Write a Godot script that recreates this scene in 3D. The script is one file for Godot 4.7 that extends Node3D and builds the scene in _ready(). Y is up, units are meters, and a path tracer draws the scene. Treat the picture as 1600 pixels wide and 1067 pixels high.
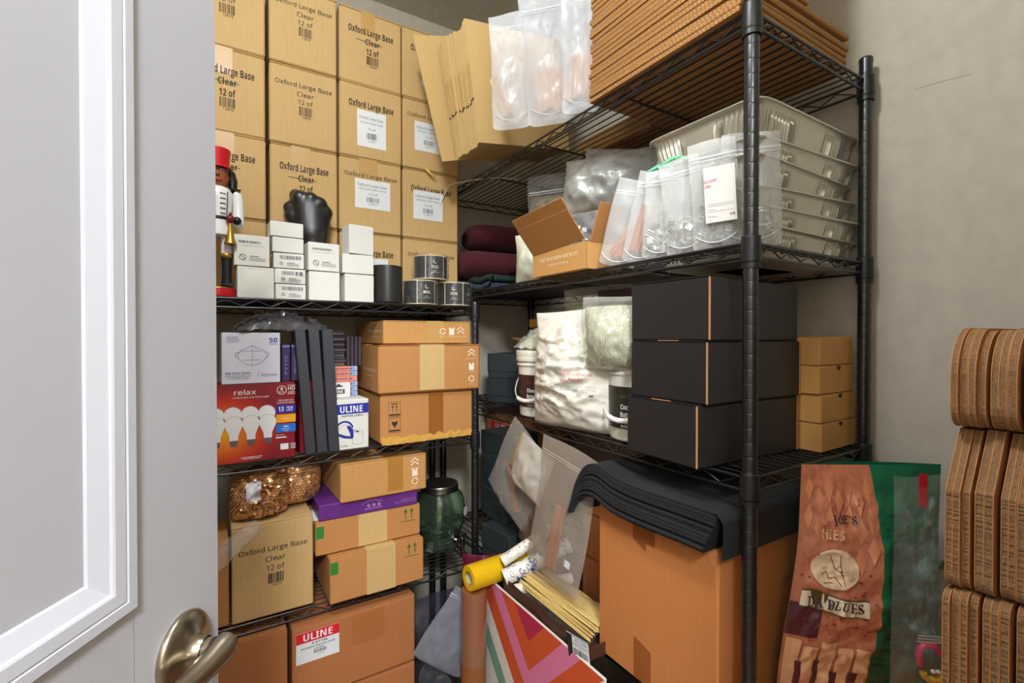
extends Node3D
# A storage closet: two black wire shelving units full of cartons, pouches and jars, seen from the doorway past a half-open door.
# World axes: x runs right along the back wall, z runs back towards the doorway, y is up; metres.
# ------------------------------------------------------------------ mesh builder
class Geo:
	var v := PackedVector3Array()
	var n := PackedVector3Array()
	var uv := PackedVector2Array()
	var ix := PackedInt32Array()
	var xf := Transform3D()

	func put(p: Vector3, nn: Vector3, t := Vector2.ZERO) -> int:
		v.append(xf * p)
		n.append((xf.basis * nn).normalized())
		uv.append(t)
		return v.size() - 1

	func tri(a: Vector3, b: Vector3, c: Vector3) -> void:   # corners anticlockwise seen from outside
		var nn := (b - a).cross(c - a).normalized()
		var i := put(a, nn)
		put(b, nn)
		put(c, nn)
		ix.append_array([i, i + 2, i + 1])

	func quad(a: Vector3, b: Vector3, c: Vector3, d: Vector3) -> void:
		var nn := (c - a).cross(d - b).normalized()
		var i := put(a, nn, Vector2(0, 1))
		put(b, nn, Vector2(1, 1))
		put(c, nn, Vector2(1, 0))
		put(d, nn, Vector2(0, 0))
		ix.append_array([i, i + 2, i + 1, i, i + 3, i + 2])

	func box(c: Vector3, s: Vector3, bev := 0.0) -> void:    # box with chamfered edges
		var h := s / 2
		var b := minf(bev, minf(h.x, minf(h.y, h.z)) * 0.8)
		var ax := [Vector3(1, 0, 0), Vector3(0, 1, 0), Vector3(0, 0, 1)]
		for k in 3:
			var e: Vector3 = ax[k]
			var f: Vector3 = ax[(k + 1) % 3]
			var g: Vector3 = ax[(k + 2) % 3]
			var hf := h[(k + 1) % 3] - b
			var hg := h[(k + 2) % 3] - b
			for sg: float in [1.0, -1.0]:
				var o := c + e * h[k] * sg
				var ff := f * hf * sg
				var gg := g * hg
				quad(o - ff - gg, o + ff - gg, o + ff + gg, o - ff + gg)
		if b <= 0.0:
			return
		for k in 3:                                          # the twelve edges
			var e: Vector3 = ax[k]
			var f: Vector3 = ax[(k + 1) % 3]
			var g: Vector3 = ax[(k + 2) % 3]
			var he := e * (h[k] - b)
			for sf: float in [1.0, -1.0]:
				for sg: float in [1.0, -1.0]:
					var p := c + f * h[(k + 1) % 3] * sf + g * (h[(k + 2) % 3] - b) * sg
					var q := c + f * (h[(k + 1) % 3] - b) * sf + g * h[(k + 2) % 3] * sg
					_edge(p, q, he, f * sf + g * sg)
		for sx: float in [1.0, -1.0]:
			for sy: float in [1.0, -1.0]:
				for sz: float in [1.0, -1.0]:
					var p := c + Vector3(h.x * sx, (h.y - b) * sy, (h.z - b) * sz)
					var q := c + Vector3((h.x - b) * sx, h.y * sy, (h.z - b) * sz)
					var r := c + Vector3((h.x - b) * sx, (h.y - b) * sy, h.z * sz)
					if sx * sy * sz > 0:
						tri(p, q, r)
					else:
						tri(p, r, q)

	func _edge(p: Vector3, q: Vector3, he: Vector3, out: Vector3) -> void:
		if (he * 2).cross(q - p).dot(out) > 0:
			quad(p - he, p + he, q + he, q - he)
		else:
			quad(p + he, p - he, q - he, q + he)

	func grid(pts: PackedVector3Array, nx: int, ny: int, wrap := false, flip := false) -> void:  # nx points across, ny rows; smooth
		var nn := PackedVector3Array()
		nn.resize(pts.size())
		var start := v.size()
		for j in ny:
			for i in nx:
				var l := pts[j * nx + ((i - 1 + nx) % nx if wrap else maxi(i - 1, 0))]
				var r := pts[j * nx + ((i + 1) % nx if wrap else mini(i + 1, nx - 1))]
				var d := pts[maxi(j - 1, 0) * nx + i]
				var u := pts[mini(j + 1, ny - 1) * nx + i]
				var m := (r - l).cross(u - d)
				if m.length_squared() < 1e-20:
					m = Vector3.UP
				m = m.normalized()
				put(pts[j * nx + i], -m if flip else m, Vector2(float(i) / maxf(1, nx if wrap else nx - 1), 1.0 - float(j) / maxf(1, ny - 1)))
		for j in ny - 1:
			for i in (nx if wrap else nx - 1):
				var a := start + j * nx + i
				var b := start + j * nx + (i + 1) % nx
				var c := b + nx
				var d := a + nx
				if flip:
					ix.append_array([a, b, c, a, c, d])
				else:
					ix.append_array([a, c, b, a, d, c])

	func lathe(prof: Array, seg := 32, c := Vector3.ZERO, a0 := 0.0, a1 := TAU) -> void:   # prof: Vector2(radius, height) from bottom to top; sharp corners where a point repeats
		var full := is_equal_approx(a1 - a0, TAU)
		var run := PackedVector2Array()
		for k in prof.size():
			var p: Vector2 = prof[k]
			if run.size() and run[run.size() - 1].is_equal_approx(p):
				_turn(run, seg, c, a0, a1, full)
				run = PackedVector2Array()
			run.append(p)
		_turn(run, seg, c, a0, a1, full)

	func _turn(run: PackedVector2Array, seg: int, c: Vector3, a0: float, a1: float, full: bool) -> void:
		if run.size() < 2:
			return
		var start := v.size()
		for j in run.size():
			var t := run[mini(j + 1, run.size() - 1)] - run[maxi(j - 1, 0)]
			var nr := Vector2(t.y, -t.x).normalized()
			for i in seg + 1:
				var a := a0 + (a1 - a0) * i / seg
				var dir := Vector3(sin(a), 0, cos(a))
				put(c + dir * run[j].x + Vector3.UP * run[j].y, dir * nr.x + Vector3.UP * nr.y, Vector2(float(i) / seg, 1.0 - float(j) / (run.size() - 1)))
		for j in run.size() - 1:
			for i in seg:
				var a := start + j * (seg + 1) + i
				var d := a + seg + 1
				ix.append_array([a, d + 1, a + 1, a, d, d + 1])

	func tube(pts: Array, r, seg := 8, caps := true) -> void:     # round bar along points; r is a number or one radius per point
		var k := pts.size()
		var rings := PackedVector3Array()
		var t0: Vector3 = (pts[1] - pts[0]).normalized()
		var up := Vector3.UP if absf(t0.y) < 0.9 else Vector3.RIGHT
		var s := t0.cross(up).normalized()
		var frames := []
		for i in k:
			var t: Vector3 = (pts[mini(i + 1, k - 1)] - pts[maxi(i - 1, 0)]).normalized()
			s = (s - t * s.dot(t)).normalized()
			frames.append([t, s, t.cross(s)])
		var start := v.size()
		for i in k:
			var rr: float = r[i] if r is Array else r
			for q in seg:
				var a := TAU * q / seg
				var d: Vector3 = frames[i][1] * cos(a) + frames[i][2] * sin(a)
				put(pts[i] + d * rr, d, Vector2(float(q) / seg, float(i) / (k - 1)))
		for i in k - 1:
			for q in seg:
				var a := start + i * seg + q
				var b := start + i * seg + (q + 1) % seg
				ix.append_array([a, b + seg, b, a, a + seg, b + seg])
		if caps:
			for e in [0, k - 1]:
				var nn: Vector3 = -frames[e][0] if e == 0 else frames[e][0]
				var m := put(pts[e], nn)
				for q in seg:
					var rr: float = r[e] if r is Array else r
					var a := TAU * q / seg
					put(pts[e] + (frames[e][1] * cos(a) + frames[e][2] * sin(a)) * rr, nn)
				for q in seg:
					if e == 0:
						ix.append_array([m, m + 1 + q, m + 1 + (q + 1) % seg])
					else:
						ix.append_array([m, m + 1 + (q + 1) % seg, m + 1 + q])

	func extrude(poly: PackedVector2Array, z0: float, z1: float) -> void:    # outline in xy, anticlockwise
		var t := Geometry2D.triangulate_polygon(poly)
		for i in range(0, t.size(), 3):
			var a := poly[t[i]]
			var b := poly[t[i + 1]]
			var c := poly[t[i + 2]]
			if (b - a).cross(c - a) < 0:
				var h := b
				b = c
				c = h
			tri(Vector3(a.x, a.y, z1), Vector3(b.x, b.y, z1), Vector3(c.x, c.y, z1))
			tri(Vector3(a.x, a.y, z0), Vector3(c.x, c.y, z0), Vector3(b.x, b.y, z0))
		var k := poly.size()
		for i in k:
			var a := poly[i]
			var b := poly[(i + 1) % k]
			quad(Vector3(a.x, a.y, z0), Vector3(b.x, b.y, z0), Vector3(b.x, b.y, z1), Vector3(a.x, a.y, z1))

	# flat print in the xy plane, facing +z
	func rect(cx: float, cy: float, w: float, h: float, z := 0.0) -> void:
		quad(Vector3(cx - w / 2, cy - h / 2, z), Vector3(cx + w / 2, cy - h / 2, z), Vector3(cx + w / 2, cy + h / 2, z), Vector3(cx - w / 2, cy + h / 2, z))

	func poly(pts: Array, z := 0.0) -> void:
		var p := PackedVector2Array(pts)
		var t := Geometry2D.triangulate_polygon(p)
		for i in range(0, t.size(), 3):
			var a := p[t[i]]
			var b := p[t[i + 1]]
			var c := p[t[i + 2]]
			if (b - a).cross(c - a) < 0:
				var h := b
				b = c
				c = h
			tri(Vector3(a.x, a.y, z), Vector3(b.x, b.y, z), Vector3(c.x, c.y, z))

	func ring(cx: float, cy: float, r0: float, r1: float, z := 0.0, seg := 24, a0 := 0.0, a1 := TAU, sy := 1.0) -> void:
		for i in seg:
			var a := a0 + (a1 - a0) * i / seg
			var b := a0 + (a1 - a0) * (i + 1) / seg
			var p := Vector3(cos(a), sin(a) * sy, 0)
			var q := Vector3(cos(b), sin(b) * sy, 0)
			var o := Vector3(cx, cy, z)
			if r0 <= 0.0:
				tri(o, o + p * r1, o + q * r1)
			else:
				quad(o + p * r0, o + p * r1, o + q * r1, o + q * r0)

	func stroke(pts: Array, w: float, z := 0.0) -> void:
		for i in pts.size() - 1:
			var a: Vector2 = pts[i]
			var b: Vector2 = pts[i + 1]
			var d := (b - a).normalized()
			var s := Vector2(-d.y, d.x) * w / 2
			a -= d * w * 0.3
			b += d * w * 0.3
			quad(Vector3(a.x - s.x, a.y - s.y, z), Vector3(b.x - s.x, b.y - s.y, z), Vector3(b.x + s.x, b.y + s.y, z), Vector3(a.x + s.x, a.y + s.y, z))

	func bars(cx: float, cy: float, w: float, h: float, z := 0.0, count := 22) -> void:     # a bar code
		var r := RandomNumberGenerator.new()
		r.seed = int(cx * 7919 + w * 104729) + count
		var x := 0.0
		var widths := []
		for i in count * 2 - 1:
			widths.append(r.randf_range(0.5, 1.9))
			x += widths[i]
		var k := w / x
		x = cx - w / 2
		for i in widths.size():
			if i % 2 == 0:
				rect(x + widths[i] * k / 2, cy, widths[i] * k, h, z)
			x += widths[i] * k

	func text(t: String, cx: float, cy: float, w: float, cap: float, z := 0.0, font := "Droid Sans", bold := false, slope := 0.0) -> void:   # cx, cy: middle; w: width; cap: height of the letters
		var f := SystemFont.new()
		f.font_names = PackedStringArray([font])
		f.font_weight = 700 if bold else 400
		var m := TextMesh.new()
		m.text = t
		m.font = f
		m.font_size = 32
		m.pixel_size = 0.01
		m.depth = 0.0
		m.curve_step = 3.0
		var arr := m.get_mesh_arrays()
		var pv: PackedVector3Array = arr[Mesh.ARRAY_VERTEX]
		if pv.is_empty():
			return
		var lo := pv[0]
		var hi := pv[0]
		for p in pv:
			lo = lo.min(p)
			hi = hi.max(p)
		var kx := w / maxf(hi.x - lo.x, 1e-6)
		var ky := cap / (32 * 0.01 * 0.714)
		var base := cy - cap / 2
		var pix: PackedInt32Array = arr[Mesh.ARRAY_INDEX]
		var start := v.size()
		var cut := lo.y
		for p in pv:
			var x := (p.x - lo.x) * kx - w / 2
			# the line's baseline: TextMesh centres the line box, letters without tails start at the lowest of x-height letters
			put(Vector3(cx + x, base + (p.y - _baseline(m, t)) * ky + x * slope, z), Vector3(0, 0, 1))
		for i in range(0, pix.size(), 3):
			var a := v[start + pix[i]]
			var b := v[start + pix[i + 1]]
			var c := v[start + pix[i + 2]]
			if (b - a).cross(c - a).dot(xf.basis.z) > 0:
				ix.append_array([start + pix[i], start + pix[i + 2], start + pix[i + 1]])
			else:
				ix.append_array([start + pix[i], start + pix[i + 1], start + pix[i + 2]])

	static var bases := {}
	func _baseline(m: TextMesh, _t: String) -> float:
		var key: Array = [m.font.font_names[0], m.font.font_weight]
		if not bases.has(key):
			var probe := TextMesh.new()
			probe.text = "H"
			probe.font = m.font
			probe.font_size = m.font_size
			probe.pixel_size = m.pixel_size
			probe.depth = 0.0
			bases[key] = probe.get_mesh_arrays()[Mesh.ARRAY_VERTEX]
		var lo := 1e9
		for p in bases[key]:
			lo = minf(lo, p.y)
		return lo

	func bend(f: Callable) -> void:          # lay flat print on a curved surface: f maps (x, y, z) to a point
		for i in v.size():
			var p: Vector3 = f.call(v[i])
			var e := 0.0005
			var px: Vector3 = f.call(v[i] + Vector3(e, 0, 0))
			var py: Vector3 = f.call(v[i] + Vector3(0, e, 0))
			n[i] = (px - p).cross(py - p).normalized()
			v[i] = p

	func mesh() -> ArrayMesh:
		var a := []
		a.resize(Mesh.ARRAY_MAX)
		a[Mesh.ARRAY_VERTEX] = v
		a[Mesh.ARRAY_NORMAL] = n
		a[Mesh.ARRAY_TEX_UV] = uv
		a[Mesh.ARRAY_INDEX] = ix
		var m := ArrayMesh.new()
		m.add_surface_from_arrays(Mesh.PRIMITIVE_TRIANGLES, a)
		return m


# ------------------------------------------------------------------ things, parts, materials
var names := {}
var mats := {}
var rng := RandomNumberGenerator.new()

func numbered(s: String) -> String:
	names[s] = names.get(s, -1) + 1
	return s if names[s] == 0 else "%s_%03d" % [s, names[s]]

func tag(o: Node3D, label: String, category: String, group := "") -> Node3D:
	o.set_meta("label", label)
	o.set_meta("category", category)
	if group:
		o.set_meta("group", group)
	return o

func thing(called: String, label: String, category: String, at := Vector3.ZERO, yaw := 0.0, group := "") -> Node3D:
	var o := Node3D.new()
	o.name = numbered(called)
	add_child(o)
	o.position = at
	o.rotation.y = deg_to_rad(yaw)
	return tag(o, label, category, group)

func part(parent: Node3D, called: String, g, m: Material, label := "") -> MeshInstance3D:
	var o := MeshInstance3D.new()
	o.mesh = g.mesh() if g is Geo else g
	o.material_override = m
	var k := 1
	var s := called
	while parent.has_node(NodePath(s)):
		s = "%s_%03d" % [called, k]
		k += 1
	o.name = s
	parent.add_child(o, true)
	if label:
		o.set_meta("label", label)
	return o

func single(called: String, label: String, category: String, g, m: Material, at := Vector3.ZERO, yaw := 0.0, group := "") -> MeshInstance3D:
	var o := MeshInstance3D.new()
	o.mesh = g.mesh() if g is Geo else g
	o.material_override = m
	o.name = numbered(called)
	add_child(o)
	o.position = at
	o.rotation.y = deg_to_rad(yaw)
	tag(o, label, category, group)
	return o

func struct(called: String, g, m: Material) -> MeshInstance3D:
	var o := MeshInstance3D.new()
	o.mesh = g.mesh() if g is Geo else g
	o.material_override = m
	o.name = called
	add_child(o)
	o.set_meta("kind", "structure")
	return o

func dup(root: Node3D, called: String, label: String, at: Vector3, rot := Vector3.ZERO, group := "") -> Node3D:
	var r: Node3D = root.duplicate()
	r.name = numbered(called)
	add_child(r)
	r.position = at
	r.rotation = rot
	r.set_meta("label", label)
	if group:
		r.set_meta("group", group)
	return r

func nth(i: int) -> String:
	return ["first", "second", "third", "fourth", "fifth", "sixth", "seventh", "eighth", "ninth", "tenth", "eleventh", "twelfth", "thirteenth", "fourteenth", "fifteenth", "sixteenth", "seventeenth", "eighteenth", "nineteenth", "twentieth", "twenty-first", "twenty-second", "twenty-third", "twenty-fourth"][i]

func rgb(r: int, g: int, b: int, a := 1.0) -> Color:
	return Color(r / 255.0, g / 255.0, b / 255.0, a)

func mat(key: String, c: Color, rough := 0.6, metal := 0.0, extra := {}) -> StandardMaterial3D:
	if mats.has(key):
		return mats[key]
	var m := StandardMaterial3D.new()
	m.resource_name = key
	m.albedo_color = c
	m.roughness = rough
	m.metallic = metal
	if c.a < 1.0:
		m.transparency = BaseMaterial3D.TRANSPARENCY_ALPHA
	for k in extra:
		m.set(k, extra[k])
	mats[key] = m
	return m

func noise_image(size: int, fx: float, fy: float, lo: float, hi: float, sd: int, speck := 0.0) -> ImageTexture:   # grain: stretched noise between two greys, with fibres
	var nz := FastNoiseLite.new()
	nz.seed = sd
	nz.frequency = 1.0
	nz.fractal_octaves = 3
	var r := RandomNumberGenerator.new()
	r.seed = sd
	var im := Image.create(size, size, false, Image.FORMAT_RGB8)
	for y in size:
		for x in size:
			# a torus in noise space makes the tile seamless in x
			var a := TAU * x / size
			var b := TAU * y / size
			var q := nz.get_noise_3d(cos(a) * fx + 9.0, sin(a) * fx, cos(b) * fy) + nz.get_noise_3d(sin(a) * fx, cos(a) * fx + 5.0, sin(b) * fy + 3.0)
			var g := clampf(0.5 + q * 0.7 + (r.randf() - 0.5) * speck, 0, 1)
			var k := lerpf(lo, hi, g)
			im.set_pixel(x, y, Color(k, k, k))
	return ImageTexture.create_from_image(im)

var grain: ImageTexture
var flute: ImageTexture
var plaster: ImageTexture
var weave: ImageTexture

func kraft(key: String, c: Color) -> StandardMaterial3D:       # cardboard: faint upright flutes and fibres
	return mat(key, c, 0.78, 0.0, {"albedo_texture": flute, "uv1_triplanar": true, "uv1_scale": Vector3(5, 5, 5), "heightmap_enabled": false})

func _ready() -> void:
	# ---- camera
	var cam := Camera3D.new()
	cam.name = "camera"
	cam.position = Vector3(0, 1.2, 0)
	cam.rotation = Vector3(-0.0095, deg_to_rad(-32.0), 0)
	cam.fov = 70.85
	cam.near = 0.02
	add_child(cam)
	# ---- surroundings and exposure (closed rooms: no sky is seen)
	var env := Environment.new()
	env.background_mode = Environment.BG_COLOR
	env.background_color = Color(0.02, 0.02, 0.02)
	env.tonemap_mode = Environment.TONE_MAPPER_LINEAR
	env.tonemap_exposure = 0.97
	env.sdfgi_enabled = true
	env.ssao_enabled = true
	env.ssil_enabled = true
	var we := WorldEnvironment.new()
	we.name = "surroundings"
	we.environment = env
	add_child(we)
	# ---- lights: the closet's ceiling lamp (warm) and the hall's ceiling panel behind the camera (cool)
	ceiling_lamp("ceiling_lamp", "round white ceiling lamp over the storage closet", Vector3(0.02, 2.48, -0.47), 0.15, Color(0.96, 0.98, 1.0), 1.22)
	ceiling_lamp("hall_lamp", "wide white ceiling lamp in the hall outside the closet", Vector3(-0.34, 2.48, 1.10), 0.22, Color(0.96, 0.97, 1.0), 6.6)
	make_textures()
	room()
	door()
	shelving()
	left_top()
	left_middle()
	left_low()
	right_top()
	right_pouches()
	right_middle()
	right_low()
	near_right()

func ceiling_lamp(called: String, label: String, at: Vector3, radius: float, tint: Color, energy: float) -> void:
	# a flush globe: white base plate, opal glass bowl, the bulb's light inside it
	var t := thing(called, label, "lamp", at)
	var g := Geo.new()
	g.lathe([Vector2(radius * 0.8, -0.022), Vector2(radius * 0.8, 0), Vector2(0, 0)], 40)
	part(t, "lamp_base", g, mat("lamp_white", rgb(225, 225, 220), 0.5))
	var d := Geo.new()
	var prof := [Vector2(0.0, -0.02 - radius)]
	for k in 13:
		var a := k / 12.0 * 1.9
		prof.append(Vector2(sin(a) * radius, -0.02 - radius * 0.35 - cos(a) * radius * 0.65))
	d.lathe(prof, 40)
	part(t, "lamp_bowl", d, mat("glow_" + called, rgb(250, 248, 240), 0.5, 0.0, {"emission_enabled": true, "emission": tint, "emission_energy_multiplier": 1.0}))
	var l := OmniLight3D.new()
	l.name = called + "_light"
	l.light_size = radius * 0.7
	l.light_color = tint
	l.light_energy = energy
	l.omni_range = 8.0
	l.omni_attenuation = 2.0
	l.shadow_enabled = true
	l.position = at + Vector3(0, -0.02 - radius * 0.4, 0)
	add_child(l)

func make_textures() -> void:
	flute = noise_image(256, 14.0, 0.6, 0.955, 1.0, 3, 0.2)
	grain = noise_image(128, 3.0, 3.0, 0.85, 1.0, 5, 0.15)
	plaster = noise_image(256, 3.0, 3.0, 0.955, 1.0, 7, 0.1)
	weave = noise_image(128, 9.0, 9.0, 0.55, 1.0, 11, 0.5)

func room() -> void:
	var wall := mat("wall_paint", rgb(188, 180, 164), 0.85, 0.0, {"albedo_texture": plaster, "uv1_triplanar": true, "uv1_world_triplanar": true, "uv1_scale": Vector3(1.3, 1.3, 1.3)})
	var top := mat("ceiling_paint", rgb(204, 198, 184), 0.9, 0.0, {"albedo_texture": plaster, "uv1_triplanar": true, "uv1_world_triplanar": true, "uv1_scale": Vector3(1.3, 1.3, 1.3)})
	var g := Geo.new()
	g.box(Vector3(0.4, 1.24, -1.89), Vector3(1.96, 2.48, 0.1))
	struct("wall_back", g, wall)
	g = Geo.new()
	g.box(Vector3(1.325, 1.24, -0.89), Vector3(0.13, 2.48, 1.9))
	struct("wall_right", g, wall)
	g = Geo.new()
	g.box(Vector3(-0.53, 1.24, -0.89), Vector3(0.1, 2.48, 1.9))
	struct("wall_left", g, wall)
	g = Geo.new()
	g.box(Vector3(0.825, 1.24, 0.12), Vector3(0.87, 2.48, 0.1))
	g.box(Vector3(-0.49, 1.24, 0.12), Vector3(0.18, 2.48, 0.1))
	g.box(Vector3(-0.01, 2.26, 0.12), Vector3(0.8, 0.44, 0.1))
	struct("wall_front", g, wall)
	g = Geo.new()
	g.box(Vector3(0.4, 2.53, 0.0), Vector3(3.4, 0.1, 5.2))
	struct("ceiling", g, top)
	g = Geo.new()
	g.box(Vector3(0.4, -0.05, 0.0), Vector3(3.4, 0.1, 5.2))
	struct("floor", g, mat("floor_vinyl", rgb(122, 104, 86), 0.6, 0.0, {"albedo_texture": grain, "uv1_triplanar": true, "uv1_world_triplanar": true, "uv1_scale": Vector3(3, 3, 3)}))
	g = Geo.new()                                       # the hall outside, behind the camera
	g.box(Vector3(0.4, 1.24, 2.3), Vector3(3.0, 2.48, 0.1))
	struct("wall_hall_rear", g, wall)
	g = Geo.new()
	g.box(Vector3(-1.15, 1.24, 1.2), Vector3(0.1, 2.48, 2.2))
	struct("wall_hall_left", g, wall)
	g = Geo.new()
	g.box(Vector3(1.95, 1.24, 1.2), Vector3(0.1, 2.48, 2.2))
	struct("wall_hall_right", g, wall)
	g = Geo.new()
	g.box(Vector3(-0.84, 1.24, 0.12), Vector3(0.52, 2.48, 0.1))
	g.box(Vector3(1.58, 1.24, 0.12), Vector3(0.64, 2.48, 0.1))
	struct("wall_hall_front", g, wall)
	g = Geo.new()                                       # casing round the doorway
	for s: float in [-1.0, 1.0]:
		g.box(Vector3(-0.02 + s * 0.425, 1.04, 0.05), Vector3(0.06, 2.08, 0.02), 0.004)
	g.box(Vector3(-0.02, 2.09, 0.05), Vector3(0.91, 0.06, 0.02), 0.004)
	struct("trim_1", g, mat("trim_white", rgb(226, 226, 226), 0.45))
	g = Geo.new()                                       # pencil scratch on the right wall
	g.tube([Vector3(1.2598, 1.722, -0.414), Vector3(1.2598, 1.719, -0.37), Vector3(1.2598, 1.713, -0.323)], 0.00035, 5)
	part(get_node("wall_right"), "scratch", g, mat("scratch", rgb(128, 118, 102), 0.9))

func door() -> void:
	# local x runs along the leaf from hinge (0) to latch edge (0.76); +z is the face seen from the doorway
	var paint := mat("door_paint", rgb(184, 186, 192), 0.55)
	var t := Node3D.new()
	t.name = "door_1"
	add_child(t)
	t.set_meta("kind", "structure")
	t.set_meta("label", "white panelled door standing half open at the left of the closet")
	t.position = Vector3(-0.399, 0.01, 0.0725)
	t.rotation.y = deg_to_rad(58.0)
	var w := 0.76
	var h := 2.03
	var st := 0.109                                    # stile width
	var bays := [[0.25, 0.72], [0.976, 1.92]]          # lower and upper panel, bottom and top
	var g := Geo.new()
	g.box(Vector3(st / 2, h / 2, -0.0175), Vector3(st, h, 0.035))
	g.box(Vector3(w - st / 2, h / 2, -0.0175), Vector3(st, h, 0.035))
	var ys := [0.0, bays[0][0], bays[0][1], bays[1][0], bays[1][1], h]
	for k in [0, 2, 4]:
		g.box(Vector3(w / 2, (ys[k] + ys[k + 1]) / 2, -0.0175), Vector3(w - 2 * st + 0.002, ys[k + 1] - ys[k], 0.035))
	part(t, "frame", g, paint)
	for b in bays:
		var pn := Geo.new()
		pn.box(Vector3(w / 2, (b[0] + b[1]) / 2, -0.0145), Vector3(w - 2 * st - 0.03, b[1] - b[0] - 0.03, 0.012))
		part(t, "door_panel", pn, paint)
		# moulding: a profile swept round the opening; offset inwards, height over the face
		var prof := [Vector2(0.0, 0.0), Vector2(0.0006, 0.004), Vector2(0.0016, 0.0048), Vector2(0.0088, 0.0042), Vector2(0.0095, 0.0026), Vector2(0.0102, 0.0026), Vector2(0.0106, 0.0034), Vector2(0.0190, 0.0022), Vector2(0.0204, 0.0012), Vector2(0.0215, -0.0004), Vector2(0.0330, -0.0066), Vector2(0.0345, -0.0092), Vector2(0.0365, -0.0092), Vector2(0.0375, -0.0085)]
		var md := Geo.new()
		for side in 4:
			var ends := []
			for p: Vector2 in prof:
				var x0: float = st + p.x
				var x1: float = w - st - p.x
				var y0: float = b[0] + p.x
				var y1: float = b[1] - p.x
				var c := [Vector3(x0, y0, p.y), Vector3(x1, y0, p.y), Vector3(x1, y1, p.y), Vector3(x0, y1, p.y)]
				ends.append([c[side], c[(side + 1) % 4]])
			for q in prof.size() - 1:
				md.quad(ends[q][0], ends[q][1], ends[q + 1][1], ends[q + 1][0])
		part(t, "moulding", md, paint)
	# lever handle in satin nickel
	var nickel := mat("satin_nickel", rgb(168, 158, 140), 0.28, 1.0)
	var k := Geo.new()
	var base := Vector3(w - 0.054, 0.906, 0)
	k.xf = Transform3D(Basis(Vector3.RIGHT, PI / 2), base)
	k.lathe([Vector2(0.033, 0.0), Vector2(0.0335, 0.003), Vector2(0.032, 0.006), Vector2(0.026, 0.009), Vector2(0.017, 0.0125), Vector2(0.013, 0.017), Vector2(0.0115, 0.022)], 40)
	var hd := part(t, "door_handle", k, nickel, "satin nickel lever handle")
	var lv := Geo.new()
	lv.tube([base + Vector3(0, 0, 0.018), base + Vector3(0, 0, 0.028)], [0.0105, 0.0105], 20)
	lv.tube([base + Vector3(0.010, 0.003, 0.038), base + Vector3(0.007, 0.003, 0.038), base + Vector3(-0.002, 0.001, 0.037), base + Vector3(-0.015, -0.003, 0.034), base + Vector3(-0.035, -0.006, 0.030), base + Vector3(-0.06, -0.007, 0.027), base + Vector3(-0.085, -0.006, 0.026), base + Vector3(-0.108, -0.003, 0.027), base + Vector3(-0.112, -0.003, 0.027)], [0.006, 0.0105, 0.0122, 0.011, 0.0095, 0.0085, 0.0085, 0.008, 0.004], 18)
	part(hd, "lever", lv, nickel)
	var hg := Geo.new()
	for y: float in [0.2, 1.0, 1.83]:
		hg.tube([Vector3(-0.004, y - 0.045, 0.004), Vector3(-0.004, y + 0.045, 0.004)], 0.006, 12)
	part(t, "hinge", hg, nickel)

# ------------------------------------------------------------------ shelving
func shelving() -> void:
	shelf_unit("shelving_unit", "black wire shelving unit on the right, tall, carrying bins, pouches and black boxes", Vector3(1.0105, 0, -1.1445), -90.0, 1.311, 0.431, [1.767, 1.367, 0.955, 0.465], [1.815, 1.83, 1.815, 1.83])
	shelf_unit("shelving_unit", "low black wire shelving unit against the back wall under the wall of candle cartons", Vector3(0.152, 0, -1.615), 0.0, 1.19, 0.37, [1.303, 0.874, 0.45], [1.318, 1.318, 1.318, 1.318])

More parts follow.
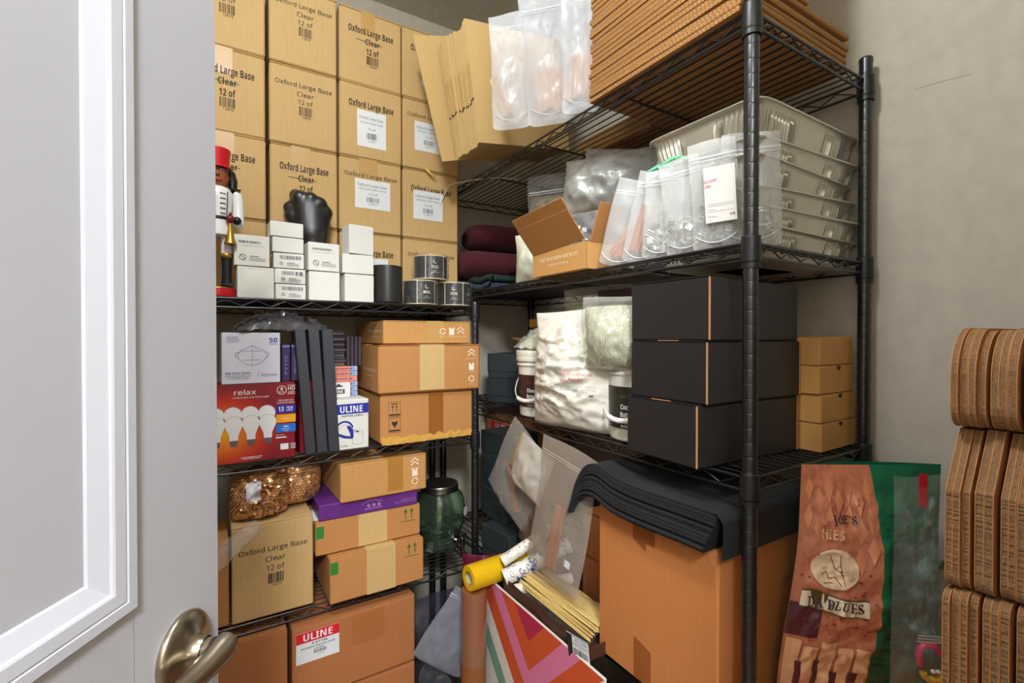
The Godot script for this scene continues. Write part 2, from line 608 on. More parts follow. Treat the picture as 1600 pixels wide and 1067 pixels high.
func shelf_unit(called: String, label: String, at: Vector3, yaw: float, l: float, d: float, levels: Array, tops: Array) -> void:
	var black := mat("black_epoxy", rgb(20, 21, 23), 0.3, 0.0, {"metallic_specular": 0.65})
	var plastic := mat("black_plastic", rgb(23, 23, 24), 0.4)
	var t := thing(called, label, "shelving", at, yaw)
	var corners := [Vector2(-l / 2, d / 2), Vector2(l / 2, d / 2), Vector2(l / 2, -d / 2), Vector2(-l / 2, -d / 2)]
	for k in 4:
		var prof := [Vector2(0.016, 0.0), Vector2(0.016, 0.02), Vector2(0.0127, 0.022)]
		var y := 0.05
		while y < tops[k] - 0.02:
			prof.append_array([Vector2(0.0127, y), Vector2(0.0118, y + 0.0008), Vector2(0.0118, y + 0.002), Vector2(0.0127, y + 0.0028)])
			y += 0.0254
		prof.append_array([Vector2(0.0127, tops[k] - 0.012), Vector2(0.0135, tops[k] - 0.011), Vector2(0.0135, tops[k] - 0.003), Vector2(0.0115, tops[k]), Vector2(0, tops[k])])
		var g := Geo.new()
		g.lathe(prof, 20, Vector3(corners[k].x, 0, corners[k].y))
		part(t, "post", g, black)
	var wire := Geo.new()
	wire.tube([Vector3(-l / 2 + 0.004, 0, 0), Vector3(l / 2 - 0.004, 0, 0)], 0.0019, 6, false)
	var wire_mesh := wire.mesh()
	for lv: float in levels:
		var sh := Geo.new()
		for dy: float in [0.0, -0.0235]:
			var r := 0.0031
			for s: float in [-1.0, 1.0]:
				sh.tube([Vector3(-l / 2 + 0.012, lv - r + dy, s * d / 2), Vector3(l / 2 - 0.012, lv - r + dy, s * d / 2)], r, 8)
				sh.tube([Vector3(s * l / 2, lv - r + dy, -d / 2 + 0.012), Vector3(s * l / 2, lv - r + dy, d / 2 - 0.012)], r, 8)
		var sn := part(t, "shelf", sh, black)
		for side in 4:                                   # the zigzag between the rails
			var a: Vector2 = corners[side]
			var b: Vector2 = corners[(side + 1) % 4]
			var len := a.distance_to(b) - 0.05
			var dir := (b - a).normalized()
			var nz := int(round(len / 0.0345))
			var pts := []
			for i in nz + 1:
				var p := a + dir * (0.025 + len * i / nz)
				pts.append(Vector3(p.x, lv - (0.0075 if i % 2 else 0.0225), p.y))
			var z := Geo.new()
			for i in nz:
				z.tube([pts[i], pts[i + 1]], 0.0016, 6, true)
			part(sn, "truss_wire", z, black)
		var nw := int(round(d / 0.0254)) - 1
		for i in nw:
			var o := part(sn, "wire", wire_mesh, black)
			o.position = Vector3(0, lv - 0.0024, -d / 2 + d * (i + 1) / (nw + 1))
		var nc := int(round(l / 0.33))
		for i in range(1, nc):
			var c := Geo.new()
			var x := -l / 2 + l * i / nc
			c.tube([Vector3(x, lv - 0.018, d / 2), Vector3(x, lv - 0.0075, d / 2 - 0.02), Vector3(x, lv - 0.0075, -d / 2 + 0.02), Vector3(x, lv - 0.018, -d / 2)], 0.0029, 8)
			part(sn, "cross_wire", c, black)
		for k in 4:
			var g := Geo.new()
			var c := Vector3(corners[k].x, lv - 0.036, corners[k].y)
			g.lathe([Vector2(0.0128, -0.012), Vector2(0.0162, -0.012), Vector2(0.0162, -0.012), Vector2(0.0162, -0.003), Vector2(0.0162, -0.003), Vector2(0.0148, -0.003), Vector2(0.0148, -0.003), Vector2(0.0172, 0.0), Vector2(0.0160, 0.042), Vector2(0.0152, 0.044), Vector2(0.0128, 0.044)], 24, c)
			part(sn, "collar", g, plastic)

# ------------------------------------------------------------------ cartons and print
func tape_mat() -> StandardMaterial3D:
	return mat("packing_tape", rgb(190, 150, 88), 0.42, 0.0, {"metallic_specular": 0.55})

func ink(dark := true) -> StandardMaterial3D:
	return mat("ink_black", rgb(44, 34, 28), 0.75) if dark else mat("ink_white", rgb(238, 226, 206), 0.7)

# A closed carton: base centre at `at`, front towards +z of its own axes.
func carton(called: String, label: String, at: Vector3, size: Vector3, yaw: float, m: Material, group := "", opts := {}) -> Node3D:
	var t := thing(called, label, opts.get("category", "carton"), at, yaw, group)
	var w := size.x
	var h := size.y
	var d := size.z
	var ft := 0.003
	var g := Geo.new()
	g.box(Vector3(0, (h - ft) / 2, 0), Vector3(w, h - ft, d), opts.get("bevel", 0.003))
	part(t, "body", g, m)
	if opts.get("flaps", true):
		for s: float in [-1.0, 1.0]:
			var f := Geo.new()
			var lift: float = opts.get("lift", 0.0) if s > 0 else opts.get("lift_back", 0.0)
			f.xf = Transform3D(Basis(Vector3.RIGHT, -s * lift), Vector3(0, h - ft, s * d / 2))
			f.box(Vector3(0, ft / 2, -s * (d / 4 - 0.0006)), Vector3(w - 0.002, ft, d / 2 - 0.0016), 0.0008)
			part(t, "flap", f, m)
	if opts.has("tape"):
		var tw: float = opts.tape
		var tx: float = opts.get("tape_x", 0.0)
		var len: float = opts.get("tape_len", h * 0.3)
		var tg := Geo.new()
		tg.box(Vector3(tx, h - len / 2 + 0.0004, d / 2 + 0.0002), Vector3(tw, len, 0.0008), 0.0)
		tg.box(Vector3(tx, h + 0.0003, d / 4), Vector3(tw, 0.0008, d / 2 + 0.001), 0.0)
		part(t, "packing_tape", tg, opts.get("tape_mat", tape_mat()), "strip of packing tape")
	return t

# printed lettering of the candle cartons; style 0 wide and thin, 1 narrow and bold with a struck-out middle line, 2 wide title only, 3 narrow title only
func carton_print(t: Node3D, w: float, h: float, d: float, style: int, dy := 0.0) -> void:
	var g := Geo.new()
	var z := d / 2 + 0.0009
	if style == 0 or style == 2:
		g.text("Oxford Large Base", 0, h * 0.765 + dy, w * 0.84, 0.0125, z, "Droid Sans", false)
	else:
		g.text("Oxford Large Base", 0, h * 0.72 + dy, w * 0.72, 0.021, z, "Droid Sans", true)
	if style == 0:
		g.text("Clear", 0.004, h * 0.655 + dy, w * 0.25, 0.013, z)
		g.text("12 of", 0.004, h * 0.555 + dy, w * 0.22, 0.0135, z)
	if style == 1:
		g.text("Clear", 0.004, h * 0.59 + dy, w * 0.23, 0.0185, z, "Droid Sans", true)
		g.text("12 of", 0.004, h * 0.46 + dy, w * 0.2, 0.0195, z, "Droid Sans", true)
		g.stroke([Vector2(-w * 0.24, h * 0.592 + dy), Vector2(0.0, h * 0.588 + dy), Vector2(w * 0.17, h * 0.583 + dy)], 0.0013, z + 0.0002)
	if style == 0 or style == 1:
		var by := h * (0.445 if style == 0 else 0.345) + dy
		g.bars(0.004, by, w * 0.19, 0.027, z, 12)
		g.text("10679", 0.006, by - 0.019, w * 0.13, 0.006, z)
	part(t, "printed_lettering", g, ink())

func sticker(t: Node3D, cx: float, cy: float, w: float, h: float, z: float) -> void:
	var g := Geo.new()
	g.box(Vector3(cx, cy, z), Vector3(w, h, 0.0006))
	var s := part(t, "label_sticker", g, mat("label_paper", rgb(226, 230, 232), 0.5), "white paper label")
	var k := Geo.new()
	z += 0.0005
	k.text("Oxford Large Base", cx - w * 0.02, cy + h * 0.3, w * 0.84, 0.008, z, "Droid Serif", false)
	k.text("Clear Glass Candle Tumbler", cx, cy + h * 0.17, w * 0.8, 0.0055, z)
	k.text("12 of", cx, cy + h * 0.0, w * 0.26, 0.0075, z)
	k.bars(cx, cy - h * 0.19, w * 0.34, h * 0.17, z, 10)
	k.text("20823", cx, cy - h * 0.33, w * 0.26, 0.005, z)
	part(s, "printed_text", k, mat("ink_grey", rgb(72, 72, 80), 0.7))

func left_top() -> void:
	# ---- the wall of candle cartons: four columns, four rows
	var tan := kraft("kraft_tan", rgb(203, 168, 112))
	var x0 := [-0.064, 0.147, 0.346, 0.556]
	var x1 := [0.139, 0.342, 0.552, 0.766]
	var rows := ["bottom row", "second row up", "third row up", "top row"]
	var cols := ["beside the door edge", "in second column from the door", "in third column from the door", "beside the standing flattened cartons"]
	# style, sticker (cx, cy, w, h), tape
	var spec := [
		[[-1, null, 0.0], [-1, null, 0.0], [1, [0.005, 0.1, 0.1, 0.115], 0.0], [2, null, 0.0]],
		[[1, null, 0.06], [1, null, 0.055], [2, [0.005, 0.125, 0.116, 0.095], 0.06], [3, [-0.012, 0.118, 0.11, 0.1], 0.0]],
		[[1, null, 0.055], [0, null, 0.0], [3, [0.0, 0.097, 0.095, 0.118], 0.0], [2, [-0.01, 0.115, 0.105, 0.1], 0.0]],
		[[0, null, 0.0], [0, null, 0.0], [1, null, 0.045], [3, [0.015, 0.11, 0.1, 0.12], 0.0]]]
	rng.seed = 21
	for r in 4:
		for c in 4:
			var w: float = x1[c] - x0[c] - 0.0025
			var h := 0.2405 - (0.0 if c != 1 else 0.0015)
			var at := Vector3((x0[c] + x1[c]) / 2 + rng.randf_range(-0.001, 0.001), 1.3035 + r * 0.2405, -1.7125 + rng.randf_range(-0.004, 0.004))
			var o := {"bevel": 0.004}
			var sp: Array = spec[r][c]
			if sp[2] > 0.0:
				o.tape = sp[2]
				o.tape_x = -0.01
				o.tape_len = 0.075
			o.lift = 0.0
			var lab := "tan candle carton %s, %s of box wall" % [cols[c], rows[r]]
			var t := carton("carton", lab, at, Vector3(w, h - 0.002, 0.234), rng.randf_range(-0.5, 0.5), tan, "candle cartons stacked in a wall", o)
			if sp[0] >= 0:
				carton_print(t, w, h, 0.234, sp[0])
			if sp[1] != null:
				sticker(t, sp[1][0], sp[1][1], sp[1][2], sp[1][3], 0.1178)
			if r == 2 and c == 3:                        # torn end of tape sticking out
				var g := Geo.new()
				g.tube([Vector3(-0.02, 0.004, 0.117), Vector3(-0.012, -0.008, 0.126), Vector3(0.0, -0.018, 0.13), Vector3(0.014, -0.022, 0.124)], [0.004, 0.0045, 0.003, 0.001], 6)
				part(t, "tape_end", g, mat("tape_yellow", rgb(222, 190, 96), 0.3))
	# ---- small white gift boxes in four columns
	var white := mat("white_card", rgb(218, 218, 210), 0.55)
	var cards := [   # x0, x1, y0, y1, print (0 none, 1 large warning, 2 small label), yaw, label
		[0.055, 0.143, 1.304, 1.3875, 0, 3, "dented plain white box at the foot of the column beside the soldier figure"],
		[0.049, 0.133, 1.3885, 1.471, 1, 1, "white box with bar code and warning print, on the dented white box"],
		[0.147, 0.224, 1.304, 1.346, 2, 0, "flat white box with bar code label, lowest of the five-box column"],
		[0.145, 0.223, 1.347, 1.388, 2, 1, "flat white box with bar code label, second up in the five-box column"],
		[0.143, 0.220, 1.389, 1.431, 2, -1, "flat white box with bar code label, third up in the five-box column"],
		[0.139, 0.218, 1.432, 1.474, 0, 2, "flat plain white box, fourth up in the five-box column"],
		[0.133, 0.217, 1.475, 1.5165, 0, 3, "flat plain white box on top of the five-box column before the black fist"],
		[0.231, 0.315, 1.304, 1.387, 0, 2, "plain white box under the white box with warning print, before the fist's wrist"],
		[0.228, 0.314, 1.388, 1.469, 1, 4, "white box with warning print in front of the black fist's wrist"],
		[0.328, 0.414, 1.304, 1.386, 0, 3, "plain white box on the shelf beside the black tumbler, lowest of three"],
		[0.323, 0.414, 1.387, 1.445, 0, 1, "low plain white box in the middle of the column beside the black tumbler"],
		[0.337, 0.412, 1.4455, 1.532, 0, 9, "plain white box turned askew on top of the column beside the black tumbler"]]
	var n := 0
	for s: Array in cards:
		var w: float = s[1] - s[0]
		var h: float = s[3] - s[2]
		var dep := 0.055
		var t := thing("gift_box", s[6], "box", Vector3((s[0] + s[1]) / 2, s[2], -1.45 - dep / 2), s[5], "small white boxes on the candle shelf")
		var g := Geo.new()
		g.box(Vector3(0, h / 2 - 0.0005, 0), Vector3(w, h - 0.001, dep), 0.0016)
		part(t, "body", g, white)
		var f := Geo.new()                               # tucked end flap, with its thumb notch or bowed edge
		var pts := PackedVector3Array()
		for j in 5:
			for i in 13:
				var u := i / 12.0
				var v := j / 4.0
				var bow := 0.005 * sin(u * PI) * sin(v * PI) if n in [0, 3] else 0.0006
				var sag := -0.006 * sin(u * PI) * (1.0 if n == 0 else 0.15) * v
				pts.append(Vector3((u - 0.5) * (w - 0.003), 0.001 + v * (h - 0.004) + sag, dep / 2 + 0.0004 + bow))
		f.grid(pts, 13, 5)
		part(t, "end_flap", f, white)
		if s[4] > 0:
			var k := Geo.new()
			var z := dep / 2 + 0.0016 + (0.005 if n == 3 else 0.0)
			if s[4] == 1:
				k.bars(-0.006, h * 0.76, w * 0.62, 0.0058, z, 16)
				k.text("CUT TO SIZE  CONTENTS INSIDE", -0.002, h * 0.64, w * 0.7, 0.0019, z)
				k.ring(-w * 0.26, h * 0.27, 0.0068, 0.0082, z, 20)
				k.stroke([Vector2(-w * 0.26 - 0.005, h * 0.27 + 0.005), Vector2(-w * 0.26 + 0.005, h * 0.27 - 0.005)], 0.0014, z)
				k.text("WARNING", w * 0.06, h * 0.31, w * 0.26, 0.0032, z, "Droid Sans", true)
				for q in 3:
					k.rect(w * 0.14, h * (0.25 - 0.04 * q), w * 0.46, 0.0007, z)
			else:
				k.bars(0.004, h * 0.7, w * 0.68, h * 0.24, z, 18)
				k.ring(-w * 0.25, h * 0.3, 0.0036, 0.0046, z, 16)
				k.stroke([Vector2(-w * 0.25 - 0.003, h * 0.3 + 0.003), Vector2(-w * 0.25 + 0.003, h * 0.3 - 0.003)], 0.001, z)
				k.text("WARNING", w * 0.06, h * 0.35, w * 0.25, 0.0026, z, "Droid Sans", true)
				for q in 3:
					k.rect(w * 0.13, h * (0.27 - 0.06 * q), w * 0.4, 0.0006, z)
			part(t, "printed_label", k, mat("ink_violet", rgb(62, 56, 76), 0.7))
		n += 1
	# ---- black tumbler
	var g := Geo.new()
	g.lathe([Vector2(0, 0), Vector2(0.040, 0), Vector2(0.0435, 0.002), Vector2(0.0448, 0.006), Vector2(0.0452, 0.05), Vector2(0.0452, 0.113), Vector2(0.0448, 0.115), Vector2(0.0436, 0.115), Vector2(0.0430, 0.112), Vector2(0.0428, 0.01), Vector2(0, 0.008)], 48)
	single("candle_tumbler", "matt black straight-sided candle tumbler beside the white boxes", "tumbler", g, mat("matt_black", rgb(38, 38, 36), 0.38), Vector3(0.464, 1.3035, -1.475))
	label_roll(Vector3(0.573, 1.3035, -1.478), 0.2, "wrapped roll of black labels under the upper roll, beside the black tumbler")
	label_roll(Vector3(0.694, 1.3035, -1.478), -0.3, "wrapped roll of black labels at the shelf end beside the post")
	label_roll(Vector3(0.612, 1.386, -1.485), 0.05, "wrapped roll of black labels lying on top of the two lower rolls")
	fist()
	soldier()

# A roll of black square labels on its side-on core, shrink-wrapped in creased clear film.
func label_roll(at: Vector3, turn: float, label: String) -> void:
	var t := thing("label_roll", label, "label roll", at, rad_to_deg(turn), "rolls of black labels in clear wrap")
	var r := 0.053
	var h := 0.076
	var g := Geo.new()
	g.lathe([Vector2(0.02, 0.001), Vector2(r - 0.001, 0.001), Vector2(r - 0.001, 0.001), Vector2(r, 0.002), Vector2(r, h - 0.002), Vector2(r - 0.001, h - 0.001), Vector2(r - 0.001, h - 0.001), Vector2(0.02, h - 0.001), Vector2(0.02, h - 0.001), Vector2(0.02, 0.001)], 48)
	part(t, "roll", g, mat("label_black", rgb(30, 34, 32), 0.35))
	var e := Geo.new()
	for y: float in [0.0004, h - 0.0028]:
		e.lathe([Vector2(r + 0.0002, y), Vector2(r + 0.0008, y), Vector2(r + 0.0008, y + 0.0024), Vector2(r + 0.0002, y + 0.0024)], 48)
	e.lathe([Vector2(r - 0.003, h), Vector2(r - 0.02, h)], 48)
	e.lathe([Vector2(r - 0.02, 0.0), Vector2(r + 0.0004, 0.0)], 48)
	for a: float in [-0.75, 0.42, 1.5]:                   # gaps of backing paper between the labels
		var q := Geo.new()
		q.rect(0, h / 2, 0.0026, h)
		q.bend(func(p: Vector3) -> Vector3: return Vector3(sin(a + p.x / r) * (r + 0.0005), p.y, cos(a + p.x / r) * (r + 0.0005)))
		e.v.append_array(q.v); e.n.append_array(q.n); e.uv.append_array(q.uv)
		for i in q.ix: e.ix.append(e.v.size() - q.v.size() + i)
	part(t, "backing_paper", e, mat("backing_paper", rgb(222, 204, 168), 0.6))
	var k := Geo.new()
	for c: float in [-0.17, 1.0]:
		var o := c * r
		k.ring(o, h * 0.73, 0.0045, 0.0062, 0, 14, 1.9, 5.6)
		k.text("NIMA", o, h * 0.5, 0.023, 0.0085, 0, "Droid Serif")
		k.rect(o, h * 0.33, 0.012, 0.0008)
		k.text("CANDLE COMPANY", o, h * 0.26, 0.026, 0.0018)
	k.bend(func(p: Vector3) -> Vector3: return Vector3(sin(p.x / r) * (r + 0.0006), p.y, cos(p.x / r) * (r + 0.0006)))
	part(t, "printed_label", k, ink(false))
	# creased film
	var nz := FastNoiseLite.new()
	nz.seed = int(at.x * 1000)
	nz.frequency = 34.0
	nz.fractal_type = FastNoiseLite.FRACTAL_RIDGED
	nz.fractal_octaves = 2
	var pts := PackedVector3Array()
	var nx := 56
	var ny := 16
	for j in ny:
		for i in nx:
			var a := TAU * i / nx
			var y := (h + 0.004) * j / (ny - 1)
			var dir := Vector3(sin(a), 0, cos(a))
			var k2 := 0.0022 + 0.005 * maxf(0, nz.get_noise_3d(dir.x * r, y, dir.z * r))
			var tuft := 0.006 * pow(maxf(0.0, absf(sin(a)) - 0.9) * 10.0, 2.0)
			pts.append(dir * (r + k2 + tuft * (0.6 + 0.4 * sin(j * 2.1 + i))) + Vector3.UP * y)
	var fm := Geo.new()
	fm.grid(pts, nx, ny, true)
	part(t, "wrap_film", fm, film())

func film() -> StandardMaterial3D:
	return mat("clear_film", Color(0.95, 0.96, 0.97, 0.03), 0.06, 0.0, {"cull_mode": BaseMaterial3D.CULL_DISABLED})

# ------------------------------------------------------------------ shapes from joined capsules, meshed as surface nets
func blend(bones: Array, lo: Vector3, hi: Vector3, cell: float, k: float) -> Geo:     # bones: [from, to, radius at from, radius at to]
	var nx := int((hi.x - lo.x) / cell) + 2
	var ny := int((hi.y - lo.y) / cell) + 2
	var nz := int((hi.z - lo.z) / cell) + 2
	var f := PackedFloat32Array()
	f.resize(nx * ny * nz)
	f.fill(1.0)
	var A := PackedVector3Array()
	var B := PackedVector3Array()
	for b: Array in bones:
		A.append(b[0])
		B.append(b[1] - b[0])
	var reach := k * 2.0
	for q in bones.size():
		var a := A[q]
		var ab := B[q]
		var l2 := maxf(ab.length_squared(), 1e-9)
		var ra: float = bones[q][2]
		var rb: float = bones[q][3]
		var m := maxf(ra, rb) + reach
		var p0 := a.min(a + ab) - Vector3(m, m, m) - lo
		var p1 := a.max(a + ab) + Vector3(m, m, m) - lo
		for z in range(maxi(0, int(p0.z / cell)), mini(nz, int(p1.z / cell) + 2)):
			for y in range(maxi(0, int(p0.y / cell)), mini(ny, int(p1.y / cell) + 2)):
				for x in range(maxi(0, int(p0.x / cell)), mini(nx, int(p1.x / cell) + 2)):
					var p := lo + Vector3(x, y, z) * cell - a
					var t := clampf(p.dot(ab) / l2, 0, 1)
					var d := (p - ab * t).length() - lerpf(ra, rb, t)
					var i := (z * ny + y) * nx + x
					var e := f[i]
					var h := maxf(k - absf(d - e), 0.0) / k
					f[i] = minf(d, e) - h * h * k * 0.25
	var g := Geo.new()
	var at := PackedInt32Array()
	at.resize(nx * ny * nz)
	at.fill(-1)
	var step := [1, nx, nx * ny]
	for z in nz - 1:
		for y in ny - 1:
			for x in nx - 1:
				var i := (z * ny + y) * nx + x
				var s := 0
				var sum := Vector3.ZERO
				var cnt := 0
				var c := PackedFloat32Array([f[i], f[i + 1], f[i + nx], f[i + nx + 1], f[i + step[2]], f[i + step[2] + 1], f[i + step[2] + nx], f[i + step[2] + nx + 1]])
				for e in 8:
					if c[e] < 0: s |= 1 << e
				if s == 0 or s == 255:
					continue
				for e in 8:
					for ax in 3:
						var o := e | (1 << ax)
						if o != e and (c[e] < 0) != (c[o] < 0):
							var t := c[e] / (c[e] - c[o])
							var p := Vector3(e & 1, (e >> 1) & 1, (e >> 2) & 1)
							p[ax] += t
							sum += p
							cnt += 1
				var grad := Vector3(c[1] + c[3] + c[5] + c[7] - c[0] - c[2] - c[4] - c[6], c[2] + c[3] + c[6] + c[7] - c[0] - c[1] - c[4] - c[5], c[4] + c[5] + c[6] + c[7] - c[0] - c[1] - c[2] - c[3])
				at[i] = g.put(lo + (Vector3(x, y, z) + sum / cnt) * cell, grad.normalized())
	for z in range(1, nz - 1):
		for y in range(1, ny - 1):
			for x in range(1, nx - 1):
				var i := (z * ny + y) * nx + x
				for ax in 3:
					var j: int = i + step[ax]
					if (f[i] < 0) == (f[j] < 0):
						continue
					var u: int = step[(ax + 1) % 3]
					var w: int = step[(ax + 2) % 3]
					var q := [at[i - u - w], at[i - w], at[i], at[i - u]]
					if q.min() < 0:
						continue
					if f[i] < 0:
						g.ix.append_array([q[0], q[2], q[1], q[0], q[3], q[2]])
					else:
						g.ix.append_array([q[0], q[1], q[2], q[0], q[2], q[3]])
	return g

func fist() -> void:
	# a raised right fist seen from the back of the hand: thumb at the door side
	var V := func(x: float, y: float, z: float) -> Vector3: return Vector3(x, y, z)
	var b := []
	b.append([V.call(0.008, -0.19, 0), V.call(0.009, -0.05, 0), 0.033, 0.032])        # forearm
	b.append([V.call(0.000, -0.05, 0), V.call(0.002, 0.035, 0), 0.029, 0.031])
	b.append([V.call(0.017, -0.05, 0), V.call(0.019, 0.035, 0), 0.029, 0.031])
	# back of the hand
	b.append([V.call(-0.008, 0.035, 0), V.call(-0.026, 0.130, 0.004), 0.027, 0.0205])
	b.append([V.call(0.002, 0.035, 0.003), V.call(0.002, 0.130, 0.009), 0.029, 0.0205])
	b.append([V.call(0.016, 0.035, 0.002), V.call(0.027, 0.121, 0.007), 0.028, 0.020])
	b.append([V.call(0.026, 0.035, -0.003), V.call(0.045, 0.100, 0.0), 0.025, 0.018])
	b.append([V.call(0.0, 0.06, -0.010), V.call(0.012, 0.10, -0.012), 0.030, 0.026])     # the palm's mass
	# fingers: first joints rise over and go back, then curl down and in
	var kn := [V.call(-0.028, 0.142, 0.003), V.call(0.002, 0.139, 0.009), V.call(0.028, 0.128, 0.007), V.call(0.046, 0.105, 0.0)]
	var up := [V.call(-0.035, 0.149, -0.018), V.call(-0.003, 0.138, -0.020), V.call(0.022, 0.127, -0.021), V.call(0.040, 0.104, -0.022)]
	var dn := [V.call(-0.034, 0.110, -0.032), V.call(-0.006, 0.100, -0.034), V.call(0.017, 0.092, -0.034), V.call(0.034, 0.075, -0.032)]
	var tip := [V.call(-0.024, 0.096, -0.018), V.call(-0.003, 0.088, -0.020), V.call(0.016, 0.080, -0.020), V.call(0.030, 0.066, -0.020)]
	for k in 4:
		var r: float = [0.0170, 0.0165, 0.0155, 0.0138][k]
		b.append([kn[k], up[k], r, r * 0.97])
		b.append([up[k], dn[k], r * 0.94, r * 0.84])
		b.append([dn[k], tip[k], r * 0.82, r * 0.74])
	# thumb, its tip closing on the side of the index finger
	b.append([V.call(-0.012, 0.03, -0.006), V.call(-0.046, 0.086, -0.010), 0.026, 0.0185])
	b.append([V.call(-0.047, 0.088, -0.010), V.call(-0.053, 0.112, -0.020), 0.0165, 0.0150])
	b.append([V.call(-0.053, 0.112, -0.020), V.call(-0.040, 0.126, -0.036), 0.0146, 0.0118])
	for k in 4:                                            # knuckle caps
		b.append([kn[k] + Vector3(0, -0.002, 0.006), kn[k] + Vector3(0, -0.001, 0.007), 0.0125, 0.0125])
	# fill between the bones so that the back of the hand is one smooth plane
	b.append([V.call(-0.010, 0.05, 0.004), V.call(-0.010, 0.118, 0.008), 0.024, 0.019])
	b.append([V.call(0.012, 0.05, 0.006), V.call(0.014, 0.115, 0.010), 0.026, 0.019])
	b.append([V.call(0.024, 0.05, 0.002), V.call(0.035, 0.098, 0.005), 0.025, 0.018])
	var g := blend(b, V.call(-0.09, -0.187, -0.07), V.call(0.09, 0.18, 0.06), 0.0030, 0.013)
	var bot := Geo.new()
	bot.lathe([Vector2(0, 0), Vector2(0.037, 0), Vector2(0.037, 0), Vector2(0.038, 0.002), Vector2(0.037, 0.012), Vector2(0.033, 0.014)], 40)
	var t := thing("fist_sculpture", "black raised fist sculpture standing behind the white boxes", "sculpture", Vector3(0.250, 1.3035, -1.545), -4.0)
	var m := mat("black_resin", rgb(27, 28, 28), 0.34, 0.0, {"metallic_specular": 0.6})
	var hnd := part(t, "hand", g, m)
	hnd.position = Vector3(0, 0.170, 0)
	part(t, "base", bot, m)

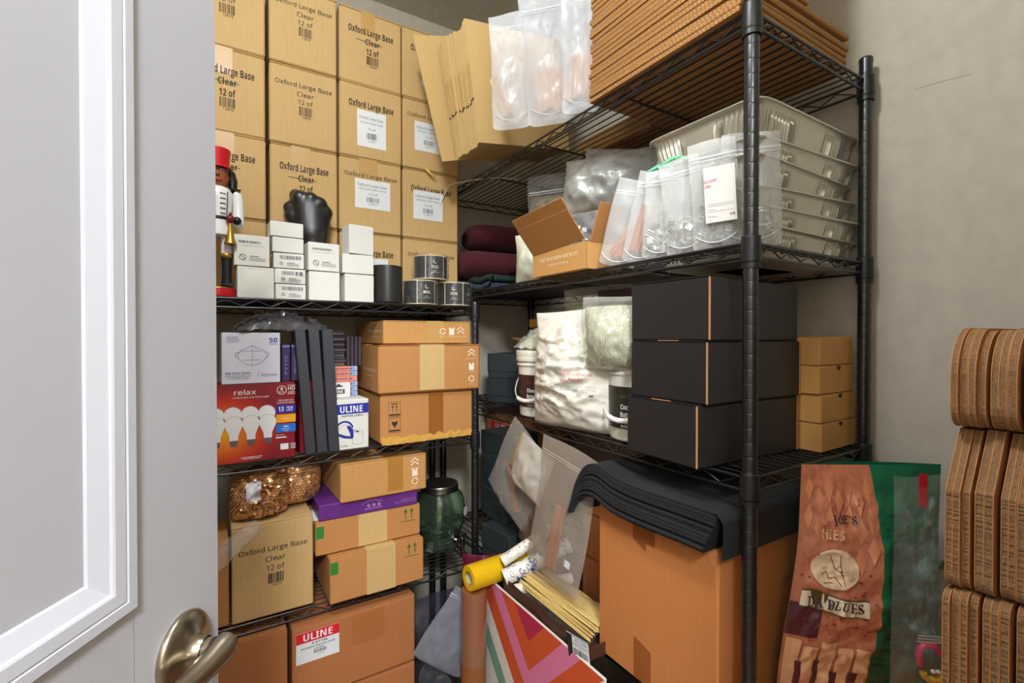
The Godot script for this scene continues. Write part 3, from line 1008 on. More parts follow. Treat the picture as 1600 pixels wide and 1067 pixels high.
func soldier() -> void:
	var t := thing("nutcracker", "wooden nutcracker soldier in red hat and white coat, half hidden by the door", "figurine", Vector3(0.012, 1.3035, -1.475), 4.0)
	var red := mat("gloss_red", rgb(196, 22, 40), 0.25)
	var white := mat("gloss_white", rgb(226, 226, 226), 0.28)
	var black := mat("gloss_black", rgb(24, 26, 28), 0.25)
	var gold := mat("gold_paint", rgb(190, 150, 62), 0.3, 0.85)
	var skin := mat("painted_skin", rgb(150, 82, 48), 0.35)
	var g := Geo.new()
	g.lathe([Vector2(0, 0), Vector2(0.040, 0), Vector2(0.042, 0.002), Vector2(0.042, 0.022), Vector2(0.040, 0.0245), Vector2(0, 0.025)], 40)
	part(t, "base", g, red)
	var rim := Geo.new()
	rim.lathe([Vector2(0.0405, 0.0255), Vector2(0.0425, 0.0235), Vector2(0.0425, 0.0222)], 40)
	part(t, "base_trim", rim, gold)
	for s: float in [-1.0, 1.0]:
		var o := Vector3(s * 0.021, 0, 0.012)
		var bt := Geo.new()
		bt.lathe([Vector2(0.0145, 0.025), Vector2(0.0145, 0.03), Vector2(0.0125, 0.04), Vector2(0.0115, 0.07), Vector2(0.0130, 0.104)], 20, o)
		bt.box(o + Vector3(0, 0.0315, 0.012), Vector3(0.024, 0.013, 0.03), 0.004)
		var leg := part(t, "boot", bt, black)
		var cuff := Geo.new()
		cuff.lathe([Vector2(0.0134, 0.103), Vector2(0.0152, 0.106), Vector2(0.0152, 0.111), Vector2(0.0136, 0.114)], 20, o)
		part(leg, "boot_cuff", cuff, gold)
		var th := Geo.new()
		th.lathe([Vector2(0.0135, 0.112), Vector2(0.0135, 0.165)], 20, o)
		part(leg, "trouser_leg", th, white)
	var coat := Geo.new()
	coat.lathe([Vector2(0.0, 0.158), Vector2(0.037, 0.158), Vector2(0.039, 0.162), Vector2(0.035, 0.196), Vector2(0.033, 0.21), Vector2(0.036, 0.25), Vector2(0.037, 0.272), Vector2(0.03, 0.284), Vector2(0.018, 0.289)], 36)
	var ct := part(t, "coat", coat, white)
	var bars := Geo.new()
	for k in 5:
		for s: float in [-1.0, 1.0]:
			var q := Geo.new()
			q.rect(s * 0.0115, 0.215 + k * 0.0125, 0.014, 0.0022)
			var rr := 0.0377 - 0.0003 * (4 - k)
			q.bend(func(p: Vector3) -> Vector3: return Vector3(sin(p.x / rr) * rr, p.y, cos(p.x / rr) * rr))
			var st := bars.v.size()
			bars.v.append_array(q.v); bars.n.append_array(q.n); bars.uv.append_array(q.uv)
			for i in q.ix: bars.ix.append(st + i)
	for a: float in [-0.62, 0.62]:
		bars.tube([Vector3(sin(a) * 0.0345, 0.212, cos(a) * 0.0345), Vector3(sin(a) * 0.0368, 0.245, cos(a) * 0.0368), Vector3(sin(a) * 0.0375, 0.272, cos(a) * 0.0375)], 0.0012, 6)
	bars.lathe([Vector2(0.0345, 0.199), Vector2(0.0358, 0.2), Vector2(0.0358, 0.207), Vector2(0.0345, 0.208)], 36)
	part(ct, "braid", bars, black)
	for s: float in [-1.0, 1.0]:
		var a := Geo.new()
		a.tube([Vector3(s * 0.042, 0.278, 0), Vector3(s * 0.047, 0.272, 0.002), Vector3(s * 0.049, 0.235, 0.004), Vector3(s * 0.048, 0.195, 0.012), Vector3(s * 0.047, 0.19, 0.014)], [0.008, 0.0125, 0.0135, 0.0135, 0.011], 18)
		var arm := part(t, "arm", a, white)
		var h := Geo.new()
		h.lathe([Vector2(0, -0.0115), Vector2(0.008, -0.008), Vector2(0.0115, 0), Vector2(0.008, 0.008), Vector2(0, 0.0115)], 18, Vector3(s * 0.043, 0.2, 0.028))
		part(arm, "glove", h, black)
		var e := Geo.new()
		e.box(Vector3(s * 0.043, 0.286, 0.0), Vector3(0.024, 0.004, 0.026), 0.0015)
		part(arm, "epaulette", e, black)
	var hd := Geo.new()
	hd.lathe([Vector2(0.018, 0.284), Vector2(0.024, 0.292), Vector2(0.0275, 0.304), Vector2(0.0285, 0.322), Vector2(0.0275, 0.338), Vector2(0.026, 0.345)], 32)
	hd.lathe([Vector2(0, -0.0058), Vector2(0.0045, -0.003), Vector2(0.0055, 0.001), Vector2(0.0035, 0.006), Vector2(0, 0.008)], 14, Vector3(0, 0.3155, 0.0292))
	for s: float in [-1.0, 1.0]:
		hd.lathe([Vector2(0, -0.006), Vector2(0.004, -0.003), Vector2(0.0045, 0.002), Vector2(0, 0.006)], 12, Vector3(s * 0.0285, 0.315, 0.0))
	var head := part(t, "head", hd, skin)
	for s: float in [-1.0, 1.0]:
		var ew := Geo.new()
		ew.ring(s * 0.0112, 0.3265, 0, 0.0056, 0, 18, 0, TAU, 0.72)
		ew.bend(func(p: Vector3) -> Vector3: return Vector3(sin(p.x / 0.0288) * 0.0292, p.y, cos(p.x / 0.0288) * 0.0292))
		var eye := part(head, "eye", ew, white)
		var ep := Geo.new()
		ep.ring(s * 0.0112, 0.326, 0, 0.0026, 0, 14)
		ep.stroke([Vector2(s * 0.0112 - 0.0058, 0.3325), Vector2(s * 0.0112, 0.3355), Vector2(s * 0.0112 + 0.0058, 0.333)], 0.0018)
		ep.bend(func(p: Vector3) -> Vector3: return Vector3(sin(p.x / 0.0288) * 0.0296, p.y, cos(p.x / 0.0288) * 0.0296))
		part(head, "pupil_and_brow", ep, black)
		var _e := eye
	var lips := Geo.new()
	lips.tube([Vector3(-0.0105, 0.3045, 0.0265), Vector3(-0.005, 0.302, 0.0288), Vector3(0, 0.3015, 0.0293), Vector3(0.005, 0.302, 0.0288), Vector3(0.0105, 0.3045, 0.0265)], [0.0012, 0.0022, 0.0024, 0.0022, 0.0012], 8)
	part(head, "lips", lips, mat("lip_red", rgb(172, 46, 50), 0.35))
	var hair := Geo.new()
	for s: float in [-1.0, 1.0]:
		hair.tube([Vector3(s * 0.024, 0.344, -0.006), Vector3(s * 0.033, 0.330, -0.006), Vector3(s * 0.037, 0.31, -0.006), Vector3(s * 0.037, 0.29, -0.006), Vector3(s * 0.033, 0.278, -0.004)], [0.004, 0.0105, 0.012, 0.011, 0.003], 12)
	hair.tube([Vector3(0, 0.344, -0.02), Vector3(0, 0.32, -0.026), Vector3(0, 0.285, -0.026)], [0.012, 0.02, 0.016], 14)
	part(t, "hair", hair, black)
	var hat := Geo.new()
	hat.lathe([Vector2(0.027, 0.336), Vector2(0.0295, 0.337), Vector2(0.0295, 0.345), Vector2(0.0325, 0.383), Vector2(0.0322, 0.385), Vector2(0.02, 0.389), Vector2(0, 0.39)], 36)
	var ht := part(t, "hat", hat, red)
	var bill := Geo.new()
	bill.lathe([Vector2(0.029, 0.341), Vector2(0.036, 0.338), Vector2(0.041, 0.3345), Vector2(0.0405, 0.333), Vector2(0.029, 0.339)], 24, Vector3.ZERO, -1.15, 1.15)
	part(ht, "hat_peak", bill, red)
	var sc := Geo.new()                                    # the staff he holds: gilt bell below a dark red ball
	sc.lathe([Vector2(0.0, 0.135), Vector2(0.0145, 0.135), Vector2(0.015, 0.138), Vector2(0.010, 0.15), Vector2(0.006, 0.17), Vector2(0.004, 0.19)], 24, Vector3(0.027, 0, 0.036))
	var st := part(t, "staff", sc, gold)
	var ball := Geo.new()
	ball.lathe([Vector2(0, 0.189), Vector2(0.007, 0.192), Vector2(0.0105, 0.2), Vector2(0.008, 0.208), Vector2(0.003, 0.212), Vector2(0.0035, 0.216), Vector2(0, 0.219)], 24, Vector3(0.027, 0, 0.036))
	part(st, "staff_ball", ball, mat("dark_red_gloss", rgb(112, 22, 30), 0.25))

# ------------------------------------------------------------------ pouches and other soft sheets
# Two sheets sealed at the edges and filled out between them: origin at the middle of the bottom edge, width along x, front towards +z.
func pouch_mesh(w: float, h: float, belly: float, sd: int, crease := 0.006, low := 0.35, nx := 22, ny := 30, freq := 16.0, top_pinch := 0.0, fold := 0.8) -> Geo:
	var nz := FastNoiseLite.new()
	nz.seed = sd
	nz.frequency = freq
	nz.fractal_type = FastNoiseLite.FRACTAL_RIDGED
	nz.fractal_octaves = 3
	var g := Geo.new()
	for side: float in [1.0, -1.0]:
		var pts := PackedVector3Array()
		for j in ny:
			for i in nx:
				var u := float(i) / (nx - 1)
				var v := float(j) / (ny - 1)
				var edge := pow(sin(u * PI), 0.55) * pow(clampf(sin(pow(v, 0.62 if low < 0.5 else 1.0) * PI), 0, 1), 0.6)
				var fill := edge * (1.0 - 0.75 * smoothstep(low, 0.95, v))
				var x := (u - 0.5) * w * (1.0 - 0.10 * fill - top_pinch * v) + 0.02 * w * sin(v * 5.0 + sd)
				var y := v * h + (pow(absf(u * 2 - 1), 6.0) * 0.03 * h * (1.0 - v) if v < 0.3 else 0.0) + 0.012 * h * v * v * sin(u * 4.0 + sd)
				var z := belly * fill
				var m := edge * crease * (nz.get_noise_3d(x, y * fold, side) + 0.25)
				pts.append(Vector3(x, y, side * (z + 0.0006) + m))
		g.grid(pts, nx, ny, false, side < 0)
	return g

func strip(w: float, y: float, t := 0.0022, hgt := 0.0035) -> Geo:       # the zip of a pouch
	var g := Geo.new()
	g.box(Vector3(0, y, 0), Vector3(w * 0.985, hgt, t), 0.0008)
	g.box(Vector3(0, y - 0.007, 0), Vector3(w * 0.985, hgt * 0.6, t), 0.0006)
	return g

func frosted(key := "frosted_film", c := Color(0.86, 0.87, 0.86, 0.30)) -> StandardMaterial3D:
	return mat(key, c, 0.34, 0.0, {"cull_mode": BaseMaterial3D.CULL_DISABLED})

func crumple(w: float, h: float, d: float, sd: int, freq := 14.0, nx := 30, ny := 22) -> Geo:     # a crushed sheet lying over a rounded heap
	var nz := FastNoiseLite.new()
	nz.seed = sd
	nz.frequency = freq
	nz.fractal_type = FastNoiseLite.FRACTAL_RIDGED
	nz.fractal_octaves = 3
	var pts := PackedVector3Array()
	for j in ny:
		for i in nx:
			var u := float(i) / (nx - 1) * 2 - 1
			var v := float(j) / (ny - 1) * 2 - 1
			var f := pow(maxf(0, 1 - u * u), 0.6) * pow(maxf(0, 1 - v * v), 0.6)
			var x := u * w / 2
			var z := -v * d / 2
			pts.append(Vector3(x + 0.006 * nz.get_noise_3d(z, x, 3), h * f * (0.75 + 0.35 * nz.get_noise_3d(x, z, 0)) + 0.002 + 0.01 * maxf(0, nz.get_noise_3d(x * 1.7, z, 8)), z))
	var g := Geo.new()
	g.grid(pts, nx, ny)
	return g

# ------------------------------------------------------------------ second shelf of the left unit (top at 0.874)
func left_middle() -> void:
	var y0 := 0.8745
	# light bulb box
	var t := thing("light_bulb_box", "red and orange light bulb box printed with white bulbs, below the mask box", "box", Vector3(0.060, y0, -1.475), 0.0)
	var w := 0.262
	var h := 0.2025
	var d := 0.11
	var g := Geo.new()
	g.box(Vector3(0, h / 2, 0), Vector3(w, h, d), 0.0015)
	part(t, "body", g, mat("box_wine", rgb(122, 16, 34), 0.32))
	var z := d / 2 + 0.0004
	g = Geo.new()
	g.rect(-0.003, h / 2, w - 0.006, h - 0.002, z)
	var grad := Gradient.new()
	grad.offsets = PackedFloat32Array([0.0, 0.38, 0.72, 1.0])
	grad.colors = PackedColorArray([rgb(232, 178, 32), rgb(222, 112, 22), rgb(186, 40, 24), rgb(128, 16, 32)])
	var gt := GradientTexture2D.new()
	gt.gradient = grad
	gt.fill = GradientTexture2D.FILL_RADIAL
	gt.fill_from = Vector2(0.34, 0.60)
	gt.fill_to = Vector2(0.92, 0.60)
	gt.width = 256
	gt.height = 192
	part(t, "printed_front", g, mat("bulb_print", Color.WHITE, 0.3, 0.0, {"albedo_texture": gt}))
	z += 0.0004
	var bw := mat("print_white", rgb(232, 232, 234), 0.32)
	var k := Geo.new()
	var edge := Geo.new()
	var cap := Geo.new()
	for row in 2:
		for i in 4:
			var cx := -0.055 + i * 0.039 + (0.002 if row else 0.0)
			var cy := 0.125 - row * 0.024
			var zz := z + row * 0.0008 + i * 0.0001
			edge.ring(cx, cy, 0, 0.0208, zz, 28)
			k.ring(cx, cy, 0, 0.0200, zz + 0.0002, 28)
			k.poly([Vector2(cx - 0.0192, cy - 0.006), Vector2(cx - 0.0105, cy - 0.028), Vector2(cx - 0.0095, cy - 0.042), Vector2(cx + 0.0095, cy - 0.042), Vector2(cx + 0.0105, cy - 0.028), Vector2(cx + 0.0192, cy - 0.006)], zz + 0.00028)
			if row:
				for q in 4:
					cap.rect(cx, cy - 0.045 - q * 0.0035, 0.017 - (0.003 if q == 3 else 0.0), 0.0026, zz + 0.0003)
	part(t, "printed_bulb", k, bw)
	part(t, "printed_outline", edge, mat("print_grey", rgb(150, 146, 150), 0.4))
	part(t, "printed_socket", cap, mat("print_steel", rgb(96, 104, 122), 0.35))
	k = Geo.new()
	k.text("relax", 0.012, 0.182, 0.050, 0.0125, z)
	k.text("Comfortable Soft White Light", 0.025, 0.1685, 0.085, 0.004, z)
	k.ring(0.098, 0.183, 0.0105, 0.0118, z, 24)
	k.text("8", 0.098, 0.186, 0.006, 0.008, z, "Droid Sans", true)
	k.text("BULBS", 0.098, 0.178, 0.013, 0.0034, z)
	k.text("HD", 0.122, 0.187, 0.017, 0.0095, z)
	k.text("LIGHT", 0.122, 0.1765, 0.017, 0.0042, z)
	for yy: float in [0.195, 0.172]: k.rect(0.122, yy, 0.02, 0.001, z)
	k.text("Enhanced Color", 0.108, 0.1555, 0.038, 0.0042, z)
	k.text("Contrast & Boldness", 0.108, 0.149, 0.044, 0.0042, z)
	k.rect(0.096, 0.056, 0.026, 0.0032, z)
	k.text("Dimmable", 0.094, 0.063, 0.02, 0.003, z)
	k.rect(0.104, 0.031, 0.02, 0.016, z)
	for q in 4: k.rect(0.125, 0.037 - q * 0.004, 0.013, 0.0014, z)
	for q in 2: k.rect(0.026, 0.013 - q * 0.004, 0.05 - q * 0.008, 0.0016, z)
	var bands := [[0.132, rgb(34, 34, 150)], [0.1065, rgb(228, 160, 24)], [0.0805, rgb(24, 108, 206)]]
	for b in bands:
		var q := Geo.new()
		q.rect(0.108, b[0], 0.048, 0.0215, z)
		part(t, "printed_band", q, mat("band_%d" % int(b[0] * 1000), b[1], 0.32))
	k.text("13", 0.096, 0.132, 0.013, 0.0125, z + 0.0005, "Droid Sans", true)
	k.text("YEAR", 0.117, 0.1355, 0.017, 0.005, z + 0.0005, "Droid Sans", true)
	k.text("LIFE", 0.117, 0.1285, 0.015, 0.005, z + 0.0005, "Droid Sans", true)
	k.text("lumens", 0.108, 0.1065, 0.02, 0.0036, z + 0.0005)
	k.text("60w", 0.108, 0.085, 0.013, 0.0046, z + 0.0005, "Droid Sans", true)
	k.text("replacement", 0.108, 0.079, 0.024, 0.0032, z + 0.0005)
	k.text("9.5w", 0.108, 0.0735, 0.011, 0.003, z + 0.0005)
	part(t, "printed_lettering", k, bw)
	t = thing("light_bulb_box", "second wine red light bulb box, only its edge showing behind the black frames", "box", Vector3(0.244, y0, -1.49), 4.0)
	g = Geo.new()
	g.box(Vector3(-0.002, h / 2, 0), Vector3(0.08, h * 0.99, 0.09), 0.0015)
	part(t, "body", g, mat("box_wine", rgb(122, 16, 34), 0.32))
	g = Geo.new()
	g.text("3", -0.028, h * 0.9, 0.010, 0.013, 0.0458)
	g.ring(-0.032, h * 0.55, 0, 0.007, 0.0458)
	part(t, "printed_lettering", g, mat("print_orange", rgb(226, 120, 60), 0.4))
	# mask box
	t = thing("mask_box", "white box printed with a face mask outline and a blue 50, on the bulb box", "box", Vector3(0.087, y0 + h + 0.001, -1.475), 1.0)
	g = Geo.new()
	g.box(Vector3(0, 0.0665, 0), Vector3(0.135, 0.133, 0.1), 0.0015)
	part(t, "body", g, mat("card_lilac", rgb(206, 206, 220), 0.42))
	g = Geo.new()
	z = 0.0506
	var ol := []
	for p in [[-0.034, 0.0], [-0.026, 0.013], [-0.008, 0.021], [0.0, 0.0255], [0.008, 0.021], [0.026, 0.013], [0.034, 0.0], [0.028, -0.014], [0.012, -0.024], [0, -0.0262], [-0.012, -0.024], [-0.028, -0.014], [-0.034, 0.0]]:
		ol.append(Vector2(p[0] + 0.001, p[1] + 0.074))
	g.stroke(ol, 0.0009, z)
	g.stroke([Vector2(0.001, 0.098), Vector2(0.001, 0.049)], 0.0008, z)
	g.stroke([Vector2(-0.024, 0.085), Vector2(0.026, 0.085)], 0.0008, z)
	g.stroke([Vector2(-0.021, 0.062), Vector2(0.023, 0.062)], 0.0008, z)
	for s: float in [-1.0, 1.0]:
		g.stroke([Vector2(s * 0.030 + 0.001, 0.083), Vector2(s * 0.038 + 0.001, 0.08), Vector2(s * 0.0385 + 0.001, 0.071), Vector2(s * 0.031 + 0.001, 0.066)], 0.0011, z)
	g.text("K95 FACE MASK", -0.031, 0.0285, 0.058, 0.0052, z, "Droid Sans", true)
	g.stroke([Vector2(0.0125, 0.020), Vector2(0.018, 0.032)], 0.0007, z)
	g.text("Boncare", 0.041, 0.022, 0.037, 0.0078, z)
	for q in 4: g.rect(-0.03, 0.0225 - q * 0.003, 0.06 - q * 0.004, 0.0006, z)
	for q in 5: g.rect(-0.044 + (0.004 if q == 3 else 0.0), 0.122 - q * 0.0033, 0.026 + (0.006 if q == 3 else 0.0), 0.0007, z)
	part(t, "printed_outline", g, mat("ink_slate", rgb(104, 104, 126), 0.6))
	g = Geo.new()
	g.text("50", 0.051, 0.1135, 0.0195, 0.0125, z, "Droid Sans", true)
	g.text("COUNT BOX", 0.051, 0.103, 0.0195, 0.0032, z, "Droid Sans", true)
	part(t, "printed_number", g, mat("ink_blue", rgb(42, 46, 140), 0.5))
	# flat purple cases behind the mask box
	for i in 2:
		t = thing("purple_case", ["dark purple slim case standing next to the mask box", "dark purple slim case standing next to the tall black frames"][i], "case", Vector3(0.173 + i * 0.0235, y0 + h, -1.50), 1.0)
		g = Geo.new()
		g.box(Vector3(0, 0.052, 0), Vector3(0.021, 0.104, 0.08), 0.0015)
		part(t, "body", g, mat("case_purple", rgb(58, 44, 84), 0.35))
		g = Geo.new()
		g.text(["PITO", "VELVET"][i], 0, 0, 0.05, 0.006, 0)
		for q in g.v.size(): g.v[q] = Vector3(-g.v[q].y, g.v[q].x + 0.045, 0.0406)
		g.rect(0, 0.097, 0.019, 0.004, 0.0404)
		part(t, "printed_lettering", g, mat("ink_lavender", rgb(150, 140, 184), 0.6))
	# tall charcoal frames leaning in a row
	for i in 3:
		var fw: float = [0.029, 0.030, 0.0315][i]
		var x: float = [0.2315, 0.2625, 0.2945][i]
		t = thing("black_frame", ["tall charcoal frame leaning beside the purple cases, first of three", "tall charcoal frame leaning between two others", "tall charcoal frame leaning against the shipping label box"][i], "frame", Vector3(x, y0, -1.462 - i * 0.001), 0.0, "charcoal frames leaning on the shelf")
		t.rotation.z = deg_to_rad(4.4 - i * 0.7)
		g = Geo.new()
		g.box(Vector3(-0.001, 0.174, 0), Vector3(fw - 0.0025, 0.346, 0.086), 0.0012)
		part(t, "body", g, mat("frame_charcoal", rgb(52, 54, 60), 0.42))
		g = Geo.new()
		g.lathe([Vector2(0, 0), Vector2(0.0014, 0.0002), Vector2(0.0016, -0.001)], 10, Vector3(0, 0, 0))
		for q in g.v.size(): g.v[q] = Vector3(g.v[q].x + fw * 0.42, g.v[q].z + [0.25, 0.12, 0.16][i], g.v[q].y + 0.0433)
		part(t, "pin", g, mat("pin_steel", rgb(190, 190, 190), 0.3, 1.0))
	# shipping label box
	t = thing("label_box", "white and blue shipping label box with a printed tape dispenser", "box", Vector3(0.338, y0, -1.475), 2.0)
	w = 0.104
	h = 0.144
	g = Geo.new()
	g.box(Vector3(0, h / 2, 0), Vector3(w, h, 0.1), 0.002)
	part(t, "body", g, mat("white_card", rgb(218, 218, 210), 0.55))
	var blue := mat("print_blue", rgb(38, 48, 150), 0.4)
	z = 0.0506
	g = Geo.new()
	g.rect(0, h * 0.815, w - 0.002, h * 0.2, z)
	# dispenser
	g.ring(-0.018, 0.058, 0.021, 0.026, z, 22, 0.2, PI + 0.1)
	g.poly([Vector2(-0.044, 0.06), Vector2(-0.04, 0.044), Vector2(-0.02, 0.034), Vector2(0.004, 0.03), Vector2(0.008, 0.036), Vector2(-0.016, 0.041), Vector2(-0.034, 0.049), Vector2(-0.039, 0.06)], z)
	g.poly([Vector2(-0.004, 0.07), Vector2(0.006, 0.058), Vector2(0.008, 0.036), Vector2(0.0, 0.034), Vector2(-0.004, 0.05), Vector2(-0.012, 0.066)], z)
	for s: float in [-1.0, 1.0]: g.stroke([Vector2(0.0, 0.049 + s * 0.002), Vector2(0.014, 0.054 + s * 0.002)], 0.0012, z + 0.0004)
	part(t, "printed_blue", g, blue)
	g = Geo.new()
	g.text("ULINE", 0.002, h * 0.81, w * 0.62, 0.0185, z + 0.0005, "Droid Sans", true)
	part(t, "printed_lettering", g, mat("print_white", rgb(232, 232, 234), 0.32))
	g = Geo.new()
	g.text("SHIPPING LABELS", 0.004, h * 0.675, w * 0.6, 0.0055, z, "Droid Sans", true)
	g.text("S-17044", -0.028, 0.011, 0.038, 0.0062, z)
	g.stroke([Vector2(0.004, 0.03), Vector2(0.004, 0.015), Vector2(0.02, 0.0115), Vector2(0.034, 0.016), Vector2(0.034, 0.048)], 0.0007, z)
	g.ring(0.019, 0.05, 0.0145, 0.0152, z, 20, 0, TAU, 0.4)
	g.ring(0.019, 0.05, 0.0, 0.005, z, 14, 0, TAU, 0.5)
	g.ring(-0.018, 0.058, 0.0135, 0.0142, z, 18, 0.0, PI)
	part(t, "printed_drawing", g, mat("ink_grey", rgb(72, 72, 80), 0.7))
	t = thing("label_box", "white hanging-tab box with a dark blue name band, behind the shipping label box", "box", Vector3(0.318, y0 + 0.145, -1.49), 1.0)
	g = Geo.new()
	g.box(Vector3(0, 0.022, 0), Vector3(0.068, 0.044, 0.02), 0.001)
	part(t, "body", g, mat("white_card", rgb(218, 218, 210), 0.55))
	g = Geo.new()
	g.rect(-0.006, 0.018, 0.046, 0.013, 0.0106)
	g.poly([Vector2(-0.012, 0.034), Vector2(-0.006, 0.036), Vector2(-0.003, 0.040), Vector2(0.003, 0.040), Vector2(0.006, 0.036), Vector2(0.012, 0.034), Vector2(0.012, 0.032), Vector2(-0.012, 0.032)], 0.0106)
	part(t, "printed_band", g, mat("ink_navy", rgb(34, 36, 56), 0.5))
	g = Geo.new()
	g.text("ULINE", -0.005, 0.018, 0.036, 0.0085, 0.0112, "Droid Sans", true)
	part(t, "printed_lettering", g, mat("print_white", rgb(232, 232, 234), 0.32))
	# stack of thin printed boxes and dark packs behind
	for i in 7:
		var pink := i in [2, 4, 5, 6]
		t = thing("thin_box", "thin %s lettered box, %s in the stack behind the label boxes" % ["salmon" if pink else "salmon and pale blue", ["lowest", "second", "third", "fourth", "fifth", "sixth", "topmost"][i]], "box", Vector3(0.331 + rng.randf_range(-0.001, 0.001), 1.020 + (i - 1) * 0.0153, -1.522), 1.0, "thin boxes stacked behind the label boxes")
		g = Geo.new()
		g.box(Vector3(-0.008, 0.0072, 0), Vector3(0.066, 0.0144, 0.05), 0.001)
		part(t, "body", g, mat("card_salmon", rgb(226, 142, 124), 0.5))
		g = Geo.new()
		g.box(Vector3(0.0355, 0.0072, 0), Vector3(0.021, 0.0144, 0.05), 0.001)
		part(t, "end_cap", g, mat("card_salmon" if pink and i == 4 else "card_blue", rgb(152, 168, 206), 0.5), "pale blue end")
		g = Geo.new()
		g.text("MAZALEBEAR NB 1", 0.002, 0.0075, 0.066, 0.0056, 0.0256, "Droid Sans", true)
		part(t, "printed_lettering", g, mat("ink_plum", rgb(76, 34, 44), 0.6))
	for i in 6:
		t = thing("dark_pack", "dark plum flat pack lying %s in the pile over the thin boxes" % ["lowest", "second", "third", "fourth", "fifth", "topmost"][i], "pack", Vector3(0.312 + [0.004, 0.0, 0.003, -0.001, 0.002, -0.004][i], 1.120 + i * 0.0165, -1.532), [2, -3, 1, 4, -2, 3][i], "dark packs piled behind the frames")
		g = Geo.new()
		g.box(Vector3(0, 0.0068, 0), Vector3(0.062, 0.0125, 0.05), 0.003)
		part(t, "body", g, mat("pack_plum", rgb(58, 50, 56), 0.3))
		g = Geo.new()
		g.box(Vector3(0, 0.0068, 0.0251), Vector3(0.058, 0.0018, 0.001))
		part(t, "seam", g, mat("pack_silver", rgb(112, 104, 110), 0.3))
	for i in 4:
		t = thing("dark_stick", "dark plum stick pack standing %s in the row next to the kraft cartons" % ["first", "second", "third", "last"][i], "pack", Vector3(0.352 + i * 0.0115, 1.1115, -1.522), 0.0, "dark stick packs standing upright")
		g = Geo.new()
		g.box(Vector3(0, 0.045, 0), Vector3(0.0102, 0.09, 0.03), 0.0025)
		part(t, "body", g, mat("pack_plum", rgb(58, 50, 56), 0.3))
		g = Geo.new()
		g.box(Vector3(0.0012, 0.045, 0.0152), Vector3(0.0012, 0.088, 0.001))
		part(t, "seam", g, mat("pack_silver", rgb(112, 104, 110), 0.3))
	# three kraft cartons with white handling marks
	var k1 := kraft("kraft_gold", rgb(196, 146, 82))
	var k2 := kraft("kraft_warm", rgb(190, 134, 76))
	var paper_tape := mat("paper_tape", rgb(208, 174, 116), 0.6, 0.0, {"albedo_texture": flute, "uv1_triplanar": true, "uv1_scale": Vector3(7, 7, 7)})
	var dark_tape := mat("brown_tape", rgb(150, 94, 40), 0.25)
	var b := carton("carton", "battered kraft carton with black handling symbols, lowest of three by the post", Vector3(0.587, y0, -1.585), Vector3(0.322, 0.152, 0.31), 0.6, k2, "", {"bevel": 0.006, "tape": 0.05, "tape_len": 0.148, "tape_x": 0.018, "tape_mat": dark_tape})
	g = Geo.new()
	z = 0.1562
	for q in 2:
		var cy := 0.105 - q * 0.048
		for s: float in [-1.0, 1.0]:
			g.stroke([Vector2(-0.118 + s * 0.0185, cy - 0.0215), Vector2(-0.118 + s * 0.0185, cy + 0.0215)], 0.001, z)
			g.stroke([Vector2(-0.118 - 0.0185, cy + s * 0.0215), Vector2(-0.118 + 0.0185, cy + s * 0.0215)], 0.001, z)
		if q == 0:
			for s: float in [-0.006, 0.006]:
				g.rect(-0.118 + s, cy - 0.001, 0.0016, 0.018, z)
				g.poly([Vector2(-0.1215 + s, cy + 0.006), Vector2(-0.1145 + s, cy + 0.006), Vector2(-0.118 + s, cy + 0.012)], z)
			g.rect(-0.118, cy + 0.016, 0.022, 0.0024, z)
		else:
			g.poly([Vector2(-0.127, cy + 0.012), Vector2(-0.118, cy + 0.009), Vector2(-0.109, cy + 0.012), Vector2(-0.110, cy + 0.002), Vector2(-0.116, cy - 0.003), Vector2(-0.116, cy - 0.008), Vector2(-0.120, cy - 0.008), Vector2(-0.120, cy - 0.003), Vector2(-0.126, cy + 0.002)], z)
		g.rect(-0.118, cy - 0.0165, 0.034, 0.004, z)
	part(b, "printed_symbol", g, ink())
	g = Geo.new()                                          # torn glossy tape along the lower edge
	var pts := PackedVector3Array()
	rng.seed = 4
	for i in 41:
		var x := -0.158 + i * 0.0079
		pts.append(Vector3(x, -0.002 + rng.randf_range(-0.0015, 0.0015), 0.157 + rng.randf_range(0, 0.003)))
	for i in 41: pts.append(Vector3(pts[i].x, 0.008 + rng.randf_range(-0.003, 0.003), 0.1566 + rng.randf_range(0.0, 0.0035)))
	for i in 41: pts.append(Vector3(pts[i].x, 0.019 + rng.randf_range(-0.006, 0.005), 0.1562))
	g.grid(pts, 41, 3)
	part(b, "torn_tape", g, mat("tape_amber", rgb(204, 158, 74), 0.18))
	b = carton("carton", "kraft carton with wide paper tape and a column of white symbols, middle of three", Vector3(0.590, y0 + 0.1535, -1.575), Vector3(0.338, 0.148, 0.32), -0.8, k2, "", {"bevel": 0.005, "lift": 0.02, "tape": 0.082, "tape_len": 0.142, "tape_x": 0.0, "tape_mat": paper_tape})
	care_marks(b, 0.137, [0.118, 0.075, 0.035], 0.1608, true)
	side_print(b, -0.1695, 0.07, 0.155)
	b = carton("carton", "shallow kraft carton with a row of white symbols, top of three under the shelf", Vector3(0.588, y0 + 0.304, -1.59), Vector3(0.296, 0.072, 0.3), 0.0, k1, "", {"bevel": 0.003, "lift": 0.03, "tape": 0.056, "tape_len": 0.07, "tape_x": 0.02})
	care_marks(b, 0.04, [0.04, 0.04, 0.04], 0.1512, false)
	side_print(b, -0.1485, 0.04, 0.15)
	# thin black bag under clear film on the mask box
	t = thing("film_bag", "crumpled clear and black plastic bag lying on top of the mask box", "bag", Vector3(0.165, 1.2125, -1.485), 8.0)
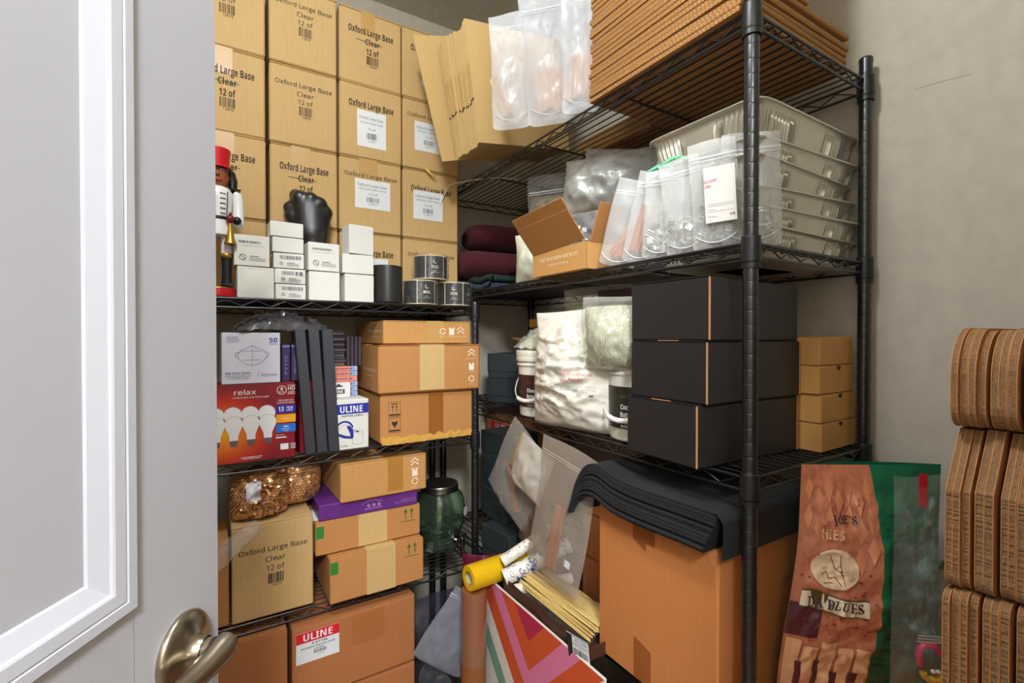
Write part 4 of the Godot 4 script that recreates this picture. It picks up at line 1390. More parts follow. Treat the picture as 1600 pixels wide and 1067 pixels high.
	part(t, "film", crumple(0.235, 0.054, 0.11, 31, 26.0, 50, 30), mat("shiny_film", Color(0.8, 0.8, 0.82, 0.06), 0.1, 0.0, {"cull_mode": BaseMaterial3D.CULL_DISABLED}))
	part(t, "black_lining", crumple(0.235, 0.050, 0.105, 33, 12.0, 30, 18), mat("black_plastic_bag", rgb(28, 26, 32), 0.3))

func care_marks(b: Node3D, x: float, ys: Array, z: float, column: bool) -> void:
	var g := Geo.new()
	for i in 3:
		var cx := x if column else x + 0.018 + i * 0.032 - 0.012
		var cy: float = ys[i]
		var kind := i if column else 2 - i
		if kind == 0:
			for q in 2:
				g.stroke([Vector2(cx - 0.012, cy - 0.007 + q * 0.011), Vector2(cx, cy + 0.003 + q * 0.011), Vector2(cx + 0.012, cy - 0.007 + q * 0.011)], 0.0032, z)
		elif kind == 1:
			g.poly([Vector2(cx - 0.009, cy - 0.012), Vector2(cx + 0.009, cy - 0.012), Vector2(cx + 0.009, cy + 0.012), Vector2(cx + 0.003, cy + 0.012), Vector2(cx + 0.003, cy + 0.007), Vector2(cx - 0.003, cy + 0.007), Vector2(cx - 0.003, cy + 0.012), Vector2(cx - 0.009, cy + 0.012)], z)
		else:
			for q in 3:
				g.ring(cx, cy, 0.0075, 0.0105, z, 8, q * TAU / 3 + 0.15, (q + 1) * TAU / 3 - 0.1)
		g.text(["THIS SIDE UP", "FRAGILE", "RECYCLE"][kind], cx, cy - 0.0175, [0.038, 0.022, 0.02][kind], 0.0026, z)
	part(b, "printed_symbol", g, ink(false))

func side_print(b: Node3D, x: float, y: float, zmid: float) -> void:
	var g := Geo.new()
	g.text("THE WOODEN WICK CO.", 0, y, 0.16, 0.009, 0)
	g.text("a candle company", 0, y - 0.018, 0.08, 0.005, 0)
	for i in g.v.size():
		var p := g.v[i]
		g.v[i] = Vector3(x - 0.0006, p.y, p.x + zmid - 0.09)
		g.n[i] = Vector3(-1, 0, 0)
	part(b, "printed_lettering", g, ink(false))

# ------------------------------------------------------------------ third shelf (top at 0.45) and the floor below
func left_low() -> void:
	var y0 := 0.4505
	var tan := kraft("kraft_tan", rgb(203, 168, 112))
	var k2 := kraft("kraft_warm", rgb(190, 134, 76))
	var k1 := kraft("kraft_gold", rgb(196, 146, 82))
	var paper_tape: Material = mats["paper_tape"]
	var t := carton("carton", "tan candle carton with three printed lines, alone on the third shelf under the sequin cushions", Vector3(0.139, y0, -1.555), Vector3(0.198, 0.252, 0.24), 0.0, tan, "", {"bevel": 0.003})
	carton_print(t, 0.198, 0.252, 0.24, 0, -0.012)
	carton("carton", "brown carton edge showing between the door and the candle carton on the third shelf", Vector3(-0.066, y0, -1.54), Vector3(0.2, 0.215, 0.2), 0.0, k2)
	# gold sequin cushions
	cushion(Vector3(0.110, 0.774, -1.50), 0.150, 0.142, 0.055, 17, "copper sequin cushion crumpled with a bare white patch, on the candle carton", true)
	cushion(Vector3(0.218, 0.776, -1.545), 0.120, 0.128, 0.045, 23, "copper sequin cushion with regular round scales, tucked behind the crumpled one", false)
	t = thing("film_roll", "rolled clear plastic sheet sticking out past the door edge over the candle carton", "plastic sheet", Vector3(0.006, 0.70, -1.40), 0.0)
	var nz := FastNoiseLite.new()
	nz.seed = 2
	nz.frequency = 28.0
	nz.fractal_type = FastNoiseLite.FRACTAL_RIDGED
	var pts := PackedVector3Array()
	for j in 16:
		for i in 22:
			var a := TAU * i / 22.0
			var s := j / 15.0
			var r := 0.012 + 0.018 * (1.0 - s) + 0.010 * nz.get_noise_3d(cos(a) * 0.03, sin(a) * 0.03, s * 0.12)
			pts.append(Vector3(-0.05 + s * 0.145, -0.085 + s * 0.105, 0.015) + Vector3(-0.59, 0.8, 0) * cos(a) * r + Vector3(0, 0, 1) * sin(a) * r * 0.7)
	var g := Geo.new()
	g.grid(pts, 22, 16, true)
	part(t, "sheet", g, mat("shiny_clear", Color(0.85, 0.87, 0.9, 0.12), 0.08, 0.0, {"cull_mode": BaseMaterial3D.CULL_DISABLED}))
	# two cartons with green marks, a purple box and a kraft carton on top
	for i in 2:
		var w: float = [0.277, 0.309][i]
		var at := Vector3([0.413, 0.398][i], [y0, y0 + 0.131][i], [-1.53, -1.55][i])
		t = carton("carton", ["kraft carton with green arrows and paper tape, lower of two beside the glass jar", "kraft carton with green arrows under the purple box"][i], at, Vector3(w, [0.129, 0.094][i], [0.26, 0.24][i]), [0.6, 0.2][i], k2, "", {"lift": [0.035, 0.0][i], "bevel": 0.003, "tape": 0.086, "tape_len": [0.129, 0.092][i], "tape_x": 0.006, "tape_mat": paper_tape})
		var z: float = [0.1306, 0.1206][i]
		var top: float = [0.124, 0.09][i]
		g = Geo.new()
		g.rect(-w / 2 + 0.0115, top - 0.024, 0.021, 0.034, z)
		part(t, "green_tab", g, mat("label_green", rgb(44, 128, 46), 0.5), "green square label")
		g = Geo.new()
		for s: float in [-0.0095, 0.0095]:
			var cx := w / 2 - 0.038 + s
			g.rect(cx, top - 0.024, 0.0032, 0.024, z)
			g.poly([Vector2(cx - 0.007, top - 0.015), Vector2(cx + 0.007, top - 0.015), Vector2(cx, top - 0.003)], z)
		g.rect(w / 2 - 0.038, top - 0.042, 0.046, 0.002, z)
		part(t, "printed_arrow", g, mat("ink_green", rgb(68, 108, 34), 0.65))
		if i == 1:
			g = Geo.new()
			g.box(Vector3(-w / 2 + 0.012, 0.0945, 0.05), Vector3(0.03, 0.0008, 0.09))
			part(t, "label_sticker", g, mat("label_paper", rgb(226, 230, 232), 0.5), "white paper label")
	t = thing("purple_box", "flat violet box with pale lettering between two kraft cartons", "box", Vector3(0.401, y0 + 0.2265, -1.55), -1.2)
	g = Geo.new()
	g.box(Vector3(0, 0.0225, 0), Vector3(0.29, 0.0445, 0.235), 0.002)
	part(t, "body", g, mat("card_violet", rgb(98, 42, 124), 0.38))
	g = Geo.new()
	var z := 0.1181
	g.stroke([Vector2(-0.026, 0.027), Vector2(-0.012, 0.033), Vector2(-0.002, 0.038), Vector2(0.004, 0.036), Vector2(0.012, 0.0375), Vector2(0.022, 0.032), Vector2(0.036, 0.030)], 0.001, z)
	for s in 3:
		var cx := -0.006 + s * 0.0155
		g.ring(cx, 0.0215, 0.0032, 0.0046, z, 8)
		g.stroke([Vector2(cx - 0.004, 0.0215), Vector2(cx + 0.004, 0.0215)], 0.001, z)
		g.stroke([Vector2(cx, 0.0175), Vector2(cx, 0.0255)], 0.001, z)
	g.text("MAYFAIRS", 0.009, 0.0125, 0.052, 0.0042, z)
	g.text("MADE IN CHINA", 0.116, 0.0215, 0.044, 0.0028, z)
	g.text("100% POLYESTER BLEND", 0.105, 0.015, 0.066, 0.0028, z)
	part(t, "printed_lettering", g, mat("ink_pink", rgb(196, 160, 206), 0.6))
	t = carton("carton", "kraft carton with dented corner and white symbols, on top of the violet box", Vector3(0.438, y0 + 0.272, -1.545), Vector3(0.262, 0.112, 0.25), 1.0, k1, "", {"bevel": 0.004, "lift": 0.07, "tape": 0.047, "tape_len": 0.1, "tape_x": 0.03, "tape_mat": mat("tape_ochre", rgb(172, 122, 56), 0.3)})
	care_marks(t, 0.092, [0.088, 0.058, 0.03], 0.1256, true)
	jar()
	# floor cartons
	var dk := kraft("kraft_brown", rgb(176, 112, 64))
	for r in 2:
		t = carton("carton", ["brown carton on the floor under the carton with the red and white label", "brown carton with a red and white label under the lowest shelf"][r], Vector3(0.350, 0.001 + r * 0.208, -1.52), Vector3(0.346, 0.203, 0.24), 0.4 * r, dk, "", {"lift": 0.09 * r, "bevel": 0.003})
		if r == 1:
			g = Geo.new()
			g.box(Vector3(-0.107, 0.145, 0.1204), Vector3(0.112, 0.083, 0.0006))
			var s := part(t, "label_sticker", g, mat("label_paper", rgb(226, 230, 232), 0.5), "white paper label with a red head band")
			g = Geo.new()
			g.rect(-0.107, 0.1725, 0.112, 0.028, 0.1209)
			part(s, "label_band", g, mat("label_red", rgb(214, 26, 44), 0.45))
			g = Geo.new()
			g.text("ULINE", -0.107, 0.1725, 0.076, 0.0185, 0.1214, "Droid Sans", true)
			part(s, "label_name", g, mat("print_white", rgb(232, 232, 234), 0.32))
			g = Geo.new()
			g.text("S-21736", -0.103, 0.1525, 0.04, 0.0058, 0.1211, "Droid Sans", true)
			g.text("8OZ FRENCH SQR GLASS JAR WC", -0.106, 0.143, 0.09, 0.0042, 0.1211, "Droid Sans", true)
			g.text("LID WHT", -0.104, 0.1355, 0.026, 0.0042, 0.1211, "Droid Sans", true)
			g.bars(-0.102, 0.1275, 0.032, 0.0085, 0.1211, 16)
			g.text("12 CASES", -0.1, 0.119, 0.018, 0.0024, 0.1211)
			part(s, "printed_text", g, ink())
			g = Geo.new()
			g.rect(0.03, 0.15, 0.09, 0.085, 0.1203)
			part(t, "tape_patch", g, mat("tape_patch", rgb(166, 104, 58), 0.3))
	for r in 2:
		carton("carton", ["brown carton on the floor behind the door handle, under another", "brown carton behind the door handle, beside the carton with the red and white label"][r], Vector3(-0.006, 0.001 + r * 0.211, -1.52), Vector3(0.346, 0.208, 0.24), 0.0, dk, "", {"lift": 0.09 * r, "bevel": 0.003})
	# loose zip bag hanging in front, clear bag of glass lids behind it
	t = thing("zip_bag", "empty grey translucent zip bag hanging askew beside the floor cartons", "zip bag", Vector3(0.560, 0.215, -1.325), -8.0)
	t.rotation.z = deg_to_rad(-33.0)
	t.rotation.y = deg_to_rad(-20.0)
	part(t, "film", pouch_mesh(0.165, 0.235, 0.006, 41, 0.012, 0.35, 20, 24, 9.0), mat("grey_film", Color(0.62, 0.63, 0.68, 0.36), 0.3, 0.0, {"cull_mode": BaseMaterial3D.CULL_DISABLED}))
	part(t, "zip_strip", strip(0.165, 0.208), mat("zip_white", rgb(206, 210, 220), 0.3))
	t = thing("glass_bag", "clear plastic bag holding glass lids on the floor beside the brown cartons", "bag", Vector3(0.605, 0.01, -1.44), 0.0)
	part(t, "film", pouch_mesh(0.17, 0.36, 0.05, 43, 0.014, 0.5, 26, 34, 20.0), mat("bag_navy", Color(0.16, 0.17, 0.25, 0.42), 0.12, 0.0, {"cull_mode": BaseMaterial3D.CULL_DISABLED}))
	for i in 5:
		g = Geo.new()
		g.lathe([Vector2(0.0, 0), Vector2(0.034, 0), Vector2(0.038, 0.003), Vector2(0.038, 0.008), Vector2(0.035, 0.01), Vector2(0.03, 0.007), Vector2(0.012, 0.006), Vector2(0.010, 0.014), Vector2(0.013, 0.02), Vector2(0.008, 0.024), Vector2(0, 0.025)], 32)
		var lid := single("jar_lid", "clear glass jar lid in the plastic bag near the floor, %s in the heap" % ["lowest", "second", "third", "fourth", "topmost"][i], "lid", g, mat("lid_glass", Color(0.86, 0.9, 0.92, 0.12), 0.03, 0.0, {"refraction_enabled": true, "refraction_scale": 0.05}), Vector3(0.588 + [0.0, 0.03, -0.005, 0.025, 0.005][i], 0.03 + i * 0.042, -1.438 + [0.0, 0.008, -0.006, 0.004, 0.006][i]), 0.0, "glass lids in the plastic bag")
		lid.rotation = Vector3(deg_to_rad([70, 55, 80, 62, 74][i]), deg_to_rad([10, -20, 15, -10, 20][i]), 0)
	t = thing("maroon_bag", "glossy maroon plastic bag slumped behind the lowest shelf wire and the kraft roll", "bag", Vector3(0.725, 0.15, -1.34), -35.0)
	part(t, "film", pouch_mesh(0.13, 0.36, 0.035, 47, 0.02, 0.5, 24, 30, 13.0), mat("film_maroon", rgb(92, 22, 44), 0.18))

func cushion(at: Vector3, w: float, h: float, belly: float, sd: int, label: String, crumpled: bool) -> void:
	var t := thing("sequin_cushion", label, "cushion", at, 6.0 if crumpled else 20.0)
	var gold := mat("sequin_copper", rgb(226, 172, 118), 0.32, 0.55)
	var nz := FastNoiseLite.new()
	nz.seed = sd
	nz.frequency = 13.0
	nz.fractal_type = FastNoiseLite.FRACTAL_RIDGED
	nz.fractal_octaves = 2
	var at_fn := func(u: float, v: float, side: float) -> Vector3:          # u, v in -1..1
		var f := pow(maxf(0, 1 - u * u), 0.42) * pow(maxf(0, 1 - v * v), 0.42)
		var x := u * w / 2 * (1.0 - 0.10 * v * v)
		var y := v * h / 2 * (1.0 - 0.08 * u * u)
		var m := nz.get_noise_3d(x, y, side) * (0.022 if crumpled else 0.006) * f
		return Vector3(x, y, side * (belly * f + m))
	var g := Geo.new()
	for side: float in [1.0, -1.0]:
		var pts := PackedVector3Array()
		for j in 25:
			for i in 25:
				pts.append(at_fn.call(i / 12.0 - 1, j / 12.0 - 1, side))
		g.grid(pts, 25, 25, false, side < 0)
	part(t, "cover", g, mat("cover_copper", rgb(138, 88, 54), 0.5, 0.3))
	# the scales: too many to count
	var disc := Geo.new()
	disc.ring(0, 0, 0, 0.0036 if crumpled else 0.0044, 0, 8)
	var mm := MultiMesh.new()
	mm.transform_format = MultiMesh.TRANSFORM_3D
	mm.mesh = disc.mesh()
	var tr := []
	var r := RandomNumberGenerator.new()
	r.seed = sd
	var step := 0.0058 if crumpled else 0.0078
	var ny := int(h / step)
	var nx := int(w / step)
	for j in ny:
		for i in nx:
			var u := ((i + (0.5 if j % 2 else 0.0)) / nx) * 2 - 1
			var v := (float(j) / ny) * 2 - 1
			if absf(u) > 0.97 or absf(v) > 0.97:
				continue
			if crumpled and Vector2(u + 0.33, v - 0.22).length() < 0.25:
				continue
			var p: Vector3 = at_fn.call(u, v, 1.0)
			var px: Vector3 = at_fn.call(u + 0.02, v, 1.0) - p
			var py: Vector3 = at_fn.call(u, v + 0.02, 1.0) - p
			var n := px.cross(py).normalized()
			n = (n + Vector3(r.randf_range(-0.3, 0.3), r.randf_range(-0.1, 0.5), r.randf_range(-0.3, 0.3)) * (1.2 if crumpled else 0.5)).normalized()
			var bx := px.normalized()
			var by := n.cross(bx).normalized()
			tr.append(Transform3D(Basis(by.cross(n), by, n), p + n * 0.002))
	mm.instance_count = tr.size()
	for i in tr.size():
		mm.set_instance_transform(i, tr[i])
	var mi := MultiMeshInstance3D.new()
	mi.name = "sequins"
	mi.multimesh = mm
	mi.material_override = gold
	t.add_child(mi)
	mi.set_meta("kind", "stuff")
	if crumpled:
		var q := Geo.new()
		var pts := PackedVector3Array()
		for j in 7:
			for i in 7:
				var u := -0.33 + (i / 3.0 - 1) * 0.24
				var v := 0.22 + (j / 3.0 - 1) * 0.34
				var p: Vector3 = at_fn.call(u, v, 1.0)
				pts.append(p + Vector3(0, 0, 0.0035))
		q.grid(pts, 7, 7)
		part(t, "white_patch", q, mat("satin_white", rgb(214, 214, 226), 0.4), "bare white backing patch")

func jar() -> void:
	var t := thing("glass_jar", "green glass drink jar with metal lid and spigot on the third shelf", "jar", Vector3(0.692, 0.4505, -1.60), 0.0)
	t.scale = Vector3(1.1, 1.08, 1.1)
	var glass := mat("green_glass", Color(0.84, 0.95, 0.87, 0.02), 0.03, 0.0, {"refraction_enabled": true, "refraction_scale": 0.05})
	var g := Geo.new()
	# one closed wall: outside up, over the lip, inside down
	g.lathe([Vector2(0, 0.0), Vector2(0.060, 0.0), Vector2(0.064, 0.003), Vector2(0.066, 0.02), Vector2(0.066, 0.045), Vector2(0.075, 0.06), Vector2(0.081, 0.08), Vector2(0.083, 0.12), Vector2(0.081, 0.15), Vector2(0.074, 0.172), Vector2(0.061, 0.184), Vector2(0.057, 0.189), Vector2(0.057, 0.203), Vector2(0.054, 0.203), Vector2(0.054, 0.189), Vector2(0.058, 0.182), Vector2(0.071, 0.168), Vector2(0.078, 0.148), Vector2(0.080, 0.12), Vector2(0.078, 0.082), Vector2(0.072, 0.063), Vector2(0.063, 0.048), Vector2(0.062, 0.012), Vector2(0, 0.010)], 56)
	var body := part(t, "body", g, glass)
	# raised scrollwork on the front
	var s := Geo.new()
	rng.seed = 77
	for k in 9:
		var a0 := -0.9 + 0.24 * k
		var y := 0.085 + 0.045 * absf(sin(k * 1.7))
		var pts := []
		for i in 14:
			var q := i / 13.0 * 4.4
			var rr := 0.014 * (1.0 - i / 18.0)
			var a := a0 + cos(q) * rr / 0.08
			var yy := y + sin(q) * rr
			var rad := 0.0825 - 0.004 * pow((yy - 0.115) / 0.04, 2.0)
			pts.append(Vector3(sin(a) * rad, yy, cos(a) * rad))
		s.tube(pts, 0.0016, 6)
	part(body, "embossed_scroll", s, glass)
	var m := mat("lid_metal", rgb(150, 150, 154), 0.3, 1.0)
	g = Geo.new()
	g.lathe([Vector2(0.0585, 0.186), Vector2(0.061, 0.186), Vector2(0.0615, 0.189), Vector2(0.0600, 0.191), Vector2(0.0612, 0.194), Vector2(0.0600, 0.197), Vector2(0.0612, 0.200), Vector2(0.0605, 0.207), Vector2(0.058, 0.2095), Vector2(0.055, 0.2085), Vector2(0.0, 0.208)], 48)
	part(t, "lid", g, m, "grey metal screw lid")
	var sp := Geo.new()
	var chrome := mat("chrome", rgb(206, 206, 208), 0.08, 1.0)
	var dir := Vector3(0.42, 0, 0.907)
	var p := dir * 0.066 + Vector3(0, 0.034, 0)
	sp.tube([p - dir * 0.002, p + dir * 0.006], 0.0135, 20)
	sp.tube([p, p + dir * 0.03], 0.0062, 14)
	sp.tube([p + dir * 0.03 + Vector3(0, 0.012, 0), p + dir * 0.03 + Vector3(0, -0.010, 0), p + dir * 0.031 + Vector3(0, -0.014, 0), p + dir * 0.031 + Vector3(0, -0.04, 0)], [0.009, 0.009, 0.0065, 0.0058], 16)
	sp.tube([p + dir * 0.03 + Vector3(0, 0.012, 0), p + dir * 0.03 + Vector3(0, 0.02, 0)], [0.005, 0.004], 12)
	sp.tube([p + dir * 0.03 + Vector3(-0.012, 0.021, 0.004), p + dir * 0.03 + Vector3(0.014, 0.022, -0.005)], [0.0035, 0.0045], 10)
	part(t, "spigot", sp, chrome, "chrome spigot")
	var tg := Geo.new()
	tg.xf = Transform3D(Basis(Vector3.UP, 0.75) * Basis(Vector3.RIGHT, PI / 2), Vector3(sin(0.85) * 0.088, 0.118, cos(0.85) * 0.088))
	tg.lathe([Vector2(0, -0.001), Vector2(0.0155, -0.001), Vector2(0.0155, 0.001), Vector2(0.013, 0.001), Vector2(0.012, 0.0004), Vector2(0, 0.0004)], 28)
	part(t, "medallion", tg, mat("medallion_white", rgb(206, 206, 200), 0.5), "round white medallion")

# ------------------------------------------------------------------ flattened corrugated cartons
# One flattened carton: two layers of board. Length l along x (the wavy edge faces +z), depth d along z, thickness h.
func flat_carton_mesh(l: float, d: float, h: float, amp := 1.0) -> Array:
	var lin := Geo.new()
	var th := h * 0.13
	for y: float in [0.0, h / 2 - th, h / 2, h - th]:
		lin.box(Vector3(0, y + th / 2, 0), Vector3(l, th * 0.94, d), 0.0)
	var fl := Geo.new()
	var n := int(l / 0.0085) * 4
	for layer in 2:
		var y0 := layer * h / 2 + th
		var a := (h / 2 - 2 * th) * amp
		var pts := PackedVector3Array()
		for i in n + 1:
			var y := y0 + a * (0.5 + 0.5 * sin(TAU * i / 4.0 + layer))
			pts.append(Vector3(-l / 2 + l * i / n, y, d / 2 - 0.0006))
		for i in n + 1:
			pts.append(Vector3(pts[i].x, pts[i].y, -d / 2))
		fl.grid(pts, n + 1, 2)
		for side: float in [1.0, -1.0]:
			for i in n:
				var e := Vector3(0, 0.0011, 0)
				var p := Vector3(pts[i].x, pts[i].y, side * (d / 2 - 0.0005))
				var q := Vector3(pts[i + 1].x, pts[i + 1].y, side * (d / 2 - 0.0005))
				if side > 0: fl.quad(p, q, q + e, p + e)
				else: fl.quad(q, p, p + e, q + e)
	return [lin.mesh(), fl.mesh()]

func flat_carton(called: String, label: String, meshes: Array, m: Material, m2: Material, group: String) -> Node3D:
	var t := thing(called, label, "flattened carton", Vector3.ZERO, 0.0, group)
	part(t, "liner", meshes[0], m)
	part(t, "fluting", meshes[1], m2)
	return t

func right_top() -> void:
	var y0 := 1.7675
	var board := kraft("kraft_board", rgb(176, 126, 74))
	var board2 := mat("kraft_flute", rgb(212, 168, 102), 0.8)
	rng.seed = 8
	# big lying stack: a wider lower bundle and a narrower upper bundle
	var lower := flat_carton_mesh(0.392, 0.385, 0.0093)
	var upper := flat_carton_mesh(0.380, 0.235, 0.0093)
	var ord := ["lowest", "second", "third", "fourth", "fifth", "sixth", "topmost"]
	for i in 7:
		var t := flat_carton("flattened_carton", "flattened carton lying %s in the wide lower bundle on the top shelf" % ord[i], lower, board, board2, "flattened cartons lying on the top shelf")
		t.position = Vector3(0.78 + 0.1925 + rng.randf_range(-0.002, 0.002), y0 + i * 0.0118, -0.698 + rng.randf_range(-0.004, 0.004))
		t.rotation.y = deg_to_rad(-90.0 + rng.randf_range(-0.6, 0.6))
	for i in 24:
		var t := flat_carton("flattened_carton", "flattened carton lying %s from the bottom in the narrow upper bundle on top shelf" % nth(i), upper, board, board2, "flattened cartons in the upper bundle on the top shelf")
		t.position = Vector3(0.782 + 0.1175 + rng.randf_range(-0.002, 0.002), y0 + 0.0835 + i * 0.0118, -0.700 + rng.randf_range(-0.005, 0.005))
		t.rotation.y = deg_to_rad(-90.0 + rng.randf_range(-0.8, 0.8))
	# further back: a bundle lying at the rear of the shelf, seen from below through the wires
	var back := flat_carton_mesh(0.30, 0.18, 0.0114)
	for i in 5:
		var t := flat_carton("flattened_carton", "flattened carton lying %s from the bottom at the top shelf's back, behind wick pouches" % nth(i), back, board, board2, "flattened cartons at the back of the top shelf")
		t.position = Vector3(1.10 + rng.randf_range(-0.004, 0.004), y0 + i * 0.0118, -1.06)
		t.rotation.y = deg_to_rad(-90.0 + rng.randf_range(-1, 1))
	# standing sheets at the shelf's far end, leaning out over the edge
	var pale := kraft("kraft_pale", rgb(206, 172, 112))
	var pale2 := mat("kraft_flute_pale", rgb(226, 204, 156), 0.8)
	for i in 16:
		var hh := 0.345 + 0.0006 * i + rng.randf_range(-0.006, 0.006)
		var t := thing("flattened_carton", "%s flattened carton from the open side in the pale bundle standing beside the candle cartons" % nth(i) if i else "flattened carton with a small stamped number, nearest of the pale standing bundle", "flattened carton", Vector3(0.676 + rng.randf_range(-0.009, 0.007), y0 + 0.004, -1.252 - i * 0.0106), 0.0, "flattened cartons standing on edge beside the candle cartons")
		t.rotation.z = deg_to_rad(8.0 + 0.15 * i)
		t.rotation.y = deg_to_rad(rng.randf_range(-0.6, 0.6))
		var lin := Geo.new()
		for z: float in [0.0, 0.0034, 0.0068]:
			lin.box(Vector3(0.17, hh / 2, -z - 0.0004), Vector3(0.34, hh, 0.0008), 0.0)
		part(t, "liner", lin, pale)
		var mid := Geo.new()
		mid.box(Vector3(0.17, hh * 0.51, -0.0038), Vector3(0.3404, hh * 0.29, 0.0060))
		part(t, "folded_flap", mid, pale)
		var fl := Geo.new()
		for seg in 2:
			var ya := 0.0 if seg == 0 else hh * 0.66
			var yb := hh * 0.36 if seg == 0 else hh
			var n := int((yb - ya) / 0.0085) * 4
			for lay in 2:
				var pts := PackedVector3Array()
				for q in n + 1:
					pts.append(Vector3(0.0006, lerpf(ya, yb, float(q) / n), -0.0021 + 0.0009 * sin(TAU * q / 4.0) - lay * 0.0034))
				for q in n + 1:
					pts.append(Vector3(0.03, pts[q].y, pts[q].z))
				fl.grid(pts, n + 1, 2)
				for q in n:
					var e := Vector3(0, 0, 0.0009)
					fl.quad(pts[q] - e, pts[q] + e, pts[q + 1] + e, pts[q + 1] - e)
		part(t, "fluting", fl, pale2)
		var slot := Geo.new()
		slot.box(Vector3(0.0012, hh * 0.362, -0.0042), Vector3(0.004, 0.005, 0.0075))
		part(t, "slot", slot, mat("slot_dark", rgb(62, 42, 24), 0.9))
		if i == 0:
			var k := Geo.new()
			k.text("031", 0, 0, 0.026, 0.011, 0)
			for q in k.v.size(): k.v[q] = Vector3(0.105 - k.v[q].x, 0.075 - k.v[q].y, 0.0005)
			part(t, "printed_number", k, ink())
	var one := thing("cardboard_sheet", "single pale cardboard sheet leaning against the standing bundle, over the candle cartons", "cardboard sheet", Vector3(0.640, y0 + 0.004, -1.452), -4.0)
	one.rotation.z = deg_to_rad(14.5)
	var og := Geo.new()
	og.box(Vector3(0.12, 0.197, 0), Vector3(0.24, 0.394, 0.0012))
	og.box(Vector3(0.12, 0.197, -0.004), Vector3(0.24, 0.394, 0.0012))
	part(one, "liner", og, pale)
	og = Geo.new()
	var n := 180
	var ps := PackedVector3Array()
	for q in n + 1: ps.append(Vector3(0.001, 0.394 * q / n, -0.002 + 0.0014 * sin(TAU * q / 4.0)))
	for q in n + 1: ps.append(Vector3(0.05, ps[q].y, ps[q].z))
	og.grid(ps, n + 1, 2)
	part(one, "fluting", og, pale2)
	# pouches of wooden wicks in front
	var stick := Geo.new()
	stick.box(Vector3(0, 0.055, 0), Vector3(0.0125, 0.11, 0.0012), 0.0004)
	var stick_mesh := stick.mesh()
	var wood := mat("wick_wood", rgb(196, 160, 130), 0.7, 0.0, {"albedo_texture": flute, "uv1_triplanar": true, "uv1_scale": Vector3(8, 8, 8)})
	var pouches := [  # bottom centre, yaw, roll, width, height, belly, label, sticks
		[Vector3(0.700, y0, -1.115), -40.0, 3.0, 0.105, 0.315, 0.020, "white translucent pouch with one pale stick, against the standing cardboard", 3],
		[Vector3(0.775, y0, -1.035), -42.0, 5.0, 0.125, 0.355, 0.024, "white translucent pouch with a block of wooden wicks, between two others on the top shelf", 7],
		[Vector3(0.795, y0, -0.945), -48.0, 0.0, 0.095, 0.33, 0.022, "white translucent pouch of wooden wicks squeezed against the corrugated stack", 5]]
	for k in 3:
		var s: Array = pouches[k]
		var t := thing("pouch", s[6], "pouch", s[0], s[1])
		t.rotation.z = deg_to_rad(s[2])
		part(t, "film", pouch_mesh(s[3], s[4], s[5], 61 + k, 0.010, 0.5, 24, 36, 9.0), mat("milky_film", Color(0.90, 0.91, 0.93, 0.34), 0.26, 0.0, {"cull_mode": BaseMaterial3D.CULL_DISABLED, "albedo_texture": null}))
		part(t, "zip_strip", strip(s[3], s[4] * 0.88), mat("zip_clear", rgb(226, 228, 230), 0.3))
		part(t, "gusset_seam", gusset(s[3], s[4], s[5]), mat("zip_clear", rgb(226, 228, 230), 0.3))
		for i in s[7]:
			var loc := Vector3(-0.028 + i * 0.0135 * (0.6 if k == 0 else 1.0) + (0.0 if k else 0.01), 0.035 + 0.004 * (i % 3), 0.006 - 0.004 * (i % 2))
			var w := single("wooden_wick", ["pale wooden wick in the pouch against the standing cardboard", "wooden wick in the middle pouch on the top shelf", "wooden wick in the pouch against the corrugated stack"][k], "wooden wick", stick_mesh, wood, Vector3.ZERO, 0.0, ["wicks in the pouch by the standing cardboard", "wicks in the middle pouch on the top shelf", "wicks in the pouch by the corrugated stack"][k])
			w.transform = t.transform * Transform3D(Basis(Vector3(0, 0, 1), deg_to_rad([18.0, 2.0, -4.0][k] + i)), loc)
	# white twist tie hanging from the shelf's far corner
	var tg := Geo.new()
	tg.tube([Vector3(0.690, 1.655, -1.60), Vector3(0.705, 1.70, -1.592), Vector3(0.722, 1.742, -1.584), Vector3(0.738, 1.748, -1.57), Vector3(0.775, 1.7475, -1.50), Vector3(0.81, 1.745, -1.44), Vector3(0.90, 1.742, -1.39)], 0.0017, 8)
	single("twist_tie", "long white twist tie bent over the far end of the top shelf wires", "twist tie", tg, mat("tie_white", rgb(216, 206, 196), 0.5))

# ------------------------------------------------------------------ second shelf of the right unit (top at 1.367)
func gusset(w: float, h: float, belly: float) -> Geo:      # the curved weld above a pouch's folded foot
	var g := Geo.new()
	var pts := []
	for i in 13:
		var u := i / 12.0 * 2 - 1
		pts.append(Vector3(u * w * 0.46, h * (0.05 + 0.09 * u * u), belly * 0.9 * sqrt(maxf(0.0, 1.0 - u * u)) + 0.002))
	g.tube(pts, 0.0010, 6)
	return g

func clip_mesh() -> ArrayMesh:       # a little folded metal wick clip
	var g := Geo.new()
	g.box(Vector3(0, 0, 0), Vector3(0.0135, 0.0135, 0.0008), 0.0003)
	g.box(Vector3(0, 0.0025, 0.003), Vector3(0.0135, 0.0008, 0.006), 0.0003)
	g.box(Vector3(0, -0.0025, 0.003), Vector3(0.0135, 0.0008, 0.006), 0.0003)
	return g.mesh()

